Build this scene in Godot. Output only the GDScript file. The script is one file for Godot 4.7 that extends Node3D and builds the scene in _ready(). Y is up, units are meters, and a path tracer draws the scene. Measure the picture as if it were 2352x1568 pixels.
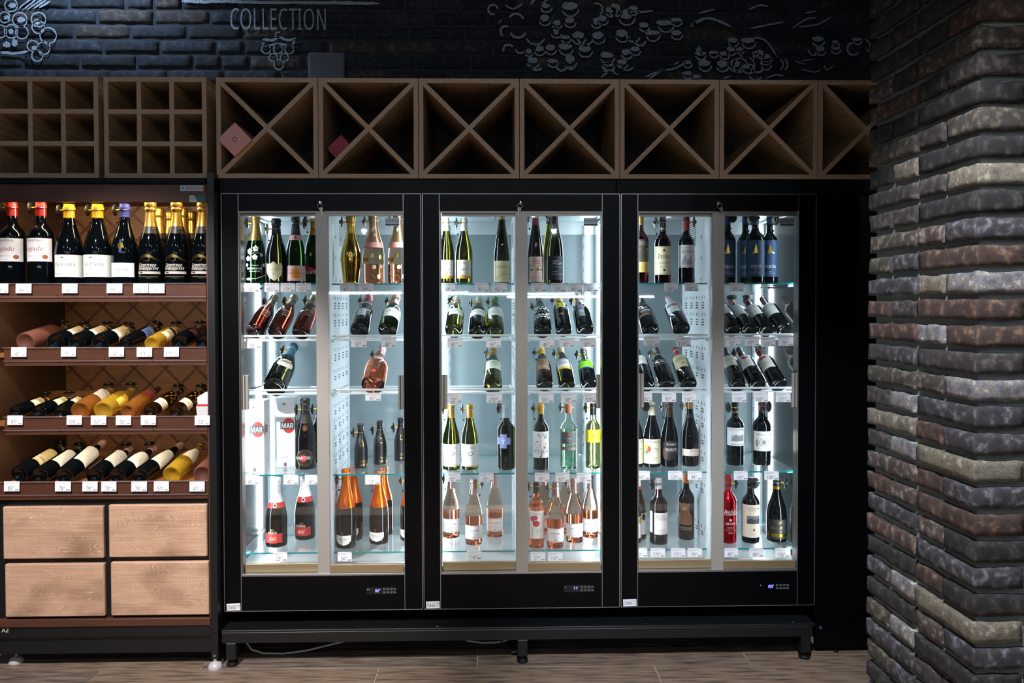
extends Node3D

# A wine shop wall: three glass-door wine coolers, a wooden wine shelf unit, racks above, a brick wall behind and a brick pillar beside.
const COOLER_LIGHT := 0.8
const COOLER_FRONT := 0.45
const HALL_LIGHT := 0.55
const BAR_LIGHT := 0.6
const PILLAR_TONES := ["eeee", "eeee", "eeee", "eeee", "eeed", "eeea", "eeba", "deda", "beaf", "eeea", "dadd", "egee", "aagg", "aaee", "dhca", "dcbe", "cgfa", "babb", "bfbd", "acae", "ddfc", "afcb", "gbce", "afgd", "hbcc", "bhbg", "chea", "bhcf", "ebee", "cfgg", "ehcc", "dfea", "caea", "dceb", "eaba", "cedc"]
var taken := {}
var mats := {}
var text_cache := {}
var kinds := {}
var rng := RandomNumberGenerator.new()
var sans: SystemFont
var serif: SystemFont
var mono: SystemFont
var tag_meshes := {}
var fine_print: ArrayMesh
var M := {}

func _ready() -> void:
	rng.seed = 7
	camera_and_light()
	make_materials()
	make_kinds()
	build_room()
	build_pillar()
	build_wall_drawing()
	build_panels()
	build_racks()
	build_shelf_unit()
	build_coolers()
	build_stand()
	bottles_left()
	bottles_coolers()
	price_tags()
	build_hall()

func camera_and_light() -> void:
	var cam := Camera3D.new()
	cam.name = "camera"
	cam.projection = Camera3D.PROJECTION_FRUSTUM
	cam.near = 0.05
	cam.far = 60.0
	cam.size = cam.near * 1568.0 / 1700.0
	cam.frustum_offset = Vector2(25.4, -46.25) / 1700.0 * cam.near
	cam.position = Vector3(-0.1647, 1.5749, 3.3007)
	cam.rotation = Vector3(-0.0174, -0.0220, -0.0023)
	add_child(cam)
	cam.current = true
	var we := WorldEnvironment.new()
	we.name = "environment"
	var env := Environment.new()
	env.background_mode = Environment.BG_COLOR
	env.background_color = Color(0.01, 0.012, 0.016)
	env.tonemap_mode = Environment.TONE_MAPPER_LINEAR
	env.tonemap_exposure = 1.0
	env.sdfgi_enabled = true
	env.ssao_enabled = true
	env.ssil_enabled = true
	we.environment = env
	add_child(we)
	# ceiling spots over the aisle, just outside the frame
	spot("spot_lamp", Vector3(-1.7, 3.35, 2.3), Vector3(-1.75, 0.45, 0.0), Color(1.0, 0.96, 0.95), 22.0, 23.0)
	spot("spot_lamp", Vector3(0.0, 3.4, 2.7), Vector3(-0.2, 0.0, 0.4), Color(1.0, 0.97, 0.95), 6.0, 26.0)
	spot("spot_lamp", Vector3(0.1, 3.35, 2.5), Vector3(1.18, 0.45, 0.9), Color(0.95, 0.96, 1.0), 15.0, 25.0)
	spot("spot_lamp", Vector3(-1.0, 3.4, 3.6), Vector3(-1.0, 0.0, 2.3), Color(1.0, 0.93, 0.86), 27.0, 23.0)
	spot("spot_lamp", Vector3(0.5, 3.4, 3.8), Vector3(0.3, 0.0, 2.4), Color(1.0, 0.93, 0.86), 27.0, 22.0)
	spot("spot_lamp", Vector3(-2.2, 3.5, -0.2), Vector3(-2.1, 2.7, -0.6), Color(0.75, 0.87, 1.0), 1.2, 60.0)

func spot(called: String, at: Vector3, towards: Vector3, color: Color, energy: float, angle: float) -> void:
	var l := SpotLight3D.new()
	l.name = numbered(called + "_light")
	add_child(l)
	l.position = at
	l.look_at_from_position(at, towards, Vector3(0, 0, 1) if absf((towards - at).normalized().y) > 0.95 else Vector3.UP)
	l.light_color = color
	l.light_energy = energy
	l.spot_angle = angle
	l.spot_angle_attenuation = 0.5
	l.spot_range = 12.0
	l.spot_attenuation = 2.0
	l.light_size = 0.04
	l.shadow_enabled = true

func area(called: String, at: Vector3, basis: Basis, size: Vector2, color: Color, energy: float) -> void:
	var l := AreaLight3D.new()
	l.name = numbered(called)
	l.area_size = size
	l.light_color = color
	l.light_energy = energy
	l.area_range = 15.0
	l.shadow_enabled = true
	l.transform = Transform3D(basis, at)
	add_child(l)

# ---------- names, tags, nodes ----------
func numbered(called: String) -> String:
	if not taken.has(called):
		taken[called] = 0
		return called
	taken[called] += 1
	return "%s_%03d" % [called, taken[called]]

func tag(o: Node, label: String, category: String, group := "", kind := "") -> void:
	o.set_meta("label", label)
	o.set_meta("category", category)
	if group: o.set_meta("group", group)
	if kind: o.set_meta("kind", kind)

func thing(called: String, label: String, category: String, at := Vector3.ZERO, group := "", kind := "") -> Node3D:
	var o := Node3D.new()
	o.name = numbered(called)
	add_child(o)
	o.position = at
	tag(o, label, category, group, kind)
	return o

func part(called: String, mesh: Mesh, m: Material, parent: Node, at := Vector3.ZERO, turn := Basis.IDENTITY) -> MeshInstance3D:
	var o := MeshInstance3D.new()
	o.name = called
	o.mesh = mesh
	o.material_override = m
	o.transform = Transform3D(turn, at)
	if parent == self: o.name = numbered(called)
	parent.add_child(o, true)
	return o

# ---------- materials ----------
func plain(hex: String, rough := 0.6, metal := 0.0) -> StandardMaterial3D:
	var key := "%s|%.2f|%.2f" % [hex, rough, metal]
	if not mats.has(key):
		var m := StandardMaterial3D.new()
		m.albedo_color = Color(hex)
		m.roughness = rough
		m.metallic = metal
		mats[key] = m
	return mats[key]

func ink(hex: String) -> StandardMaterial3D:   # "*c9a227" is foil print
	if hex.begins_with("*"): return plain("#" + hex.substr(1), 0.28, 1.0)
	return plain(hex, 0.6)

func glass(hex: String, rough := 0.0, scale := 0.04, cloudy := 0.0) -> StandardMaterial3D:
	var m := StandardMaterial3D.new()
	m.transparency = BaseMaterial3D.TRANSPARENCY_ALPHA
	var c := Color(hex)
	c.a = cloudy
	m.albedo_color = c
	m.roughness = rough
	m.refraction_enabled = true
	m.refraction_scale = scale
	return m

func pane(alpha: float, hex := "#ffffff", rough := 0.02, spec := 0.5) -> StandardMaterial3D:
	var m := StandardMaterial3D.new()
	m.transparency = BaseMaterial3D.TRANSPARENCY_ALPHA
	m.albedo_color = Color(Color(hex), alpha)
	m.roughness = rough
	m.metallic_specular = spec
	return m

func glow(hex: String, energy: float) -> StandardMaterial3D:
	var m := StandardMaterial3D.new()
	m.albedo_color = Color(0.8, 0.8, 0.8)
	m.emission_enabled = true
	m.emission = Color(hex)
	m.emission_energy_multiplier = energy
	return m

func ramp(stops: Array) -> Gradient:
	var g := Gradient.new()
	var o := PackedFloat32Array()
	var c := PackedColorArray()
	for s in stops:
		o.append(s[0])
		c.append(Color(s[1]))
	g.offsets = o
	g.colors = c
	return g

func noise_tex(freq: float, octaves: int, stops: Array, seed_ := 1, warp := 0.0, size := 1024, normal := false, type := FastNoiseLite.TYPE_SIMPLEX_SMOOTH) -> NoiseTexture2D:
	var n := FastNoiseLite.new()
	n.noise_type = type
	n.seed = seed_
	n.frequency = freq
	n.fractal_octaves = octaves
	if warp > 0.0:
		n.domain_warp_enabled = true
		n.domain_warp_amplitude = warp
		n.domain_warp_frequency = freq * 0.7
		n.domain_warp_fractal_octaves = 2
	var t := NoiseTexture2D.new()
	t.width = size
	t.height = size
	t.seamless = true
	t.noise = n
	if normal:
		t.as_normal_map = true
		t.bump_strength = 4.0
	elif stops.size():
		t.color_ramp = ramp(stops)
	return t

func textured(t: Texture2D, scale: Vector3, rough := 0.6, world := false, offset := Vector3.ZERO) -> StandardMaterial3D:
	var m := StandardMaterial3D.new()
	m.albedo_texture = t
	m.roughness = rough
	m.uv1_triplanar = true
	m.uv1_world_triplanar = world
	m.uv1_scale = scale
	m.uv1_offset = offset
	m.uv1_triplanar_sharpness = 8.0
	return m

func wood(w: int, h: int, seed_: int, cols: Array, rings: float, line: float, streak: float, blotch: float) -> ImageTexture:
	# flat-sawn figure: wandering growth lines, fine pores along the grain, broad darker patches
	var big := FastNoiseLite.new()
	big.seed = seed_
	big.frequency = 0.0042
	big.fractal_octaves = 3
	big.fractal_gain = 0.35
	var fine := FastNoiseLite.new()
	fine.seed = seed_ + 1
	fine.frequency = 0.05
	fine.fractal_octaves = 2
	var c0 := Color(cols[0])
	var c1 := Color(cols[1])
	var c2 := Color(cols[2])
	var data := PackedByteArray()
	data.resize(w * h * 3)
	var k := 0
	for y in h:
		for x in w:
			var g := big.get_noise_2d(x * 0.55, y * 1.5) + 0.12 * y / h
			var v := g * rings
			var f := v - floorf(v)
			var wear := 0.5 + 0.5 * fine.get_noise_2d(x * 0.25 + 300.0, y * 0.25)
			var s := fine.get_noise_2d(x * 0.06, y * 5.0) * streak
			var e := (smoothstep(0.86, 0.95, f) - smoothstep(0.95, 1.0, f)) * line * wear * wear * 1.6
			var c := c1.lerp(c0, clampf(0.25 * f + s + blotch * maxf(0.0, big.get_noise_2d(x * 0.8 + 900.0, y * 1.4 + 400.0)), 0.0, 1.0)).lerp(c2, clampf(e - s * 0.4, 0.0, 1.0))
			data[k] = c.r8
			data[k + 1] = c.g8
			data[k + 2] = c.b8
			k += 3
	return ImageTexture.create_from_image(Image.create_from_data(w, h, false, Image.FORMAT_RGB8, data))

func make_materials() -> void:
	sans = SystemFont.new()
	sans.font_names = PackedStringArray(["Droid Sans"])
	serif = SystemFont.new()
	serif.font_names = PackedStringArray(["Droid Serif"])
	mono = SystemFont.new()
	mono.font_names = PackedStringArray(["Droid Sans Mono"])
	# glass and metals
	M.pane = pane(0.0)
	M.acrylic = pane(0.0, "#cfd8ff", 0.02, 0.25)
	M.shelf_glass = pane(0.04, "#d8f0ee")
	M.glass_edge = plain("#0f7d84", 0.15)
	M.glass_edge.emission_enabled = false
	M.black_glass = plain("#040608", 0.04)
	M.alu = plain("#8d8982", 0.35, 0.85)
	M.trim = plain("#a9adb2", 0.3, 0.9)
	M.champagne = plain("#a89878", 0.42, 0.75)
	M.satin = plain("#aaa8a2", 0.42, 0.45)
	M.chrome = plain("#d9dde0", 0.12, 1.0)
	M.white_metal = plain("#c9d2d4", 0.35)
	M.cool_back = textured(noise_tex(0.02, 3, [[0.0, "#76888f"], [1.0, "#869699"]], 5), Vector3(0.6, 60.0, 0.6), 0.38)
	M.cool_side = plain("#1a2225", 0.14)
	M.cool_floor = plain("#a4acad", 0.3)
	M.duct = plain("#c8d3d8", 0.3)
	M.slot = plain("#0a0d10", 0.7)
	M.black = plain("#07080a", 0.5)
	M.black_metal = textured(noise_tex(0.05, 3, [[0.0, "#08090c"], [1.0, "#101216"]], 9), Vector3(3, 3, 3), 0.42)
	M.fascia = plain("#070a10", 0.5)
	M.fascia.metallic_specular = 0.3
	M.black_satin = plain("#030406", 0.35)
	M.black_satin.metallic_specular = 0.25
	M.rubber = plain("#0b0b0c", 0.45)
	M.foot_white = plain("#a9a9ae", 0.35)
	M.brass = plain("#d6a514", 0.3, 0.8)
	M.wire = plain("#b8bcc0", 0.3, 1.0)
	M.tag_black = plain("#0c0d0f", 0.4)
	M.paper = plain("#e4e8ee", 0.7)
	M.paper_cream = plain("#e2dcc6", 0.65)
	M.strip_pink = plain("#d7a8ae", 0.6)
	M.led = glow("#eef8ff", 12.0)
	M.led_warm = glow("#ffc98a", 5.0)
	M.lamp_glow = glow("#f2f7ff", 30.0)
	M.blue_digit = glow("#3a3cff", 6.0)
	# bottles
	M.dark = plain("#04070a", 0.05)
	M.dark.metallic_specular = 0.42
	M.brown = plain("#140903", 0.06)
	M.green = glass("#0b2208")
	M.olive = glass("#45460c")
	M.olive_dark = glass("#191a06")
	M.rose = glass("#e2724a")
	M.rose_dark = glass("#6a1c10")
	M.copper_rose = glass("#d8805c")
	M.pale_green = glass("#a4dcb4")
	M.pale_yellow = glass("#d6d685")
	M.yellow = glass("#f7cf45", 0.0, 0.04, 0.2)
	M.amber = glass("#e29a48", 0.0, 0.04, 0.14)
	M.red_wine = glass("#1c0104")
	M.empty = glass("#e6bfa4", 0.0, 0.012)
	M.empty_clear = glass("#d8ecdc", 0.0, 0.012)
	M.gold_metal = plain("#b89a4a", 0.12, 1.0)
	M.red_metal = plain("#a00f1c", 0.22, 0.9)
	M.matt_black = plain("#0a0b0f", 0.38)
	M.clay = textured(noise_tex(0.03, 4, [[0.0, "#3f1d12"], [0.6, "#522a1c"], [1.0, "#633826"]], 4), Vector3(6, 6, 6), 0.75)
	# wood
	var oak := wood(1024, 512, 11, ["#7a6250", "#b0957c", "#cbb197"], 7.0, 0.25, 0.5, 0.2)
	M.oak_along = textured(oak, Vector3(0.8, 7.0, 7.0), 0.55)
	var turned_oak: Image = oak.get_image().duplicate()
	turned_oak.rotate_90(CLOCKWISE)
	var oak_up := ImageTexture.create_from_image(turned_oak)
	M.oak_up = textured(oak_up, Vector3(7.0, 0.8, 7.0), 0.55)
	M.oak_deep = textured(wood(512, 512, 12, ["#3d2d20", "#b3946f", "#d4b48a"], 6.0, 0.3, 1.1, 0.3), Vector3(5.0, 5.0, 0.5), 0.5)
	var deep: Image = M.oak_deep.albedo_texture.get_image().duplicate()
	deep.rotate_90(CLOCKWISE)
	M.oak_roof = textured(ImageTexture.create_from_image(deep), Vector3(5.0, 5.0, 0.5), 0.5)
	var birch := wood(1024, 512, 21, ["#735544", "#bc9a80", "#e0c8b2"], 15.0, 1.2, 0.28, 0.75)
	M.birch = []
	for k in 4: M.birch.append(textured(birch, Vector3(0.85, 1.75, 0.85), 0.45, false, Vector3([0.25, 0.7, 0.3, 0.72][k], [0.26, 0.28, 0.74, 0.72][k], 0.0)))
	var stained := wood(1024, 512, 23, ["#311a12", "#4c2d20", "#7d543c"], 15.0, 0.7, 0.3, 0.5)
	M.stain = textured(stained, Vector3(0.85, 2.2, 0.85), 0.42, false, Vector3(0.5, 0.37, 0.0))
	M.stain_back = textured(wood(1024, 512, 25, ["#482813", "#7d5029", "#9a6a3c"], 9.0, 0.5, 0.35, 0.6), Vector3(0.8, 1.3, 0.8), 0.5, false, Vector3(0.5, 0.5, 0.5))
	M.stain_side = textured(wood(512, 512, 27, ["#1c0f07", "#3a2413", "#573820"], 9.0, 0.6, 0.35, 0.6), Vector3(0.8, 1.3, 0.8), 0.5, false, Vector3(0.5, 0.5, 0.5))
	M.stain_edge = textured(noise_tex(0.02, 3, [[0.0, "#3d2117"], [1.0, "#5a3526"]], 26), Vector3(2, 14, 14), 0.5)
	# bricks and mortar
	M.mortar = textured(noise_tex(0.06, 4, [[0.0, "#5f6563"], [1.0, "#8a908e"]], 31), Vector3(3, 3, 3), 0.95)
	M.wall_mortar = textured(noise_tex(0.06, 4, [[0.0, "#1c2026"], [1.0, "#30353c"]], 31), Vector3(3, 3, 3), 0.95)
	var bump := noise_tex(0.07, 5, [], 33, 0.0, 1024)
	var grit := noise_tex(0.11, 4, [[0.0, "#4e4c4a"], [0.2, "#9a9896"], [0.36, "#d4d2d0"], [0.6, "#f4f2f0"], [0.8, "#ffffff"]], 35, 0.0, 1024)
	M.brick = []
	var tones := [["#2a2623", "#342e2a", "#38353a", "#4a443f", "#6e6862"], ["#32251e", "#453329", "#40353a", "#573f31", "#7d695a"], ["#29292e", "#333338", "#3f3836", "#434349", "#77777e"], ["#322f29", "#413d34", "#3d3a37", "#565042", "#7f796b"], ["#161514", "#1e1c1b", "#232225", "#2b2826", "#4a4642"], ["#55555a", "#6e6e72", "#868689", "#786f67", "#b9b9ba"], ["#565248", "#69665a", "#7f796b", "#6f6556", "#aeaa9b"], ["#372b28", "#4a3a31", "#47444a", "#5c4d43", "#96908b"]]
	for k in tones.size():
		var t = tones[k]
		var m := textured(noise_tex(0.007, 7, [[0.0, t[0]], [0.36, t[1]], [0.5, t[2]], [0.6, t[3]], [0.86, t[4]]], 40 + k), Vector3(3.1, 3.1, 3.1), 0.85, true)
		m.detail_enabled = true
		m.detail_albedo = grit
		m.detail_blend_mode = BaseMaterial3D.BLEND_MODE_MUL
		m.heightmap_enabled = true
		m.heightmap_texture = bump
		m.heightmap_scale = 0.06
		M.brick.append(m)
	M.wall_brick = []
	for t in [["#10131b", "#171b24", "#1d222b", "#31363d"], ["#171a23", "#20242d", "#2a2d36", "#41444b"], ["#24201f", "#342d2b", "#413835", "#5a524d"], ["#0c0f15", "#13161d", "#1a1d24", "#282d34"]]:
		var m := textured(noise_tex(0.013, 6, [[0.0, t[0]], [0.4, t[1]], [0.65, t[2]], [0.85, t[3]]], 60 + M.wall_brick.size(), 0.0, 512), Vector3(3.1, 3.1, 3.1), 0.85, true)
		m.heightmap_enabled = true
		m.heightmap_texture = bump
		m.heightmap_scale = 0.2
		M.wall_brick.append(m)
	M.chalk = textured(noise_tex(0.05, 4, [[0.0, "#56606b00"], [0.22, "#56606b00"], [0.27, "#66707bff"], [0.5, "#8d98a2ff"], [1.0, "#b2bcc5ff"]], 71, 0.0, 512), Vector3(5, 5, 5), 0.9, true)
	M.chalk.transparency = BaseMaterial3D.TRANSPARENCY_ALPHA_SCISSOR
	M.chalk.alpha_scissor_threshold = 0.5
	# floor
	M.plank = []
	for k in 3:
		var m := textured(noise_tex(0.006, 6, [[0.0, "#3b3431"], [0.25, "#574c44"], [0.5, ["#6b5d52", "#625a54", "#71604f"][k]], [0.75, "#75685c"], [1.0, "#84766a"]], 80 + k, 25.0), Vector3(0.7, 1.0, 6.0), 0.42)
		M.plank.append(m)
	M.grout = plain("#b0aca4", 0.9)

# ---------- geometry ----------
class Soup:
	var v := PackedVector3Array()
	var n := PackedVector3Array()
	var i := PackedInt32Array()
	func tri(a: Vector3, b: Vector3, c: Vector3, na: Vector3, nb: Vector3, nc: Vector3) -> void:
		var k := v.size()
		if (b - a).cross(c - a).dot(na + nb + nc) > 0.0:
			v.append_array([a, c, b])
			n.append_array([na, nc, nb])
		else:
			v.append_array([a, b, c])
			n.append_array([na, nb, nc])
		i.append_array([k, k + 1, k + 2])
	func quad(a: Vector3, b: Vector3, c: Vector3, d: Vector3, nn: Vector3) -> void:
		tri(a, b, c, nn, nn, nn)
		tri(a, c, d, nn, nn, nn)
	func box(c: Vector3, s: Vector3, e := 0.0) -> void:
		var h := s / 2.0
		e = minf(e, minf(h.x, minf(h.y, h.z)) * 0.6)
		for axis in 3:
			var u := (axis + 1) % 3
			var w := (axis + 2) % 3
			for sg in [-1.0, 1.0]:
				var nn := Vector3.ZERO
				nn[axis] = sg
				var q := []
				for st in [[-1, -1], [1, -1], [1, 1], [-1, 1]]:
					var p := c
					p[axis] += sg * h[axis]
					p[u] += st[0] * (h[u] - e)
					p[w] += st[1] * (h[w] - e)
					q.append(p)
				quad(q[0], q[1], q[2], q[3], nn)
				if e > 0.0:
					for s2 in [-1.0, 1.0]:   # bevel strip between this face and the next axis
						var a := c
						a[axis] += sg * h[axis]
						a[u] += s2 * (h[u] - e)
						a[w] += h[w] - e
						var a2 := a
						a2[w] -= 2.0 * (h[w] - e)
						var b := c
						b[axis] += sg * (h[axis] - e)
						b[u] += s2 * h[u]
						b[w] += h[w] - e
						var b2 := b
						b2[w] -= 2.0 * (h[w] - e)
						var bn := Vector3.ZERO
						bn[axis] = sg
						bn[u] = s2
						quad(a, a2, b2, b, bn.normalized())
		if e > 0.0:
			for sx in [-1.0, 1.0]:
				for sy in [-1.0, 1.0]:
					for sz in [-1.0, 1.0]:
						var nn := Vector3(sx, sy, sz)
						var p := c + nn * h
						var nu := nn.normalized()
						tri(p - Vector3(0, sy, sz) * e, p - Vector3(sx, 0, sz) * e, p - Vector3(sx, sy, 0) * e, nu, nu, nu)
	func lathe(pts: Array, segs := 32, sharp := 0.75, axis_basis := Basis.IDENTITY, at := Vector3.ZERO) -> void:
		# pts: Vector2(radius, height) running up the outside
		var seg_n := []
		for k in pts.size() - 1:
			var d: Vector2 = (pts[k + 1] - pts[k]).normalized()
			seg_n.append(Vector2(d.y, -d.x))
		for k in pts.size() - 1:
			var n0: Vector2 = seg_n[k]
			var n1: Vector2 = seg_n[k]
			if k > 0 and seg_n[k - 1].dot(seg_n[k]) > sharp: n0 = (seg_n[k - 1] + seg_n[k]).normalized()
			if k < pts.size() - 2 and seg_n[k + 1].dot(seg_n[k]) > sharp: n1 = (seg_n[k + 1] + seg_n[k]).normalized()
			for s in segs:
				var a0 := TAU * s / segs
				var a1 := TAU * (s + 1) / segs
				var c0 := Vector3(sin(a0), 0, cos(a0))
				var c1 := Vector3(sin(a1), 0, cos(a1))
				var p0: Vector3 = axis_basis * (c0 * pts[k].x + Vector3(0, pts[k].y, 0)) + at
				var p1: Vector3 = axis_basis * (c1 * pts[k].x + Vector3(0, pts[k].y, 0)) + at
				var p2: Vector3 = axis_basis * (c1 * pts[k + 1].x + Vector3(0, pts[k + 1].y, 0)) + at
				var p3: Vector3 = axis_basis * (c0 * pts[k + 1].x + Vector3(0, pts[k + 1].y, 0)) + at
				var m0 := axis_basis * (c0 * n0.x + Vector3(0, n0.y, 0))
				var m1 := axis_basis * (c1 * n0.x + Vector3(0, n0.y, 0))
				var m2 := axis_basis * (c1 * n1.x + Vector3(0, n1.y, 0))
				var m3 := axis_basis * (c0 * n1.x + Vector3(0, n1.y, 0))
				if pts[k].x > 1e-6: tri(p0, p1, p2, m0, m1, m2)
				if pts[k + 1].x > 1e-6: tri(p0, p2, p3, m0, m2, m3)
	func rod(a: Vector3, b: Vector3, r: float, segs := 10) -> void:
		var y := (b - a).normalized()
		var x := y.cross(Vector3(0.3, 0.5, 0.8)).normalized()
		lathe([Vector2(0, 0), Vector2(r, 0), Vector2(r, a.distance_to(b)), Vector2(0, a.distance_to(b))], segs, 0.75, Basis(x, y, x.cross(y)), a)
	func tube(path: Array, r: float, segs := 8) -> void:
		var ring0 := []
		var up := Vector3(0.2, 0.9, 0.4).normalized()
		for k in path.size():
			var d: Vector3 = (path[mini(k + 1, path.size() - 1)] - path[maxi(k - 1, 0)]).normalized()
			var x := d.cross(up).normalized()
			var y := x.cross(d)
			var ring := []
			for s in segs:
				var a := TAU * s / segs
				ring.append([path[k] + (x * cos(a) + y * sin(a)) * r, x * cos(a) + y * sin(a)])
			if k > 0:
				for s in segs:
					var t := (s + 1) % segs
					tri(ring0[s][0], ring0[t][0], ring[t][0], ring0[s][1], ring0[t][1], ring[t][1])
					tri(ring0[s][0], ring[t][0], ring[s][0], ring0[s][1], ring[t][1], ring[s][1])
			ring0 = ring
	func done() -> ArrayMesh:
		var arr := []
		arr.resize(Mesh.ARRAY_MAX)
		arr[Mesh.ARRAY_VERTEX] = v
		arr[Mesh.ARRAY_NORMAL] = n
		arr[Mesh.ARRAY_INDEX] = i
		var m := ArrayMesh.new()
		if v.size(): m.add_surface_from_arrays(Mesh.PRIMITIVE_TRIANGLES, arr)
		return m

func boxm(s: Vector3, e := 0.0, c := Vector3.ZERO) -> ArrayMesh:
	var k := Soup.new()
	k.box(c, s, e)
	return k.done()

func slab(called: String, lo: Vector3, hi: Vector3, m: Material, parent: Node, e := 0.0) -> MeshInstance3D:   # a box between two corners
	return part(called, boxm(hi - lo, e), m, parent, (lo + hi) / 2.0)

func turned(pts: Array, segs := 24, basis := Basis.IDENTITY) -> ArrayMesh:
	var k := Soup.new()
	k.lathe(pts, segs, 0.75, basis)
	return k.done()

# ---------- flat print: 2D triangles in metres ----------
func text2(txt: String, w: float, h: float, font := 0, slant := 0.0) -> PackedVector2Array:
	var key := "%d|%s" % [font, txt]
	if not text_cache.has(key):
		var tm := TextMesh.new()
		tm.font = [sans, serif, mono][font]
		tm.text = txt
		tm.font_size = 32
		tm.pixel_size = 0.01
		tm.depth = 0.0
		tm.curve_step = 2.0
		var arr := tm.get_mesh_arrays()
		var vs: PackedVector3Array = arr[Mesh.ARRAY_VERTEX]
		var ix = arr[Mesh.ARRAY_INDEX]
		var got := PackedVector2Array()
		if ix == null or ix.size() == 0:
			for p in vs: got.append(Vector2(p.x, p.y))
		else:
			for k in ix: got.append(Vector2(vs[k].x, vs[k].y))
		var lo := Vector2(1e9, 1e9)
		var hi := -lo
		for p in got:
			lo = lo.min(p)
			hi = hi.max(p)
		for k in got.size(): got[k] = (got[k] - (lo + hi) / 2.0) / (hi - lo).max(Vector2(1e-6, 1e-6))
		text_cache[key] = [got, (hi.x - lo.x) / maxf(hi.y - lo.y, 1e-6)]
	var c = text_cache[key]
	if w <= 0.0: w = h * c[1]
	var out := PackedVector2Array()
	for p in c[0]: out.append(Vector2(p.x * w + slant * p.y * h, p.y * h))
	return out

func shape2(e: Array) -> PackedVector2Array:
	# [kind, x, y, ...] in metres round (x, y); see each line
	var at := Vector2(e[1], e[2])
	var out := PackedVector2Array()
	match e[0]:
		"r":    # w, h
			var h := Vector2(e[3], e[4]) / 2.0
			var a := at - h
			var b := at + h
			out = PackedVector2Array([a, Vector2(b.x, a.y), b, a, b, Vector2(a.x, b.y)])
		"d":    # rx, ry
			for k in 24:
				var a := TAU * k / 24.0
				var b := TAU * (k + 1) / 24.0
				out.append_array([at, at + Vector2(cos(a) * e[3], sin(a) * e[4]), at + Vector2(cos(b) * e[3], sin(b) * e[4])])
		"o":    # rx, ry, width
			var w: float = e[5]
			for k in 28:
				var a := TAU * k / 28.0
				var b := TAU * (k + 1) / 28.0
				var q := [at + Vector2(cos(a) * e[3], sin(a) * e[4]), at + Vector2(cos(b) * e[3], sin(b) * e[4]), at + Vector2(cos(b) * (e[3] - w), sin(b) * (e[4] - w)), at + Vector2(cos(a) * (e[3] - w), sin(a) * (e[4] - w))]
				out.append_array([q[0], q[1], q[2], q[0], q[2], q[3]])
		"s":    # radius, points, inner share
			var n: int = e[4]
			for k in n * 2:
				var a := PI / 2.0 + PI * k / n
				var b := PI / 2.0 + PI * (k + 1) / n
				var ra: float = e[3] * (1.0 if k % 2 == 0 else e[5])
				var rb: float = e[3] * (e[5] if k % 2 == 0 else 1.0)
				out.append_array([at, at + Vector2(cos(a), sin(a)) * ra, at + Vector2(cos(b), sin(b)) * rb])
		"p":    # points
			var poly := PackedVector2Array()
			for p in e[3]: poly.append(at + Vector2(p[0], p[1]))
			for k in Geometry2D.triangulate_polygon(poly): out.append(poly[k])
		"l":    # points, width
			var pts: Array = e[3]
			for k in pts.size() - 1:
				var a := at + Vector2(pts[k][0], pts[k][1])
				var b := at + Vector2(pts[k + 1][0], pts[k + 1][1])
				var s: Vector2 = (b - a).normalized().orthogonal() * e[4] / 2.0
				out.append_array([a - s, b - s, b + s, a - s, b + s, a + s])
		"t", "v":    # text, w, h, font, slant
			for p in text2(e[3], e[4], e[5], e[6] if e.size() > 7 else 0, e[7] if e.size() > 8 else 0.0):
				out.append(at + (p if e[0] == "t" else Vector2(-p.y, p.x)))
	return out

func split(src: PackedVector2Array, longest: float) -> PackedVector2Array:
	var out := PackedVector2Array()
	var todo := []
	for k in range(0, src.size(), 3): todo.append([src[k], src[k + 1], src[k + 2]])
	while todo.size():
		var t = todo.pop_back()
		var wide: float = maxf(absf(t[0].x - t[1].x), maxf(absf(t[1].x - t[2].x), absf(t[2].x - t[0].x)))
		var tall: float = maxf(absf(t[0].y - t[1].y), maxf(absf(t[1].y - t[2].y), absf(t[2].y - t[0].y))) * 0.3
		if maxf(wide, tall) <= longest:
			out.append_array(t)
			continue
		var ab = (t[0] + t[1]) / 2.0
		var bc = (t[1] + t[2]) / 2.0
		var ca = (t[2] + t[0]) / 2.0
		todo.append_array([[t[0], ab, ca], [ab, t[1], bc], [ca, bc, t[2]], [ab, bc, ca]])
	return out

func print_flat(e: Array, lift: float) -> ArrayMesh:   # on a plane facing +z
	var s := Soup.new()
	var t := shape2(e)
	for k in range(0, t.size(), 3):
		s.tri(Vector3(t[k].x, t[k].y, lift), Vector3(t[k + 1].x, t[k + 1].y, lift), Vector3(t[k + 2].x, t[k + 2].y, lift), Vector3.BACK, Vector3.BACK, Vector3.BACK)
	return s.done()

const PRINT_NAMES := {"r": "printed_band", "d": "printed_spot", "o": "printed_ring", "s": "printed_star", "p": "printed_emblem", "l": "printed_line", "t": "lettering", "v": "lettering"}

func prints_flat(list: Array, parent: Node, at := Vector3.ZERO, turn := Basis.IDENTITY) -> void:
	var lift := 0.0004
	for e in list:
		part(PRINT_NAMES[e[0]], print_flat(e, lift), ink(e[-1]), parent, at, turn)
		lift += 0.00015

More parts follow.
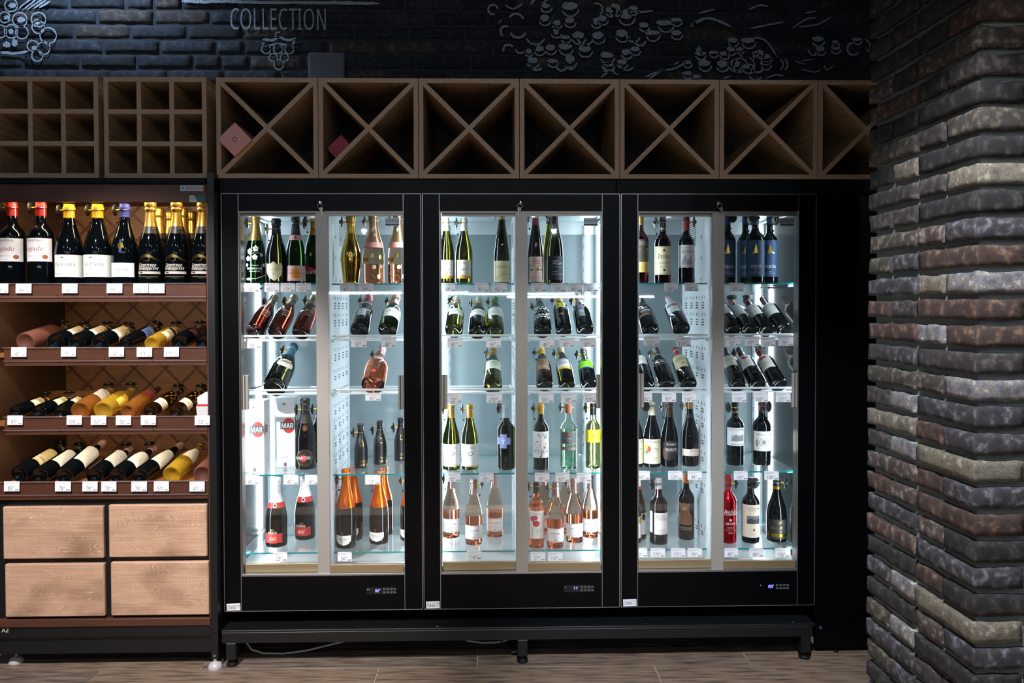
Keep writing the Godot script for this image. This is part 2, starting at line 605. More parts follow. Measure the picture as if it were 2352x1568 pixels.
# ---------- bottles ----------
func make_kinds() -> void:
	var base := [[0.0, 0.05], [0.3, 0.045], [0.6, 0.02], [0.8, 0.003], [0.88, 0.0], [0.96, 0.006]]
	var shapes := {
		"bordeaux": [[1.0, 0.03], [1.0, 0.3], [1.0, 0.58], [0.985, 0.615], [0.92, 0.65], [0.78, 0.685], [0.6, 0.715], [0.46, 0.74], [0.395, 0.77], [0.375, 0.8], [0.37, 0.93], [0.37, 0.932], [0.41, 0.935], [0.41, 0.965], [0.37, 0.97], [0.36, 1.0]],
		"burgundy": [[1.0, 0.03], [1.0, 0.2], [1.0, 0.4], [0.985, 0.45], [0.93, 0.51], [0.83, 0.58], [0.68, 0.65], [0.54, 0.72], [0.44, 0.78], [0.385, 0.84], [0.365, 0.9], [0.365, 0.935], [0.41, 0.938], [0.41, 0.965], [0.365, 0.968], [0.36, 1.0]],
		"champagne": [[1.0, 0.03], [1.0, 0.2], [1.0, 0.38], [0.985, 0.43], [0.93, 0.5], [0.83, 0.57], [0.69, 0.64], [0.55, 0.71], [0.45, 0.78], [0.4, 0.85], [0.385, 0.885], [0.45, 0.9], [0.46, 0.92], [0.42, 0.93], [0.47, 0.96], [0.46, 0.985], [0.4, 1.0]],
		"flute": [[1.0, 0.03], [1.0, 0.25], [0.99, 0.33], [0.94, 0.43], [0.82, 0.55], [0.66, 0.67], [0.5, 0.78], [0.41, 0.86], [0.375, 0.92], [0.37, 0.945], [0.41, 0.948], [0.41, 0.97], [0.37, 0.973], [0.36, 1.0]],
		"curvy": [[0.8, 0.02], [0.84, 0.1], [0.93, 0.22], [0.99, 0.32], [1.0, 0.38], [0.97, 0.44], [0.86, 0.52], [0.68, 0.61], [0.52, 0.69], [0.41, 0.77], [0.37, 0.85], [0.38, 0.87], [0.44, 0.88], [0.42, 0.91], [0.46, 0.95], [0.45, 0.985], [0.38, 1.0]],
		"round": [[1.0, 0.04], [1.0, 0.2], [1.0, 0.36], [0.97, 0.44], [0.87, 0.53], [0.68, 0.61], [0.47, 0.69], [0.36, 0.77], [0.32, 0.84], [0.33, 0.88], [0.38, 0.9], [0.36, 0.92], [0.4, 0.96], [0.38, 0.99], [0.33, 1.0]],
	}
	for k in shapes:
		var pts := []
		for p in base: pts.append(Vector2(p[0] * shapes[k][0][0], p[1]))
		var c: Array = shapes[k]
		for j in c.size() - 1:
			var p0 := Vector2(c[maxi(j - 1, 0)][0], c[maxi(j - 1, 0)][1])
			var p1 := Vector2(c[j][0], c[j][1])
			var p2 := Vector2(c[j + 1][0], c[j + 1][1])
			var p3 := Vector2(c[mini(j + 2, c.size() - 1)][0], c[mini(j + 2, c.size() - 1)][1])
			var n := 3 if p2.y - p1.y > 0.03 and p2.y - p1.y < 0.14 else 1
			for q in n: pts.append(p1.cubic_interpolate(p2, p0, p3, q / float(n)) if n > 1 else p1)
		pts.append(Vector2(c[-1][0], c[-1][1]))
		pts.append(Vector2(0, 1.0))
		kinds[k] = pts

func radius_at(kind: String, v: float) -> float:
	var pts: Array = kinds[kind]
	for k in range(6, pts.size() - 1):
		if pts[k + 1].y >= v:
			return lerpf(pts[k].x, pts[k + 1].x, clampf((v - pts[k].y) / maxf(pts[k + 1].y - pts[k].y, 1e-6), 0, 1))
	return pts[-2].x

func stretch(kind: String, r: float, h: float, v0: float, v1: float, more: float, closed := true) -> Array:   # the profile between two heights
	var out := []
	if closed and v0 > 0.0: out.append(Vector2(0, v0 * h))
	if v0 > 0.0: out.append(Vector2(radius_at(kind, v0) * r + more, v0 * h))
	for p in kinds[kind]:
		if (v0 <= 0.0 or p.y > v0 + 0.002) and p.y < v1 - 0.002: out.append(Vector2(maxf(p.x * r + (more if p.x > 0.01 else 0.0), 0.0), p.y * h))
	out.append(Vector2(radius_at(kind, v1) * r + more, v1 * h + (more if v1 >= 1.0 else 0.0)))
	if closed: out.append(Vector2(0, v1 * h + (more if v1 >= 1.0 else 0.0)))
	return out

func print_round(e: Array, kind: String, r: float, h: float, turn: float, lift: float) -> ArrayMesh:
	var s := Soup.new()
	var t := split(shape2(e), 0.007)
	for k in range(0, t.size(), 3):
		var p := []
		var n := []
		for j in 3:
			var q := t[k + j]
			var a := q.x / r + turn
			var rad := radius_at(kind, clampf(q.y / h, 0.0, 1.0)) * r + lift
			p.append(Vector3(sin(a) * rad, q.y, cos(a) * rad))
			n.append(Vector3(sin(a), 0, cos(a)))
		s.tri(p[0], p[1], p[2], n[0], n[1], n[2])
	return s.done()

func bottle(called: String, label: String, group: String, kind: String, at: Vector3, r: float, h: float, body: String, caps: Array, turn: float, art: Array, tilt := [], alarm = null, level := 0.0, category := "bottle") -> Node3D:
	# caps: [v0, v1, colour]; art: flat shapes wrapped round the glass, "L" makes a label that carries what follows; tilt: [degrees up from lying, degrees to the side]
	var o := thing(called, label, category, at, group)
	if tilt.size(): o.basis = Basis(Vector3.UP, deg_to_rad(-tilt[1])) * Basis(Vector3.RIGHT, deg_to_rad(tilt[0] - 90.0))
	var top: float = 1.0
	for c in caps: if c[1] >= 1.0: top = minf(top, c[0] + 0.02)
	if level > 0.0:
		part("wine", turned(stretch(kind, r, h, 0.0, level, -0.0012), 36), M[body], o)
		part("glass_neck", turned(stretch(kind, r, h, level + 0.002, top, 0.0), 32), M.empty if body.contains("rose") else M.empty_clear, o)
	else:
		part("glass_body", turned(stretch(kind, r, h, 0.0, top, 0.0), 36), M[body], o)
	for c in caps:
		var called_part: String = "capsule" if c[1] >= 1.0 else "neck_band"
		var cm: StandardMaterial3D = plain("#" + c[2].substr(1), 0.3, 0.85) if c[2].begins_with("*") else plain(c[2], 0.4)
		part(called_part, turned(stretch(kind, r, h, c[0], c[1], 0.0006 if c[1] >= 1.0 else 0.0009, c[1] >= 1.0), 28), cm, o)
	var holder: Node3D = o
	var lift := 0.0006
	for e in art:
		if e[0] == "L":
			holder = part("label", print_round(["r"] + e.slice(1), kind, r, h, turn, 0.0005), ink(e[-1]), o)
			lift = 0.0007
		elif e[0] == "P":
			holder = part("label", print_round(["p"] + e.slice(1), kind, r, h, turn, 0.0005), ink(e[-1]), o)
			lift = 0.0007
		elif e[0] == "D":
			holder = part("label", print_round(["d"] + e.slice(1), kind, r, h, turn, 0.0005), ink(e[-1]), o)
			lift = 0.0007
		else:
			part(PRINT_NAMES[e[0]], print_round(e, kind, r, h, turn, lift), ink(e[-1]), holder)
			lift += 0.00015
	if alarm != null: security_tag(o, h * alarm[1], radius_at(kind, alarm[1]) * r, deg_to_rad(alarm[0]))
	return o

func security_tag(o: Node3D, y: float, neck: float, ang: float) -> void:
	if not tag_meshes.has("disc"):
		var zx := Basis(Vector3(0, 1, 0), Vector3(1, 0, 0), Vector3(0, 0, -1))
		tag_meshes.disc = turned([Vector2(0, 0), Vector2(0.014, 0.0), Vector2(0.0245, 0.003), Vector2(0.026, 0.005), Vector2(0.024, 0.0075), Vector2(0.009, 0.0095), Vector2(0.0065, 0.016), Vector2(0, 0.017)], 28, zx)
		tag_meshes.pin = turned([Vector2(0, 0), Vector2(0.0042, 0), Vector2(0.0042, 0.02), Vector2(0, 0.02)], 12, zx)
		var ring := Soup.new()
		var path := []
		for k in 21: path.append(Vector3(sin(TAU * k / 20.0), 0, cos(TAU * k / 20.0)))
		ring.tube(path, 0.09, 6)
		tag_meshes.ring = ring.done()
		var cord := Soup.new()
		path = []
		for k in 9: path.append(Vector3(0.01 - 0.012 * k / 8.0, -0.052 * k / 8.0, 0.012 * sin(k / 3.0)))
		cord.tube(path, 0.0007, 5)
		cord.lathe([Vector2(0, -0.005), Vector2(0.0035, -0.0035), Vector2(0.005, 0), Vector2(0.0035, 0.0035), Vector2(0, 0.005)], 10, 0.5, Basis.IDENTITY, path[-1])
		tag_meshes.cord = cord.done()
	var holder := Basis(Vector3.UP, ang - PI / 2.0)
	var reach := neck + 0.016
	var t := part("security_tag", tag_meshes.disc, M.tag_black, o, Vector3(0, y, 0) + holder * Vector3(reach, 0, 0), holder)
	part("pin", tag_meshes.pin, M.brass, t, Vector3(-0.0195, 0, 0))
	part("ring", tag_meshes.ring, M.wire, t, Vector3(-reach, 0, 0), Basis.from_scale(Vector3(neck + 0.0022, 0.012, neck + 0.0022)))
	if fmod(absf(ang) * 7.0, 2.0) < 1.3: part("cord", tag_meshes.cord, M.tag_black, t)

func tax_strip(o: Node3D, y0: float, y1: float, turn: float, kind: String, r: float, h: float) -> void:
	part("tax_strip", print_round(["r", 0.0, (y0 + y1) / 2.0, 0.012, y1 - y0, ""], kind, r, h, turn, 0.0014), M.strip_pink, o)

# ---------- the room ----------
const BACK := -0.6      # face of the brick wall
const COURSE := 0.0766

func brick_mesh(l: float, hgt: float, d: float, variant: int, fine := 1) -> ArrayMesh:
	# a worn brick: a rounded block whose faces are pushed about by noise; it runs along x and faces +z
	var key := "brick%.3f|%.3f|%d|%d" % [l, hgt, variant, fine]
	if tag_meshes.has(key): return tag_meshes[key]
	var n := FastNoiseLite.new()
	n.seed = 100 + variant
	n.frequency = 14.0
	n.fractal_octaves = 2
	var nx := 8 * fine
	var ny := 4
	var pts := {}
	var at := func(i: int, j: int, front: bool) -> Vector3:
		var x := l * (float(i) / nx - 0.5)
		var y := hgt * (float(j) / ny - 0.5)
		if not front: return Vector3(x + n.get_noise_3d(x * 3.0, y * 3.0, 9.0) * 0.004, y + n.get_noise_3d(x * 3.0, 4.0, y * 3.0) * 0.005, -d)
		var e := 1.0 if i == 0 or i == nx or j == 0 or j == ny else 0.0
		var p := Vector3(x, y, n.get_noise_3d(x, y, 0.0) * 0.004 - e * 0.004)
		p.x += n.get_noise_3d(x, y, 5.0) * 0.004 - (signf(x) * 0.003 if i == 0 or i == nx else 0.0)
		p.y += n.get_noise_3d(x, y, 7.0) * (0.005 if e > 0.0 else 0.002) - (signf(y) * 0.002 if j == 0 or j == ny else 0.0)
		return p
	var st := SurfaceTool.new()
	st.begin(Mesh.PRIMITIVE_TRIANGLES)
	st.set_smooth_group(0)
	var add := func(a: Vector3, b: Vector3, c: Vector3, e: Vector3, out: Vector3) -> void:
		var f := (b - a).cross(c - a).dot(out) > 0.0
		for p in ([a, c, b, a, e, c] if f else [a, b, c, a, c, e]): st.add_vertex(p)
	for i in nx:
		for j in ny: add.call(at.call(i, j, true), at.call(i + 1, j, true), at.call(i + 1, j + 1, true), at.call(i, j + 1, true), Vector3.BACK)
		add.call(at.call(i, 0, true), at.call(i + 1, 0, true), at.call(i + 1, 0, false), at.call(i, 0, false), Vector3.DOWN)
		add.call(at.call(i, ny, true), at.call(i + 1, ny, true), at.call(i + 1, ny, false), at.call(i, ny, false), Vector3.UP)
	for j in ny:
		add.call(at.call(0, j, true), at.call(0, j + 1, true), at.call(0, j + 1, false), at.call(0, j, false), Vector3.LEFT)
		add.call(at.call(nx, j, true), at.call(nx, j + 1, true), at.call(nx, j + 1, false), at.call(nx, j, false), Vector3.RIGHT)
	st.generate_normals()
	tag_meshes[key] = st.commit()
	return tag_meshes[key]

func corner_brick(side: float, front: float, hgt: float, variant: int) -> ArrayMesh:
	# one brick seen on two faces: it reaches back from the corner by side (along -z) and along +x by front
	var key := "corner%.3f|%.3f|%d" % [side, front, variant]
	if tag_meshes.has(key): return tag_meshes[key]
	var n := FastNoiseLite.new()
	n.seed = 200 + variant
	n.frequency = 14.0
	n.fractal_octaves = 2
	var path := []   # [position, outward]
	var na := 8
	var nb := 8
	for i in na: path.append([Vector3(0, 0, -side + (side - 0.006) * i / (na - 1.0)), Vector3.LEFT])
	path.append([Vector3(0.0018, 0, -0.0018), Vector3(-0.7, 0, 0.7)])
	for i in nb: path.append([Vector3(0.006 + (front - 0.006) * i / (nb - 1.0), 0, 0), Vector3.BACK])
	var ny := 4
	var at := func(i: int, j: int) -> Vector3:
		var q: Vector3 = path[i][0]
		var y := hgt * (float(j) / ny - 0.5)
		var e := 1.0 if i == 0 or i == path.size() - 1 or j == 0 or j == ny else 0.0
		var p: Vector3 = q + path[i][1] * (n.get_noise_3d(q.x, y, q.z) * 0.004 - e * 0.004)
		p.y = y + n.get_noise_3d(q.x + 3.0, y, q.z) * (0.005 if e > 0.0 else 0.002)
		return p
	var st := SurfaceTool.new()
	st.begin(Mesh.PRIMITIVE_TRIANGLES)
	st.set_smooth_group(0)
	var add := func(a: Vector3, b: Vector3, c: Vector3, e: Vector3, out: Vector3) -> void:
		var f := (b - a).cross(c - a).dot(out) > 0.0
		for p in ([a, c, b, a, e, c] if f else [a, b, c, a, c, e]): st.add_vertex(p)
	var inner := func(i: int) -> Vector3: return Vector3(maxf(path[i][0].x, 0.05), 0, minf(path[i][0].z, -0.05))
	for i in path.size() - 1:
		for j in ny: add.call(at.call(i, j), at.call(i + 1, j), at.call(i + 1, j + 1), at.call(i, j + 1), path[i][1] + path[i + 1][1])
		for s in [[0, Vector3.DOWN], [ny, Vector3.UP]]:
			var dy: Vector3 = s[1] * hgt * 0.48
			add.call(at.call(i, s[0]), at.call(i + 1, s[0]), inner.call(i + 1) + dy, inner.call(i) + dy, s[1])
	for s in [[0, Vector3.FORWARD], [path.size() - 1, Vector3.RIGHT]]:
		for j in ny:
			var b0: Vector3 = inner.call(s[0]) + Vector3(0, hgt * (float(j) / ny - 0.5), 0)
			add.call(at.call(s[0], j), at.call(s[0], j + 1), b0 + Vector3(0, hgt / ny, 0), b0, s[1])
	st.generate_normals()
	tag_meshes[key] = st.commit()
	return tag_meshes[key]

func build_room() -> void:
	# floor: grout bed, then the wood-look planks as far as they can be told apart
	var floor_ := part("floor", boxm(Vector3(10.4, 0.1, 18.0)), M.grout, self, Vector3(0, -0.053, 8.2))
	tag(floor_, "grey-brown wood-look plank floor with pale joints in front of the coolers", "floor", "", "structure")
	var turn := Basis(Vector3.UP, -0.011)
	var plank := boxm(Vector3(1.209, 0.02, 0.2015), 0.001)
	var far := boxm(Vector3(1.209, 0.02, 0.2015))
	for row in range(-3, 12):
		var z := 0.0775 - 0.1025 + 0.2045 * row
		var shift: float = [-0.2, -0.632, 0.18, -0.42][posmod(row, 4)] if row > 1 or row < 0 else [-0.2, -0.632][row]
		for k in range(-3, 4):
			var x: float = shift + 0.6045 + 1.2125 * k
			var p := part("plank", plank if row < 3 else far, M.plank[posmod(row * 2 + k * 5 + (row * k) % 2, 3)], floor_, turn * Vector3(x, 0, z) + Vector3(0, 0.043, -8.2), turn)
			p.position.y = 0.0435
	var rest := boxm(Vector3(10.3, 0.02, 14.6))
	part("plank_field", rest, M.plank[0], floor_, Vector3(0, 0.0435, 1.65))
	# shell of the hall
	var dark := plain("#15171b", 0.9)
	var w := part("wall_left", boxm(Vector3(0.2, 3.9, 18.0)), dark, self, Vector3(-5.2, 1.9, 8.2))
	tag(w, "dark side wall of the shop to the left, outside the frame", "wall", "", "structure")
	w = part("wall_right", boxm(Vector3(0.2, 3.9, 18.0)), dark, self, Vector3(5.2, 1.9, 8.2))
	tag(w, "dark side wall of the shop to the right, outside the frame", "wall", "", "structure")
	w = part("wall_front", boxm(Vector3(10.4, 3.9, 0.2)), dark, self, Vector3(0, 1.9, 17.1))
	tag(w, "dark far wall of the shop behind the camera", "wall", "", "structure")
	w = part("ceiling", boxm(Vector3(10.4, 0.2, 18.0)), plain("#1c1e22", 0.9), self, Vector3(0, 3.8, 8.2))
	tag(w, "dark ceiling of the shop above the aisle", "ceiling", "", "structure")
	# brick wall behind
	w = part("wall_back", boxm(Vector3(10.4, 3.9, 0.2), 0.0), M.wall_mortar, self, Vector3(0, 1.9, BACK - 0.11))
	tag(w, "dark painted brick wall with white chalk drawings above the racks", "wall", "", "structure")
	for row in range(-1, 12):
		var y: float = 3.0795 - COURSE * (6 - row) + 0.012
		if y > 3.7: continue
		var off: float = [0.0, 0.145, 0.07, 0.2, 0.03, 0.17][posmod(row, 6)]
		for k in range(-10, 9):
			var x: float = k * 0.289 + off
			var half := rng.randi() % 9 == 0
			for s in ([-0.0722, 0.0722] if half else [0.0]):
				var l := 0.13 if half else 0.274
				var b := part("brick", brick_mesh(l, 0.063, 0.02, rng.randi() % 6), M.wall_brick[[0, 0, 1, 1, 3, 3, 2][rng.randi() % 7]], w)
				b.position = Vector3(x + s, y - 1.9, 0.112 + rng.randf_range(-0.002, 0.002))

func build_pillar() -> void:
	# brick pillar: its left face looks at the coolers, the corner is nearest to the camera
	var X := 1.176
	var z0 := 0.736
	var zc := 1.311
	var c := 0.0742
	var p := part("brick_pillar", boxm(Vector3(0.75, 3.7, zc - z0 - 0.042)), M.mortar, self, Vector3(X + 0.021 + 0.375, 1.85, (z0 + zc) / 2.0))
	tag(p, "rough brown and grey brick pillar at the right of the coolers", "pillar", "", "structure")
	var left := Basis(Vector3.UP, -PI / 2.0)     # faces -x
	var hgt := 0.0575
	var tones := PILLAR_TONES
	for k in range(-36, 16):
		var y := 1.0807 - 0.031 + c * k * -1.0
		if y < 0.02 or y > 3.68: continue
		var row: String = tones[k + 24] if k + 24 >= 0 and k + 24 < tones.size() else "eeee"
		var odd := posmod(k, 2) == 1
		var units := []   # z from, z to
		if odd: units = [[z0, z0 + 0.138], [z0 + 0.15, z0 + 0.284], [z0 + 0.296, zc]]
		else: units = [[z0, z0 + 0.284], [z0 + 0.296, z0 + 0.423], [z0 + 0.435, zc]]
		for u in units.size():
			var l: float = units[u][1] - units[u][0]
			var tone := "abcdefgh".find(row[u]) if u < row.length() else rng.randi() % 8
			var zz: float = (units[u][0] + units[u][1]) / 2.0
			var jut := rng.randf_range(-0.003, 0.004)
			var last := u == 2
			if u < 2:
				var b := part("brick", brick_mesh(l, hgt, 0.05, rng.randi() % 7, 2), M.brick[maxi(tone, 0)], p)
				b.transform = Transform3D(left * Basis(Vector3.BACK, rng.randf_range(-0.008, 0.008)), Vector3(X - jut, y, zz) - p.position)
				continue
			# the last brick of the course turns the corner
			var fl := 0.142 if odd else 0.284
			part("brick", corner_brick(l, fl, hgt, rng.randi() % 6), M.brick[maxi(tone, 0)], p, Vector3(X - jut, y, zc - 0.001) - p.position)
			var fx := X + fl + 0.012
			while fx < X + 0.7:
				part("brick", brick_mesh(0.284, hgt, 0.05, rng.randi() % 7, 2), M.brick[rng.randi() % 8], p, Vector3(fx + 0.142, y, zc - 0.001 + rng.randf_range(-0.002, 0.003)) - p.position)
				fx += 0.296

func chalk(called: String, label: String, strokes: Array) -> void:
	# strokes: ["c", x, y, r, width, from, to] arcs, ["l", [[x, y] ...], width] lines, ["b", x, y, rx, ry] dabs, ["t", text, x, y, w, h]
	var o := thing(called, label, "drawing", Vector3(0, 0, BACK + 0.014))
	var s := Soup.new()
	var n := FastNoiseLite.new()
	n.frequency = 22.0
	n.seed = 3
	var put := func(a: Vector2, b: Vector2, c: Vector2) -> void:
		s.tri(Vector3(a.x, a.y, 0), Vector3(b.x, b.y, 0), Vector3(c.x, c.y, 0), Vector3.BACK, Vector3.BACK, Vector3.BACK)
	var ribbon := func(pts: Array, w: float) -> void:
		var l := []
		for k in pts.size():
			var d: Vector2 = (pts[mini(k + 1, pts.size() - 1)] - pts[maxi(k - 1, 0)]).normalized().orthogonal()
			var taper: float = minf(1.0, 0.35 + 0.65 * minf(k, pts.size() - 1 - k) / 2.0)
			var ww: float = w * taper * (1.0 + 0.5 * n.get_noise_2d(pts[k].x * 5.0, pts[k].y * 5.0)) / 2.0
			var ww2: float = w * taper * (1.0 + 0.5 * n.get_noise_2d(pts[k].x * 5.0 + 9.0, pts[k].y * 5.0)) / 2.0
			l.append([pts[k] + d * ww, pts[k] - d * ww2])
		for k in l.size() - 1:
			put.call(l[k][0], l[k][1], l[k + 1][1])
			put.call(l[k][0], l[k + 1][1], l[k + 1][0])
	for e in strokes:
		match e[0]:
			"c":
				var pts := []
				var a0: float = deg_to_rad(e[5]) if e.size() > 5 else 0.0
				var a1: float = deg_to_rad(e[6]) if e.size() > 6 else TAU
				for k in 25:
					var a := lerpf(a0, a1, k / 24.0)
					pts.append(Vector2(e[1], e[2]) + Vector2(cos(a), sin(a)) * e[3] * (1.0 + 0.07 * n.get_noise_2d(e[1] * 9.0 + cos(a), e[2] * 9.0 + sin(a))))
				ribbon.call(pts, e[4])
			"l":
				var pts := []
				var src: Array = e[1]
				for k in src.size() - 1:
					for q in 6: pts.append(Vector2(src[k][0], src[k][1]).cubic_interpolate(Vector2(src[k + 1][0], src[k + 1][1]), Vector2(src[maxi(k - 1, 0)][0], src[maxi(k - 1, 0)][1]), Vector2(src[mini(k + 2, src.size() - 1)][0], src[mini(k + 2, src.size() - 1)][1]), q / 6.0))
				pts.append(Vector2(src[-1][0], src[-1][1]))
				ribbon.call(pts, e[2])
			"b":
				for k in 20:
					var at := Vector2(e[1], e[2])
					var f := func(q: int) -> Vector2:
						var a := TAU * q / 20.0
						return at + Vector2(cos(a) * e[3], sin(a) * e[4]) * (1.0 + 0.35 * n.get_noise_2d(at.x * 20.0 + cos(a) * 2.0, at.y * 20.0 + sin(a) * 2.0))
					put.call(at, f.call(k), f.call(k + 1))
			"t":
				var t := text2(e[1], e[4], e[5], e[6])
				for k in range(0, t.size(), 3): put.call(t[k] + Vector2(e[2], e[3]), t[k + 1] + Vector2(e[2], e[3]), t[k + 2] + Vector2(e[2], e[3]))
	part("chalk_paint", s.done(), M.chalk, o)

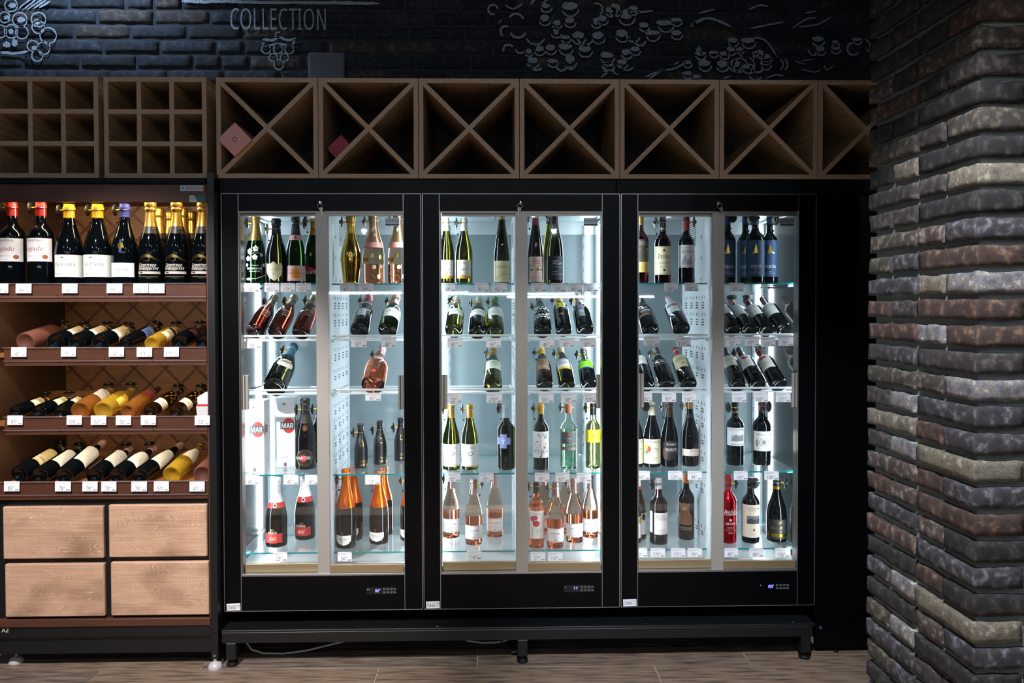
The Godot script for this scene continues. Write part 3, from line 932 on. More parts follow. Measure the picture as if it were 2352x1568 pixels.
func build_wall_drawing() -> void:
	chalk("chalk_grapes", "white chalk drawing of a bunch of grapes at the upper left", [
		["c", -2.594, 3.138, 0.032, 0.0069, 0, 360],
		["c", -2.628, 3.076, 0.0275, 0.0069, 0, 360],
		["c", -2.551, 3.065, 0.0366, 0.0069, 0, 360],
		["c", -2.456, 3.066, 0.0366, 0.0069, 0, 360],
		["c", -2.651, 3.005, 0.032, 0.0069, 0, 360],
		["c", -2.596, 3.005, 0.0343, 0.0069, 0, 360],
		["c", -2.541, 2.999, 0.032, 0.0069, 0, 360],
		["c", -2.457, 3.028, 0.032, 0.0069, 0, 360],
		["c", -2.408, 2.984, 0.0412, 0.0069, 0, 360],
		["c", -2.487, 2.932, 0.0275, 0.0069, 0, 360],
		["c", -2.431, 2.921, 0.032, 0.0069, 0, 360],
		["c", -2.465, 2.881, 0.0275, 0.0069, 0, 360],
		["b", -2.588, 3.138, 0.0206, 0.0137],
		["b", -2.544, 3.065, 0.0206, 0.016],
		["b", -2.617, 3.076, 0.0137, 0.0114],
		["b", -2.463, 3.055, 0.0183, 0.0137],
		["b", -2.596, 3.005, 0.0137, 0.0137],
		["b", -2.48, 2.921, 0.0137, 0.0114],
		["l", [[-2.653, 2.898], [-2.586, 2.894], [-2.509, 2.903]], 0.0137],
		["b", -2.619, 2.938, 0.0183, 0.016],
		["b", -2.579, 2.947, 0.0137, 0.0206],
		["l", [[-2.557, 3.121], [-2.517, 3.154], [-2.483, 3.177]], 0.0069],
		["l", [[-2.535, 3.116], [-2.484, 3.155], [-2.461, 3.177]], 0.0069],
		["l", [[-2.513, 3.117], [-2.45, 3.161], [-2.428, 3.177]], 0.0069],
		["l", [[-2.484, 3.121], [-2.417, 3.166]], 0.0092],
		["l", [[-2.451, 3.126], [-2.395, 3.162]], 0.0092]])
	chalk("chalk_lettering", "white chalk word COLLECTION over a small grape emblem on the wall", [
		["t", "COLLECTION", -1.23, 3.076, 0.492, 0.1098, 0],
		["l", [[-1.725, 3.166], [-1.607, 3.163], [-1.495, 3.166], [-1.316, 3.162], [-1.092, 3.162], [-0.868, 3.161], [-0.71, 3.16]], 0.016],
		["l", [[-1.311, 2.972], [-1.262, 2.968], [-1.228, 2.982], [-1.183, 2.968], [-1.138, 2.978]], 0.0137],
		["c", -1.232, 2.995, 0.0137, 0.0069, 40, 320],
		["c", -1.294, 2.921, 0.0229, 0.0069, 0, 360],
		["c", -1.233, 2.921, 0.0229, 0.0069, 0, 360],
		["c", -1.175, 2.921, 0.0229, 0.0069, 0, 360],
		["c", -1.258, 2.878, 0.0206, 0.0069, 0, 360],
		["c", -1.2, 2.879, 0.0206, 0.0069, 0, 360],
		["c", -1.229, 2.842, 0.0252, 0.0069, 0, 360],
		["l", [[-1.311, 2.954], [-1.296, 2.941], [-1.228, 2.946], [-1.148, 2.942]], 0.0114],
		["l", [[-1.147, 2.973], [-1.157, 2.939]], 0.0114]])
	chalk("chalk_grapes", "big white chalk bunch of grapes above the middle cooler", [
		["b", 0.1593, 3.159, 0.0214, 0.0192],
		["c", 0.162, 3.15, 0.0303, 0.0085, 195, 352],
		["b", 0.1523, 3.091, 0.0214, 0.0192],
		["c", 0.155, 3.082, 0.0303, 0.0085, 195, 352],
		["b", 0.283, 3.1543, 0.0393, 0.022],
		["c", 0.288, 3.144, 0.0443, 0.0085, 195, 352],
		["b", 0.2163, 3.0664, 0.0214, 0.0137],
		["c", 0.219, 3.06, 0.0257, 0.0085, 195, 352],
		["b", 0.2838, 3.0797, 0.025, 0.0165],
		["c", 0.287, 3.072, 0.0303, 0.0085, 195, 352],
		["b", 0.2122, 3.0253, 0.0143, 0.022],
		["c", 0.214, 3.015, 0.028, 0.0085, 195, 352],
		["b", 0.3289, 3.002, 0.0321, 0.0192],
		["c", 0.333, 2.993, 0.0373, 0.0085, 195, 352],
		["b", 0.2618, 2.9911, 0.025, 0.011],
		["c", 0.265, 2.986, 0.0257, 0.0085, 195, 352],
		["b", 0.0692, 2.9184, 0.0143, 0.0137],
		["c", 0.071, 2.912, 0.021, 0.0085, 195, 352],
		["b", 0.1253, 2.9317, 0.0214, 0.0165],
		["c", 0.128, 2.924, 0.028, 0.0085, 195, 352],
		["b", 0.1818, 2.9387, 0.025, 0.0165],
		["c", 0.185, 2.931, 0.0303, 0.0085, 195, 352],
		["b", 0.2604, 2.9437, 0.0357, 0.0165],
		["c", 0.265, 2.936, 0.0373, 0.0085, 195, 352],
		["b", 0.3629, 2.934, 0.0321, 0.0192],
		["c", 0.367, 2.925, 0.0373, 0.0085, 195, 352],
		["b", 0.0893, 2.8707, 0.0286, 0.0165],
		["c", 0.093, 2.863, 0.0327, 0.0085, 195, 352],
		["b", 0.1923, 2.8681, 0.0286, 0.011],
		["c", 0.196, 2.863, 0.028, 0.0085, 195, 352],
		["b", 0.2838, 2.8783, 0.025, 0.022],
		["c", 0.287, 2.868, 0.035, 0.0085, 195, 352],
		["b", 0.4217, 3.077, 0.0178, 0.0192],
		["c", 0.424, 3.068, 0.028, 0.0085, 195, 352],
		["b", 0.4323, 3.002, 0.0286, 0.0192],
		["c", 0.436, 2.993, 0.035, 0.0085, 195, 352],
		["b", 0.4563, 3.0917, 0.0214, 0.0165],
		["c", 0.459, 3.084, 0.028, 0.0085, 195, 352],
		["b", 0.5003, 3.1354, 0.0286, 0.0137],
		["c", 0.504, 3.129, 0.0303, 0.0085, 195, 352],
		["b", 0.5238, 3.1463, 0.025, 0.022],
		["c", 0.527, 3.136, 0.035, 0.0085, 195, 352],
		["b", 0.5799, 3.1138, 0.0321, 0.0275],
		["c", 0.584, 3.101, 0.0443, 0.0085, 195, 352],
		["b", 0.6158, 3.1434, 0.025, 0.0137],
		["c", 0.619, 3.137, 0.028, 0.0085, 195, 352],
		["b", 0.6728, 3.0574, 0.025, 0.0137],
		["c", 0.676, 3.051, 0.028, 0.0085, 195, 352],
		["b", 0.5579, 3.014, 0.0321, 0.0192],
		["c", 0.562, 3.005, 0.0373, 0.0085, 195, 352],
		["b", 0.717, 3.0174, 0.0393, 0.0137],
		["c", 0.722, 3.011, 0.0373, 0.0085, 195, 352],
		["b", 0.6268, 2.9324, 0.025, 0.0137],
		["c", 0.63, 2.926, 0.028, 0.0085, 195, 352],
		["b", 0.4774, 2.8997, 0.0357, 0.0165],
		["c", 0.482, 2.892, 0.0373, 0.0085, 195, 352],
		["b", 0.5818, 2.9177, 0.025, 0.0165],
		["c", 0.585, 2.91, 0.0303, 0.0085, 195, 352],
		["b", 0.4898, 2.8518, 0.025, 0.0124],
		["c", 0.493, 2.846, 0.0268, 0.0085, 195, 352],
		["b", 0.5588, 2.8644, 0.025, 0.0137],
		["c", 0.562, 2.858, 0.028, 0.0085, 195, 352],
		["b", 0.7851, 3.0694, 0.0464, 0.0137],
		["c", 0.791, 3.063, 0.042, 0.0085, 195, 352],
		["b", 0.8443, 3.0851, 0.0286, 0.011],
		["c", 0.848, 3.08, 0.028, 0.0085, 195, 352],
		["b", 0.8443, 3.0184, 0.0286, 0.0137],
		["c", 0.848, 3.012, 0.0303, 0.0085, 195, 352],
		["c", -0.117, 3.132, 0.0252, 0.0092, 0, 300],
		["c", 0.128, 3.143, 0.0503, 0.0114, 20, 160],
		["c", 0.003, 3.07, 0.0412, 0.0114, 20, 150],
		["c", 0.014, 3.029, 0.0412, 0.0114, 200, 340],
		["c", -0.05, 3.02, 0.0275, 0.0114, 60, 240],
		["c", 0.105, 3.003, 0.0503, 0.0092, 200, 340],
		["c", 0.424, 3.136, 0.032, 0.0092, -60, 120],
		["c", 0.367, 2.993, 0.0412, 0.0114, 180, 330],
		["c", 0.619, 3.006, 0.0366, 0.0114, 180, 340],
		["c", 0.653, 2.983, 0.032, 0.0114, 190, 350],
		["c", 0.287, 2.857, 0.032, 0.0092, 180, 330],
		["c", -0.036, 2.923, 0.0275, 0.0114, 30, 200],
		["c", 0.025, 2.93, 0.0229, 0.0092, 180, 330],
		["c", 0.109, 2.856, 0.0366, 0.0114, 190, 320],
		["c", 0.242, 2.845, 0.0275, 0.0114, 190, 330],
		["c", 0.493, 2.846, 0.0366, 0.0092, 180, 320],
		["c", 0.585, 2.858, 0.0366, 0.0092, 190, 330],
		["l", [[0.584, 3.137], [0.653, 3.124], [0.722, 3.133]], 0.0114],
		["l", [[0.917, 3.053], [0.997, 3.094], [1.066, 3.081], [1.135, 3.05]], 0.0137],
		["l", [[0.928, 3.048], [0.951, 3.087]], 0.0114],
		["l", [[-0.081, 3.065], [-0.099, 3.042], [-0.072, 3.081]], 0.0092],
		["l", [[-0.054, 3.155], [-0.008, 3.137], [0.037, 3.165]], 0.0092],
		["l", [[0.676, 2.784], [0.768, 2.825], [0.837, 2.859]], 0.0092],
		["l", [[0.539, 2.797], [0.493, 2.812], [0.447, 2.783]], 0.0092]])
	chalk("chalk_grapes", "white chalk grapes and tendrils beside the pillar top", [
		["b", 1.1438, 2.9814, 0.025, 0.0137],
		["c", 1.147, 2.975, 0.028, 0.0085, 195, 352],
		["b", 1.223, 2.9814, 0.0393, 0.0137],
		["c", 1.228, 2.975, 0.0373, 0.0085, 195, 352],
		["b", 1.1333, 2.9367, 0.0214, 0.0165],
		["c", 1.136, 2.929, 0.028, 0.0085, 195, 352],
		["b", 1.1797, 2.9341, 0.0178, 0.011],
		["c", 1.182, 2.929, 0.021, 0.0085, 195, 352],
		["b", 1.0978, 2.9111, 0.025, 0.011],
		["c", 1.101, 2.906, 0.0257, 0.0085, 195, 352],
		["b", 0.9713, 2.9111, 0.0286, 0.011],
		["c", 0.975, 2.906, 0.028, 0.0085, 195, 352],
		["b", 1.0408, 2.9168, 0.025, 0.0082],
		["c", 1.044, 2.913, 0.0233, 0.0085, 195, 352],
		["b", 1.2828, 2.9191, 0.025, 0.011],
		["c", 1.286, 2.914, 0.0257, 0.0085, 195, 352],
		["b", 1.3173, 2.8974, 0.0286, 0.0137],
		["c", 1.321, 2.891, 0.0303, 0.0085, 195, 352],
		["b", 0.9033, 2.8651, 0.0214, 0.011],
		["c", 0.906, 2.86, 0.0233, 0.0085, 195, 352],
		["b", 0.9939, 2.8607, 0.0321, 0.0165],
		["c", 0.998, 2.853, 0.035, 0.0085, 195, 352],
		["b", 1.0868, 2.858, 0.025, 0.0192],
		["c", 1.09, 2.849, 0.0327, 0.0085, 195, 352],
		["b", 1.1558, 2.859, 0.025, 0.0192],
		["c", 1.159, 2.85, 0.0327, 0.0085, 195, 352],
		["b", 0.9028, 2.8081, 0.025, 0.011],
		["c", 0.906, 2.803, 0.0257, 0.0085, 195, 352],
		["b", 0.9483, 2.7901, 0.0286, 0.011],
		["c", 0.952, 2.785, 0.028, 0.0085, 195, 352],
		["b", 1.2239, 2.8454, 0.0321, 0.0137],
		["c", 1.228, 2.839, 0.0327, 0.0085, 195, 352],
		["b", 1.3173, 2.8601, 0.0286, 0.011],
		["c", 1.321, 2.855, 0.028, 0.0085, 195, 352],
		["b", 1.5939, 2.9904, 0.0321, 0.0137],
		["c", 1.598, 2.984, 0.0327, 0.0085, 195, 352],
		["b", 1.6058, 2.9384, 0.025, 0.0137],
		["c", 1.609, 2.932, 0.028, 0.0085, 195, 352],
		["b", 1.6877, 2.9755, 0.0178, 0.0096],
		["c", 1.69, 2.971, 0.0198, 0.0085, 195, 352],
		["b", 1.6878, 2.9441, 0.025, 0.011],
		["c", 1.691, 2.939, 0.0257, 0.0085, 195, 352],
		["b", 1.8028, 2.9888, 0.025, 0.0082],
		["c", 1.806, 2.985, 0.0233, 0.0085, 195, 352],
		["c", 1.378, 2.855, 0.032, 0.0092, -60, 60],
		["c", 1.402, 2.855, 0.032, 0.0092, -60, 60],
		["c", 1.182, 2.85, 0.0366, 0.0092, 0, 300],
		["c", 1.274, 2.85, 0.0366, 0.0114, 180, 340],
		["c", 1.783, 2.939, 0.032, 0.0114, 90, 330],
		["c", 1.841, 2.956, 0.032, 0.0092, -70, 80],
		["c", 1.575, 2.938, 0.032, 0.0092, 180, 330],
		["c", 1.217, 2.85, 0.0412, 0.0069, -80, 80],
		["l", [[1.251, 2.998], [1.32, 2.976], [1.378, 2.896]], 0.0092],
		["l", [[0.952, 2.917], [0.965, 2.944], [0.979, 2.903]], 0.0114],
		["l", [[0.699, 2.775], [0.791, 2.836], [0.86, 2.866]], 0.0092],
		["l", [[0.786, 2.821], [0.848, 2.837], [0.894, 2.866]], 0.0114],
		["l", [[1.239, 3.043], [1.32, 3.06], [1.412, 3.078]], 0.0092],
		["l", [[1.458, 3.045], [1.528, 3.091], [1.585, 3.102]], 0.0092],
		["l", [[1.493, 3.052], [1.597, 3.068], [1.666, 3.107]], 0.0092],
		["l", [[0.963, 3.121], [1.043, 3.14]], 0.0092],
		["l", [[1.227, 3.141], [1.285, 3.164], [1.331, 3.158]], 0.0092],
		["l", [[1.527, 3.125], [1.585, 3.136]], 0.0092],
		["l", [[1.471, 2.874], [1.529, 2.856]], 0.0069],
		["l", [[1.506, 2.874], [1.575, 2.886]], 0.0069],
		["l", [[1.506, 2.833], [1.575, 2.817], [1.61, 2.829]], 0.0069],
		["l", [[1.626, 2.856], [1.645, 2.829], [1.679, 2.852]], 0.0069],
		["l", [[1.321, 2.782], [1.367, 2.8], [1.413, 2.796]], 0.0092],
		["l", [[1.229, 2.793], [1.263, 2.77], [1.298, 2.791]], 0.0092],
		["l", [[1.09, 2.781], [1.136, 2.795]], 0.0092],
		["l", [[1.182, 2.918], [1.194, 2.884]], 0.0114],
		["l", [[1.251, 2.923], [1.256, 2.884]], 0.0092],
		["l", [[1.274, 2.923], [1.279, 2.884]], 0.0092]])


# ---------- black panels round the coolers ----------
func build_panels() -> void:
	var o := thing("fascia_panel", "long black fascia panel between the racks and the cooler tops", "panel")
	slab("board", Vector3(-1.335, 2.086, -0.3), Vector3(0.424, 2.15, -0.004), M.fascia, o, 0.002)
	slab("board", Vector3(0.4265, 2.086, -0.3), Vector3(1.6, 2.15, -0.004), M.fascia, o, 0.002)
	o = thing("filler_panel", "tall black filler panel between the right cooler and the pillar", "panel", Vector3(1.47, 0, -0.02))
	slab("board", Vector3(-0.13, 0.02, -0.02), Vector3(0.35, 2.083, 0.0), M.black_satin, o, 0.0015)
	part("screw_cover", turned([Vector2(0, 0), Vector2(0.007, 0), Vector2(0.006, 0.002), Vector2(0, 0.002)], 16, Basis(Vector3.RIGHT, PI / 2)), plain("#3a4048", 0.4), o, Vector3(-0.105, 0.115, 0.0))
	part("foot", turned([Vector2(0, 0), Vector2(0.012, 0), Vector2(0.012, 0.006), Vector2(0.004, 0.008), Vector2(0.004, 0.03), Vector2(0, 0.03)], 16), M.rubber, o, Vector3(-0.03, 0.0, -0.01))
	part("foot", turned([Vector2(0, 0), Vector2(0.012, 0), Vector2(0.012, 0.006), Vector2(0.004, 0.008), Vector2(0.004, 0.03), Vector2(0, 0.03)], 16), M.rubber, o, Vector3(0.26, 0.0, -0.01))
	o = thing("support_post", "black steel post between the wooden shelf unit and left cooler", "post", Vector3(-1.353, 0, 0.035))
	slab("steel_tube", Vector3(-0.016, 0.04, -0.4), Vector3(0.016, 2.168, 0.018), M.black_metal, o, 0.002)
	part("leveling_foot", turned([Vector2(0, 0), Vector2(0.031, 0), Vector2(0.031, 0.006), Vector2(0.026, 0.018), Vector2(0.014, 0.026), Vector2(0.006, 0.028), Vector2(0.006, 0.042), Vector2(0, 0.042)], 24), M.foot_white, o, Vector3(0.0, 0, 0.01))
	slab("screw", Vector3(-0.004, 0.052, 0.018), Vector3(0.004, 0.06, 0.02), M.chrome, o)
	o = thing("wall_box", "flat pale square box on the brick wall behind the racks", "wall box", Vector3(-0.978, 2.78, BACK + 0.045))
	slab("cover", Vector3(-0.093, -0.18, -0.03), Vector3(0.093, 0.117, 0.0), plain("#55575f", 0.6), o, 0.006)
	slab("inner_panel", Vector3(-0.08, -0.17, 0.0), Vector3(0.08, 0.104, 0.003), plain("#484a53", 0.65), o, 0.002)
	# under the stand
	var s := Soup.new()
	s.tube([Vector3(-1.258, 0.088, -0.06), Vector3(-1.250, 0.060, -0.06), Vector3(-1.227, 0.029, -0.06), Vector3(-1.174, 0.011, -0.06), Vector3(-1.086, 0.008, -0.06), Vector3(-0.987, 0.020, -0.06), Vector3(-0.888, 0.043, -0.06), Vector3(-0.809, 0.062, -0.06), Vector3(-0.750, 0.081, -0.06)], 0.0045)
	tag(part("power_cable", s.done(), plain("#a8a8a6", 0.6), self), "grey power cable sagging to the floor under the left cooler", "cable")
	s = Soup.new()
	s.tube([Vector3(-0.294, 0.080, -0.06), Vector3(-0.245, 0.057, -0.06), Vector3(-0.185, 0.048, -0.06), Vector3(-0.115, 0.048, -0.06), Vector3(-0.071, 0.057, -0.06), Vector3(-0.039, 0.077, -0.06)], 0.0045)
	tag(part("power_cable", s.done(), plain("#a8a8a6", 0.6), self), "grey power cable hanging in a shallow loop beside the middle stand leg", "cable")
	s = Soup.new()
	s.tube([Vector3(-0.09, 0.12, -0.06), Vector3(-0.09, 0.05, -0.05), Vector3(-0.04, 0.02, -0.02), Vector3(0.02, 0.025, -0.03), Vector3(0.045, 0.06, -0.06), Vector3(0.05, 0.14, -0.1)], 0.004)
	tag(part("power_cable", s.done(), M.rubber, self), "black cable looped round behind the middle leg of the stand", "cable")
	o = thing("socket_box", "grey plastic socket box hanging under the middle cooler", "socket box", Vector3(0.2, 0.06, -0.12))
	slab("housing", Vector3(-0.13, 0.0, -0.06), Vector3(0.05, 0.08, 0.03), plain("#9a9ca0", 0.5), o, 0.006)
	slab("lid", Vector3(-0.125, 0.004, 0.03), Vector3(0.045, 0.076, 0.036), plain("#a4a6aa", 0.5), o, 0.003)

func build_stand() -> void:
	var o := thing("cooler_stand", "long black steel stand carrying the three coolers", "stand", Vector3(0, 0, 0))
	slab("top_rail", Vector3(-1.325, 0.105, 0.005), Vector3(1.3, 0.153, 0.045), M.black_metal, o, 0.002)
	slab("rear_rail", Vector3(-1.325, 0.105, -0.5), Vector3(1.3, 0.153, -0.46), M.black_metal, o, 0.002)
	slab("deck", Vector3(-1.325, 0.153, -0.5), Vector3(1.31, 0.162, 0.045), M.black_metal, o, 0.001)
	for x in [-1.285, 0.0, 1.27]:
		for z in [0.025, -0.48]:
			slab("leg", Vector3(x - 0.022, 0.03, z - 0.02), Vector3(x + 0.022, 0.105, z + 0.02), M.black_metal, o, 0.002)
			part("leveling_foot", turned([Vector2(0, 0), Vector2(0.024, 0), Vector2(0.026, 0.006), Vector2(0.022, 0.016), Vector2(0.008, 0.02), Vector2(0.008, 0.032), Vector2(0, 0.032)], 20), M.rubber, o, Vector3(x, 0, z))
	for x in [-0.38, 0.56, 1.22]:
		part("screw", turned([Vector2(0, 0), Vector2(0.006, 0), Vector2(0.005, 0.002), Vector2(0, 0.002)], 12), M.chrome, o, Vector3(x, 0.162, 0.02))

# ---------- racks above ----------
func board(called: String, from: Vector3, to: Vector3, edge: Material, parent: Node) -> void:   # a board with its edge band in front
	var b := slab(called, from, Vector3(to.x, to.y, to.z - 0.001), M.oak_deep if edge == M.oak_up else M.oak_roof, parent)
	part("edge_band", boxm(Vector3(to.x - from.x, to.y - from.y, 0.001)), edge, b, Vector3(0, 0, (to.z - from.z) / 2.0))

func rack(x0: float, x1: float, label: String, grid: bool, flip := false) -> void:
	var y0 := 2.1525
	var y1 := 2.5935
	var t := 0.02
	var d := 0.4
	var w := x1 - x0
	var o := thing("grid_rack" if grid else "cross_rack", label, "wine rack", Vector3((x0 + x1) / 2.0, y0, 0), "square wooden racks in a row above the coolers")
	var h := y1 - y0
	board("side_board", Vector3(-w / 2, 0, -d), Vector3(-w / 2 + t, h, 0), M.oak_up, o)
	board("side_board", Vector3(w / 2 - t, 0, -d), Vector3(w / 2, h, 0), M.oak_up, o)
	board("top_board", Vector3(-w / 2 + t, h - t, -d), Vector3(w / 2 - t, h, 0), M.oak_along, o)
	board("bottom_board", Vector3(-w / 2 + t, 0, -d), Vector3(w / 2 - t, t, 0), M.oak_along, o)
	slab("back_panel", Vector3(-w / 2 + 0.001, 0.001, -d - 0.006), Vector3(w / 2 - 0.001, h - 0.001, -d), plain("#1d1712", 0.8), o)
	var iw := w - 2 * t
	var ih := h - 2 * t
	if grid:
		var c := (iw - 2 * t) / 3.0
		var r := (ih - 2 * t) / 3.0
		for k in 2:
			board("divider", Vector3(-iw / 2 + c * (k + 1) + t * k, t, -d), Vector3(-iw / 2 + (c + t) * (k + 1), h - t, -0.001), M.oak_up, o)
			for q in 3:
				board("shelf_board", Vector3(-iw / 2 + (c + t) * q, t + r * (k + 1) + t * k, -d), Vector3(-iw / 2 + (c + t) * q + c, t + (r + t) * (k + 1), -0.002), M.oak_along, o)
	else:
		var ang := atan2(ih, iw)
		var len := Vector2(iw, ih).length() + 0.006
		var sides := [1.0, -1.0] if not flip else [-1.0, 1.0]
		var turn := Basis(Vector3.BACK, -ang * sides[0])
		var b := part("diagonal_board", boxm(Vector3(len, t, d - 0.001)), M.oak_roof, o, Vector3(0, h / 2, -d / 2 - 0.001), turn)
		part("edge_band", boxm(Vector3(len, t, 0.001)), M.oak_along, b, Vector3(0, 0, d / 2))
		turn = Basis(Vector3.BACK, ang * sides[0])
		for s in [-1.0, 1.0]:
			var l := len / 2 - t / 2
			b = part("half_diagonal_board", boxm(Vector3(l, t, d - 0.002)), M.oak_roof, o, Vector3(0, h / 2, -d / 2 - 0.0015) + turn * Vector3(s * (l / 2 + t / 2), 0, 0), turn)
			part("edge_band", boxm(Vector3(l, t, 0.001)), M.oak_along, b, Vector3(0, 0, d / 2))

func build_racks() -> void:
	rack(-2.305, -1.857, "square wooden grid rack of nine cells, the outer left one", true)
	rack(-1.833, -1.386, "square wooden grid rack of nine cells, next to the cross racks", true)
	var xs := [-1.345, -0.897, -0.455, -0.007, 0.44, 0.887, 1.332, 1.776]
	var say := ["square cross rack that holds the pink box", "square cross rack that holds the red box", "empty square cross rack, first to the right of the red box", "empty square cross rack above the middle cooler's right door", "empty square cross rack above the right cooler's left door", "empty square cross rack above the right cooler's right door", "empty square cross rack half hidden behind the brick pillar"]
	for k in 7: rack(xs[k] + 0.001, xs[k + 1] - 0.002, say[k], false, k == 0)
	# boxes lying in the left cells, resting in the corner of the diagonal
	var t := Basis(Vector3.BACK, PI / 4.0)
	var o := thing("gift_box", "pink square gift box tilted in the first cross rack", "box", Vector3(-1.258, 2.318, -0.13))
	o.basis = Basis(Vector3.BACK, deg_to_rad(44.0))
	part("carton", boxm(Vector3(0.106, 0.106, 0.3), 0.002), plain("#d99a98", 0.6), o)
	slab("orange_side_label", Vector3(-0.04, -0.0538, 0.05), Vector3(0.045, -0.053, 0.148), plain("#d98a1e", 0.6), o)
	var q := Basis(Vector3.BACK, deg_to_rad(-44.0))
	prints_flat([["o", 0, 0, 0.0105, 0.0105, 0.0012, "#5a2f38"], ["s", 0, 0, 0.0135, 6, 0.75, "#6a3a42"], ["d", 0, 0, 0.0085, 0.0085, "#d99a98"], ["t", 0, 0, "VC", 0.008, 0.007, 1, "#5a2f38"]], o, Vector3(0, 0, 0.15), q)
	o = thing("gift_box", "red square box tilted in the second cross rack", "box", Vector3(-0.809, 2.295, -0.2))
	o.basis = Basis(Vector3.BACK, deg_to_rad(43.0))
	part("carton", boxm(Vector3(0.088, 0.088, 0.3), 0.002), plain("#8e0f24", 0.5), o)
	slab("foil_edge", Vector3(-0.0445, -0.03, 0.146), Vector3(-0.0435, 0.03, 0.15), plain("#b8c4b8", 0.4), o)

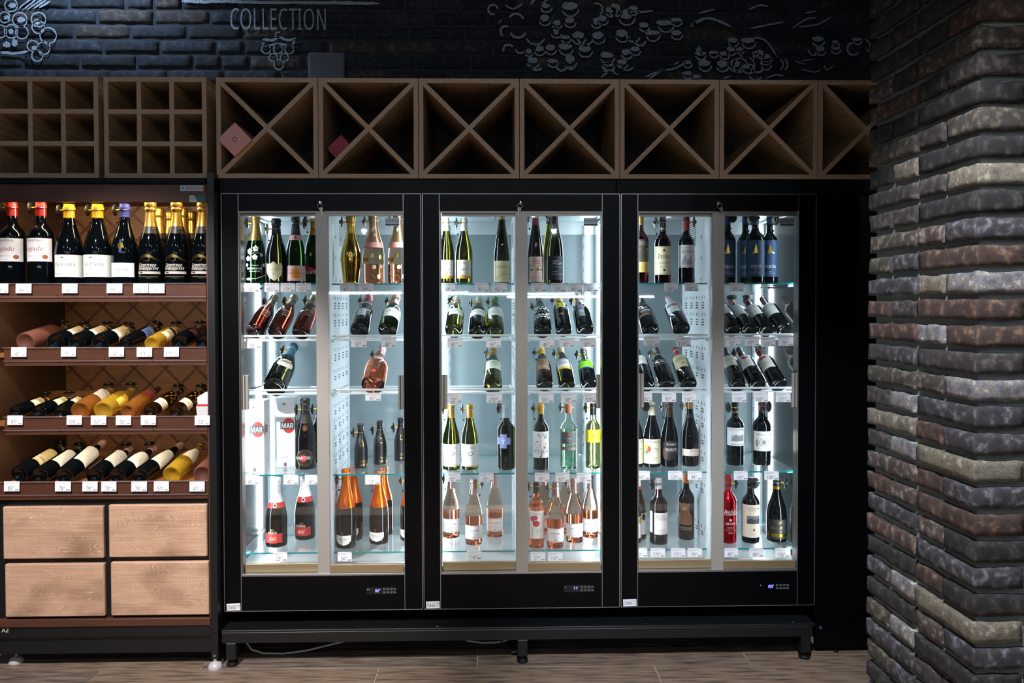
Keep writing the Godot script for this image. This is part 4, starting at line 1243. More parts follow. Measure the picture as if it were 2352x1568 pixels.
# ---------- wooden shelf unit ----------
func build_shelf_unit() -> void:
	var x0 := -2.308
	var x1 := -1.375
	var xs := -2.25
	var zf := 0.05
	var zb := -0.53
	var o := thing("shelf_unit", "dark stained wooden wine shelf unit with light wood drawers below", "shelf unit")
	slab("back_panel", Vector3(x0, 0.74, zb - 0.018), Vector3(x1, 2.11, zb), M.stain_back, o)
	# crossing strips on the back
	var back := o.get_child(0)
	for k in range(-7, 14):
		for s in [-1.0, 1.0]:
			# clip each diagonal to the panel
			var cx: float = x0 + 0.03 + k * 0.158
			var pts := []
			for y in [0.76, 2.1]:
				pts.append(Vector2(cx + s * (y - 1.43) * 1.0, y))
			var a: Vector2 = pts[0]
			var b: Vector2 = pts[1]
			var lo := minf(a.x, b.x)
			var hi := maxf(a.x, b.x)
			if hi < x0 + 0.02 or lo > x1 - 0.02: continue
			var t0 := 0.0
			var t1 := 1.0
			for lim in [x0 + 0.004, x1 - 0.004]:
				var t: float = (lim - a.x) / (b.x - a.x)
				var inside: bool = (a.x > lim) == (lim < x0 + 0.1)
				if t > 0.0 and t < 1.0:
					if inside: t1 = minf(t1, t)
					else: t0 = maxf(t0, t)
				elif not inside: t1 = -1.0
			if t1 <= t0 + 0.02: continue
			var p := a.lerp(b, t0)
			var q := a.lerp(b, t1)
			for side in [-0.0035, 0.0035]:
				var nn: Vector2 = (q - p).normalized().orthogonal() * side
				part("lattice_strip", boxm(Vector3(p.distance_to(q), 0.0035, 0.004)), M.stain_edge, back, Vector3((p.x + q.x) / 2 + nn.x, (p.y + q.y) / 2 + nn.y, zb + (0.002 if s > 0 else 0.0035)) - back.position, Basis(Vector3.BACK, (q - p).angle()))
	slab("side_panel", Vector3(x0 - 0.02, 0.1, zb - 0.018), Vector3(x0, 2.116, zf - 0.004), M.stain_side, o)
	slab("side_panel", Vector3(x1, 0.18, zb - 0.018), Vector3(x1 + 0.02, 2.116, zf - 0.002), M.stain_edge, o, 0.001)
	slab("top_panel", Vector3(x0, 2.1, zb), Vector3(x1, 2.116, zf - 0.02), M.stain_edge, o)
	slab("top_bar", Vector3(x0 - 0.02, 2.118, -0.3), Vector3(x1 + 0.004, 2.141, zf + 0.012), M.fascia, o, 0.001)
	slab("top_fascia", Vector3(x0, 2.04, zf - 0.018), Vector3(x1, 2.116, zf), M.stain, o, 0.001)
	var sk := part("maker_plate", boxm(Vector3(0.099, 0.024, 0.0008)), plain("#a9bcc8", 0.4), o, Vector3(-1.434, 2.1, zf + 0.0005))
	prints_flat([["t", 0.012, 0, "MAGMA", 0.07, 0.014, 0, "#9a2436"], ["s", -0.0375, 0, 0.0075, 6, 0.35, "#2b5fa0"]], sk, Vector3(0, 0, 0.0003))
	sk = part("maker_plate", boxm(Vector3(0.07, 0.03, 0.0008)), plain("#1d5a52", 0.4), o, Vector3(-1.41, 2.054, zf + 0.0005))
	prints_flat([["p", 0, 0, [[-0.034, -0.0145], [0.002, -0.0145], [-0.014, 0.0145], [-0.034, 0.0145]], "#a9b6b4"], ["t", -0.016, 0.004, "WINE", 0.022, 0.006, 0, "#4e6663"], ["t", -0.016, -0.004, "HOUSE", 0.022, 0.005, 0, "#4e6663"]], sk, Vector3(0, 0, 0.0003))
	# shelves: a board, its front, a clear price holder
	var ys := [1.688, 1.411, 1.111, 0.828]       # top of each front
	for k in 4:
		var y: float = ys[k]
		var wide := 0.012 if k == 0 or k == 3 else 0.0
		var sh := slab("shelf_board", Vector3(x0 + 0.001, y - 0.045, zb), Vector3(x1 - 0.001, y - 0.027, zf - 0.018), M.stain_back, o)
		slab("front_board", Vector3((x0 - 0.02 if wide > 0 else xs + 0.002), y - 0.081, zf - 0.018) - sh.position, Vector3(x1 - 0.001, y - 0.004, zf) - sh.position, M.stain, sh, 0.001)
		var h := slab("price_holder", Vector3(x0 - 0.02 if wide > 0 else xs, y - 0.058, zf + 0.008) - sh.position, Vector3(x1 + 0.0, y, zf + 0.0095) - sh.position, M.acrylic, sh)
		slab("price_holder", Vector3(xs, y - 0.06, zf + 0.001) - sh.position, Vector3(x1, y - 0.058, zf + 0.011) - sh.position, M.acrylic, sh)
		h.set_meta("label", "clear acrylic price holder")
		for yy in [0.028, -0.03]: slab("edge_line", h.position + Vector3(-h.mesh.get_aabb().size.x / 2, yy, -0.0008), h.position + Vector3(h.mesh.get_aabb().size.x / 2, yy + 0.0012, 0.0012), plain("#7c8088", 0.2), sh)
		for x in [xs + 0.24, xs + 0.44, xs + 0.64]: part("screw", turned([Vector2(0, 0), Vector2(0.003, 0), Vector2(0.0025, 0.002), Vector2(0, 0.002)], 10, Basis(Vector3.RIGHT, PI / 2)), M.chrome, sh, Vector3(x, y - 0.052, zf + 0.0095) - sh.position)
		if k > 0:
			var ry: float = y + [0.0, 0.04, 0.03, 0.042][k]
			slab("neck_rest", Vector3(x0 + 0.001, y - 0.027, -0.296) - sh.position, Vector3(x1 - 0.001, ry, -0.28) - sh.position, M.stain_back, sh, 0.001)
			slab("rear_rest", Vector3(x0 + 0.001, y - 0.027, -0.39) - sh.position, Vector3(x1 - 0.001, [0.0, 1.478, 1.176, 0.882][k], -0.375) - sh.position, M.stain_back, sh, 0.001)
		# warm light strip under the shelf above
		var top: float = 2.094 if k == 0 else ys[k - 1] - 0.05
		part("light_strip", boxm(Vector3(0.8, 0.006, 0.01)), M.led_warm, o, Vector3((x0 + x1) / 2, top, 0.0))
		area("warm_strip_light", Vector3((x0 + x1) / 2, top - 0.006, 0.0), Basis(Vector3.RIGHT, deg_to_rad(-90.0 + [30.0, 20.0, 20.0, 20.0][k])), Vector2(0.8, 0.012), Color(1.0, 0.92, 0.78), [0.5, 0.19, 0.22, 0.22][k])
	# drawers
	slab("drawer_frame", Vector3(x0 - 0.012, 0.224, zb), Vector3(x1 - 0.002, 0.74, zf - 0.02), M.black, o)
	var n := 0
	for d in [[-2.2615, 0.4895, -1.8255, 0.718], [-1.8065, 0.4925, -1.378, 0.7225], [-2.256, 0.2345, -1.8235, 0.467], [-1.8005, 0.236, -1.3725, 0.471]]:
		var dr := slab("drawer", Vector3(d[0], d[1], zf - 0.019), Vector3(d[2] - 0.004, d[3], zf + 0.003), M.birch[n], o, 0.004)
		slab("drawer_box", Vector3(d[0] + 0.02, d[1] + 0.01, -0.35) - dr.position, Vector3(d[2] - 0.03, d[3] - 0.03, zf - 0.02) - dr.position, M.black, dr)
		n += 1
	slab("base_board", Vector3(x0 - 0.02, 0.19, zb), Vector3(x1 + 0.004, 0.223, zf + 0.004), M.stain, o, 0.002)
	slab("plinth", Vector3(x0 - 0.03, 0.14, -0.35), Vector3(x1 + 0.004, 0.188, zf - 0.005), M.black_metal, o, 0.001)
	slab("plinth", Vector3(x0 - 0.03, 0.062, -0.38), Vector3(x1 + 0.004, 0.14, zf - 0.02), M.black_metal, o, 0.001)
	var foot := turned([Vector2(0, 0), Vector2(0.031, 0), Vector2(0.031, 0.006), Vector2(0.026, 0.018), Vector2(0.014, 0.026), Vector2(0.006, 0.028), Vector2(0.006, 0.063), Vector2(0, 0.063)], 24)
	part("leveling_foot", foot, M.foot_white, o, Vector3(-2.262, 0, -0.03))
	part("leveling_foot", foot, M.foot_white, o, Vector3(-1.45, 0, -0.3))
	sk = part("asset_sticker", boxm(Vector3(0.05, 0.026, 0.0006)), M.black, o, Vector3(-2.262, 0.175, zf - 0.0045))
	prints_flat([["t", 0.0, 0, "A2", 0.03, 0.016, 0, "#d8dade"]], sk)

# ---------- glass-door coolers ----------
func build_coolers() -> void:
	cooler(-0.886, "left black glass-door wine cooler full of sparkling wine", "\u041f\u04106671", "62", [true, false])
	cooler(0.0, "middle black glass-door wine cooler with white and pink wines", "\u041f\u04106672", "77", [true, true])
	cooler(0.886, "right black glass-door wine cooler full of red wine", "\u041f\u04106673", "15.9", [false, true])

func cooler(xc: float, label: String, sticker: String, reading: String, _led: Array) -> void:
	var o := thing("wine_cooler", label, "wine cooler", Vector3(xc, 0, 0), "glass-door wine coolers")
	var y0 := 0.2301
	var y1 := 2.083
	# carcass
	var side := slab("side_wall", Vector3(-0.44, y0, -0.56), Vector3(-0.405, y1, -0.006), M.black_satin, o)
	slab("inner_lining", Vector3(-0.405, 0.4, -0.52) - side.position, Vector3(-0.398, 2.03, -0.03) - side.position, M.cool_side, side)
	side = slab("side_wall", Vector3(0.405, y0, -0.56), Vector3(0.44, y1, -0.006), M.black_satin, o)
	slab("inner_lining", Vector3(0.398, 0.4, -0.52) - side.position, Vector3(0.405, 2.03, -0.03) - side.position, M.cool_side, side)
	var bk := slab("back_wall", Vector3(-0.405, y0, -0.56), Vector3(0.405, y1, -0.524), M.black_satin, o)
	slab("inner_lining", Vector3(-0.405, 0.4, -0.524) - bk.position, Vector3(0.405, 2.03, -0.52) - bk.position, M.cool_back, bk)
	var roof := slab("roof", Vector3(-0.405, 2.03, -0.524), Vector3(0.405, y1, -0.006), M.black_satin, o)
	slab("inner_lining", Vector3(-0.398, 2.022, -0.52) - roof.position, Vector3(0.398, 2.03, -0.05) - roof.position, M.cool_back, roof)
	slab("upper_baffle", Vector3(-0.398, 1.955, -0.52) - roof.position, Vector3(0.398, 2.022, -0.512) - roof.position, M.white_metal, roof)
	var body := slab("machine_compartment", Vector3(-0.405, y0, -0.524), Vector3(0.405, 0.395, -0.07), M.black_satin, o)
	slab("inner_floor", Vector3(-0.398, 0.395, -0.52) - body.position, Vector3(0.398, 0.405, -0.045) - body.position, M.cool_floor, body)
	for x in [-0.36, -0.12, 0.12, 0.36]: part("foot", turned([Vector2(0, 0), Vector2(0.02, 0), Vector2(0.02, 0.004), Vector2(0.013, 0.008), Vector2(0.013, 0.0681), Vector2(0, 0.0681)], 16), plain("#24262a", 0.4), o, Vector3(x, 0.162, -0.16))
	# face frame
	slab("stile", Vector3(-0.44, y0, -0.006), Vector3(-0.3665, y1, 0.0), M.black_satin, o, 0.001)
	slab("stile", Vector3(0.3625, y0, -0.006), Vector3(0.44, y1, 0.0), M.black_satin, o, 0.001)
	slab("header", Vector3(-0.3635, 2.008, -0.006), Vector3(0.3595, y1, 0.0), M.black_satin, o, 0.001)
	slab("machine_panel", Vector3(-0.3635, y0, -0.06), Vector3(0.3595, 0.383, 0.0), M.black_satin, o, 0.001)
	# aluminium edge lines
	for x in [-0.4395, 0.4395]: slab("trim_line", Vector3(x - 0.0014, y0, -0.001), Vector3(x + 0.0014, y1, 0.0022), M.trim, o)
	for x in [-0.3652, 0.361]: slab("trim_line", Vector3(x - 0.0012, y0, -0.006), Vector3(x + 0.0012, y1, 0.0018), M.trim, o)
	slab("trim_line", Vector3(-0.44, y1, -0.001), Vector3(0.44, y1 + 0.0025, 0.0022), M.trim, o)
	slab("trim_line", Vector3(-0.44, y0 - 0.0022, -0.001), Vector3(0.44, y0, 0.0022), M.trim, o)
	# door tracks
	slab("upper_track", Vector3(-0.364, 2.0, -0.045), Vector3(0.36, 2.008, -0.004), M.alu, o)
	slab("lower_track", Vector3(-0.364, 0.383, -0.05), Vector3(0.36, 0.392, -0.001), M.trim, o, 0.001)
	for s in [-1.0, 1.0]: slab("jamb", Vector3(s * 0.363 - 0.004, 0.39, -0.05), Vector3(s * 0.363 + 0.004, 2.0, -0.007), M.alu, o)
	# sliding doors: the left one runs behind the right one
	for k in 2:
		var z := -0.034 if k == 0 else -0.016
		var xa := -0.356 if k == 0 else -0.027
		var xb := 0.0 if k == 0 else 0.356
		var d := slab("sliding_door", Vector3(xa + 0.004, 0.43, z - 0.003), Vector3(xb - 0.004, 1.995, z + 0.003), M.pane, o)
		slab("bottom_rail", Vector3(xa, 0.393, z - 0.008) - d.position, Vector3(xb, 0.43, z + 0.008) - d.position, M.champagne, d, 0.001)
		slab("top_rail", Vector3(xa, 1.988, z - 0.008) - d.position, Vector3(xb, 2.0, z + 0.008) - d.position, M.alu, d)
		if k == 1:
			slab("meeting_stile", Vector3(-0.0275, 0.387, z - 0.008) - d.position, Vector3(0.0275, 2.003, z + 0.01) - d.position, M.satin, d, 0.0015)
			var bd := slab("maker_badge", Vector3(0.28, 1.943, z + 0.003), Vector3(0.343, 1.979, z + 0.005), plain("#9a9ea4", 0.35, 0.6), o)
			prints_flat([["t", 0, 0.005, "EXPO", 0.052, 0.009, 0, "#3a3d42"], ["r", 0, -0.0125, 0.06, 0.004, "#101114"]], bd, Vector3(0, 0, 0.001))
		var hx := -0.333 if k == 0 else 0.336
		var hd := slab("handle", Vector3(minf(hx, hx + (-0.027 if k == 0 else 0.022)), 1.126, z + 0.003) - d.position, Vector3(maxf(hx, hx + (-0.027 if k == 0 else 0.022)), 1.279, z + 0.018) - d.position, M.satin, d, 0.002)
		slab("grip_groove", hd.position + Vector3(-0.003, -0.076, 0.0065), hd.position + Vector3(0.001, 0.076, 0.0085), plain("#4a4641", 0.4, 0.6), d)
	# lock
	var lock := part("lock", turned([Vector2(0, 0), Vector2(0.0085, 0), Vector2(0.0085, 0.006), Vector2(0.006, 0.008), Vector2(0, 0.008)], 20, Basis(Vector3.RIGHT, PI / 2)), M.chrome, o, Vector3(-0.004, 2.045, 0.0))
	slab("key_blade", Vector3(-0.0015, -0.005, 0.008), Vector3(0.0015, 0.005, 0.016), M.chrome, lock)
	var kr := thing("key_ring", ["small key ring hanging from the lock of the left cooler", "small key ring hanging from the lock of the middle cooler", "small key ring hanging from the lock of the right cooler"][roundi(xc / 0.886) + 1], "keys", Vector3(xc - 0.004, 2.04, 0.014), "keys hanging from the cooler locks")
	kr.basis = Basis(Vector3.BACK, [0.1, -0.35, 0.25][roundi(xc / 0.886) + 1])
	var s := Soup.new()
	var loop := []
	for k in 17: loop.append(Vector3(sin(TAU * k / 16.0) * 0.011, -0.011 + cos(TAU * k / 16.0) * 0.011, 0))
	s.tube(loop, 0.0009, 6)
	part("wire_ring", s.done(), M.wire, kr)
	s = Soup.new()
	s.lathe([Vector2(0.003, -0.001), Vector2(0.0075, -0.001), Vector2(0.0075, 0.001), Vector2(0.003, 0.001), Vector2(0.003, -0.001)], 16, 0.7, Basis(Vector3.RIGHT, PI / 2), Vector3(0, -0.026, 0))
	s.box(Vector3(0, -0.043, 0), Vector3(0.004, 0.022, 0.0016))
	s.box(Vector3(0.003, -0.049, 0), Vector3(0.003, 0.004, 0.0016))
	part("key", s.done(), plain("#b9b2a0", 0.3, 0.9), kr, Vector3.ZERO, Basis(Vector3.BACK, 0.12))
	# control display
	var dsp := slab("control_display", Vector3(0.19, 0.299, 0.0), Vector3(0.315, 0.331, 0.0012), M.black_glass, o)
	var st := Soup.new()
	var x := -0.019 - 0.007 * (reading.length() - 2 if not "." in reading else 1)
	for ch in reading:
		if ch == ".":
			st.box(Vector3(x - 0.0055, -0.0055, 0), Vector3(0.0018, 0.0018, 0.0003))
			continue
		var on: String = {"1": "bc", "2": "abged", "5": "afgcd", "6": "afgedc", "7": "abc", "9": "abcdfg"}[ch]
		for seg in on:
			var q: Array = {"a": [0, 0.0065, 1], "b": [0.003, 0.0035, 0], "c": [0.003, -0.0028, 0], "d": [0, -0.0058, 1], "e": [-0.003, -0.0028, 0], "f": [-0.003, 0.0035, 0], "g": [0, 0.0003, 1]}[seg]
			st.box(Vector3(x + q[0] + q[1] * 0.15, q[1], 0), Vector3(0.0052, 0.0017, 0.0003) if q[2] == 1 else Vector3(0.0017, 0.0052, 0.0003))
		x += 0.0095
	st.box(Vector3(x - 0.002, 0.0065, 0), Vector3(0.0022, 0.0022, 0.0003))
	st.box(Vector3(-0.058, 0.0065, 0), Vector3(0.0035, 0.002, 0.0003))
	if xc < -0.5: st.box(Vector3(-0.052, 0.0065, 0), Vector3(0.0035, 0.002, 0.0003))
	part("lit_digits", st.done(), M.blue_digit, dsp, Vector3(0, 0, 0.0008))
	for r in 2:
		for c in 4: slab("button", Vector3(0.011 + 0.016 * c, 0.002 - 0.0135 * r, 0.0006), Vector3(0.022 + 0.016 * c, 0.010 - 0.0135 * r, 0.0014), plain("#4d5257", 0.5), dsp, 0.0003)
	# asset sticker with handwriting
	var ax := -0.4
	var sk := slab("asset_sticker", Vector3(ax - 0.03, 0.2335, 0.0) - Vector3.ZERO, Vector3(ax + 0.03, 0.2635, 0.0025), M.paper, o)
	sk.rotation.z = 0.03
	prints_flat([["t", 0, 0, sticker, 0.052, 0.02, 0, 0.12, "#101114"]], sk, Vector3(0, 0, 0.0013))
	# centre duct with slots
	var duct := Soup.new()
	var dp := []
	var r := 0.02
	for q in [[0.025 - r, -0.07 - r, 0.0], [0.025 - r, -0.07 - r, 0.0]]: pass
	var outline := [Vector2(0.026, -0.52)]
	for k in 7:
		var a := PI / 2.0 * k / 6.0
		outline.append(Vector2(0.006 + 0.02 * cos(a), -0.09 + 0.02 * sin(a)))
	for k in range(6, -1, -1): outline.append(Vector2(-outline[k + 1].x, outline[k + 1].y))
	outline.append(Vector2(-0.026, -0.52))
	for k in outline.size() - 1:
		var a: Vector2 = outline[k]
		var b: Vector2 = outline[k + 1]
		var dn := (b - a).normalized()
		var nn := Vector3(dn.y, 0, -dn.x)
		if nn.dot(Vector3(a.x + b.x, 0, 0.0001)) < 0.0: nn = -nn
		if absf(a.x + b.x) < 0.02: nn = Vector3.BACK
		duct.quad(Vector3(a.x, 0.405, a.y), Vector3(b.x, 0.405, b.y), Vector3(b.x, 2.022, b.y), Vector3(a.x, 2.022, a.y), nn)
	dp.append(0)
	var du := part("air_duct", duct.done(), M.duct, o)
	var sl := Soup.new()
	for sx in [-1.0, 1.0]:
		for yy in [0.52, 0.72, 0.87, 0.95, 1.03, 1.1, 1.26, 1.36, 1.52, 1.6]:
			for k in 4:
				var z := -0.44 + 0.095 * k
				for j in 3: if j < 2 or yy > 1.3: sl.box(Vector3(sx * 0.0258, yy - 0.012 * j, z), Vector3(0.0012, 0.005, 0.035))
				sl.box(Vector3(sx * 0.0258, yy + 0.025, z - 0.01), Vector3(0.0012, 0.014, 0.007))
				sl.box(Vector3(sx * 0.0258, yy + 0.025, z + 0.03), Vector3(0.0012, 0.014, 0.006))
		for k in 3:
			for j in 3: sl.box(Vector3(sx * 0.0258, 1.71 + 0.1 * j, -0.4 + 0.11 * k), Vector3(0.0012, 0.016, 0.01))
		for k in 7:
			for j in 12: sl.box(Vector3(sx * 0.0258, 1.88 + 0.0105 * j, -0.46 + 0.03 * k), Vector3(0.0012, 0.0045, 0.021))
	var slots := part("vent_slots", sl.done(), M.slot, du)
	slots.set_meta("kind", "stuff")
	# light strips in the rear corners
	for s2 in [-1.0, 1.0]:
		part("light_strip", boxm(Vector3(0.012, 1.58, 0.012), 0.003), M.led, o, Vector3(s2 * 0.37, 1.215, -0.5))
		area("cooler_strip_light", Vector3(xc + s2 * 0.366, 1.215, -0.488), Basis(Vector3.UP, PI - s2 * 0.53), Vector2(0.014, 1.58), Color(0.885, 0.957, 0.995), COOLER_LIGHT * (0.8 if xc < -0.5 else 1.05 if xc < 0.5 else 0.55))
		part("light_strip", boxm(Vector3(0.01, 1.58, 0.01), 0.003), M.led, o, Vector3(s2 * 0.386, 1.215, -0.058))
		area("cooler_front_light", Vector3(xc + s2 * 0.38, 1.215, -0.066), Basis(Vector3.UP, s2 * 0.75), Vector2(0.012, 1.58), Color(0.885, 0.957, 0.995), COOLER_FRONT * (0.8 if xc < -0.5 else 1.05 if xc < 0.5 else 0.6))
		var rl := slab("shelf_rail", Vector3(s2 * 0.345 - 0.006, 0.41, -0.519), Vector3(s2 * 0.345 + 0.006, 2.0, -0.511), plain("#7d898d", 0.4, 0.5), o)
		var hl := Soup.new()
		for k in 26:
			for j in 2: hl.box(Vector3(0.0, -0.76 + 0.06 * k + 0.011 * j, 0.0042), Vector3(0.004, 0.005, 0.0006))
		var hs := part("peg_holes", hl.done(), M.slot, rl)
		hs.set_meta("kind", "stuff")
		slab("upper_tube", Vector3(s2 * 0.385 - 0.006, 2.008, -0.5), Vector3(s2 * 0.385 + 0.006, 2.02, -0.08), M.white_metal, o, 0.003)
	# shelves, one set on each side of the duct
	for s3 in [-1.0, 1.0]:
		var xa := minf(s3 * 0.03, s3 * 0.394)
		var xb := maxf(s3 * 0.03, s3 * 0.394)
		for y in [1.69, 0.822, 0.466]:
			var g := slab("glass_shelf", Vector3(xa, y - 0.007, -0.5), Vector3(xb, y, -0.075), M.shelf_glass, o)
			slab("front_edge", Vector3(xa, y - 0.007, -0.075) - g.position, Vector3(xb, y, -0.0735) - g.position, M.glass_edge, g)
			slab("rear_edge", Vector3(xa, y - 0.006, -0.502) - g.position, Vector3(xb, y - 0.001, -0.5005) - g.position, M.glass_edge, g)
			for z in [-0.46, -0.12]: slab("bracket", Vector3(minf(s3 * 0.394, s3 * 0.36), y - 0.017, z - 0.012) - g.position, Vector3(maxf(s3 * 0.394, s3 * 0.36), y - 0.008, z + 0.012) - g.position, plain("#8c989c", 0.35, 0.6), g)
			var low := -0.045
			slab("price_rail", Vector3(xa + 0.004, y + low, -0.0715) - g.position, Vector3(xb - 0.004, y - 0.003, -0.07) - g.position, M.acrylic, g)
			slab("rail_lip", Vector3(xa + 0.004, y + low - 0.002, -0.0715) - g.position, Vector3(xb - 0.004, y + low, -0.066) - g.position, M.acrylic, g)
		for y in [1.453, 1.208]:
			var b := slab("bar_shelf", Vector3(xa, y - 0.005, -0.072), Vector3(xb, y + 0.004, -0.062), M.white_metal, o, 0.003)
			slab("lower_bar", Vector3(xa, y - 0.022, -0.082) - b.position, Vector3(xb, y - 0.016, -0.074) - b.position, M.white_metal, b)
			for z in [-0.2, -0.32, -0.44]: slab("cross_bar", Vector3(xa, y - 0.03, z) - b.position, Vector3(xb, y - 0.022, z + 0.008) - b.position, M.white_metal, b, 0.002)
			for x2 in [xa + 0.003, xb - 0.009]: slab("side_bar", Vector3(x2, y - 0.03, -0.45) - b.position, Vector3(x2 + 0.006, y - 0.018, -0.062) - b.position, M.white_metal, b)
			slab("neck_rest", Vector3(xa, y + 0.03, -0.292) - b.position, Vector3(xb, y + 0.034, -0.286) - b.position, M.acrylic, b)

# ---------- the hall behind the camera ----------
func build_hall() -> void:
	var lamp := turned([Vector2(0, 0.0), Vector2(0.09, 0.0), Vector2(0.09, 0.03), Vector2(0, 0.03)], 28)
	var rim := turned([Vector2(0.09, -0.004), Vector2(0.11, -0.004), Vector2(0.11, 0.06), Vector2(0.0, 0.06)], 28)
	var n := 0
	for z in [4.6, 8.5, 12.5, 16.0]:
		for x in [-3.6, -1.2, 1.3, 3.7]:
			var jx: float = x + 0.5 * sin(n * 2.3)
			var o := thing("ceiling_lamp", "round ceiling lamp of the hall behind the camera", "ceiling lamp", Vector3(jx, 3.63, z), "round hall ceiling lamps")
			part("housing", rim, M.white_metal, o)
			part("lamp_disc", lamp, M.lamp_glow, o)
			var l := OmniLight3D.new()
			l.name = numbered("hall_lamp_light")
			l.light_color = Color(0.92, 0.96, 1.0)
			l.light_energy = HALL_LIGHT
			l.light_size = 0.04
			l.omni_range = 20.0
			l.omni_attenuation = 2.0
			l.shadow_enabled = true
			add_child(l)
			l.position = Vector3(jx, 3.58, z)
			n += 1
	for q in [[-1.6, 1.82, 8.0, 2.4], [1.5, 1.78, 9.5, 2.6], [0.2, 1.88, 12.0, 3.0]]:
		var o := thing("light_bar", "long light bar over a shop shelf behind the camera", "light bar", Vector3(q[0], q[1], q[2]), "light bars behind the camera")
		part("housing", boxm(Vector3(q[3], 0.05, 0.06), 0.004), M.black_metal, o)
		part("lit_tube", boxm(Vector3(q[3] - 0.04, 0.03, 0.01)), glow("#eef5ff", 12.0), o, Vector3(0, -0.005, -0.036))
		slab("shelf_body", Vector3(-q[3] / 2, -q[1], 0.0), Vector3(q[3] / 2, -0.03, 0.5), plain("#3a2d25", 0.8), o)
		area("light_bar_light", Vector3(q[0], q[1] - 0.005, q[2] - 0.05), Basis.IDENTITY, Vector2(q[3] - 0.04, 0.03), Color(0.93, 0.97, 1.0), BAR_LIGHT)

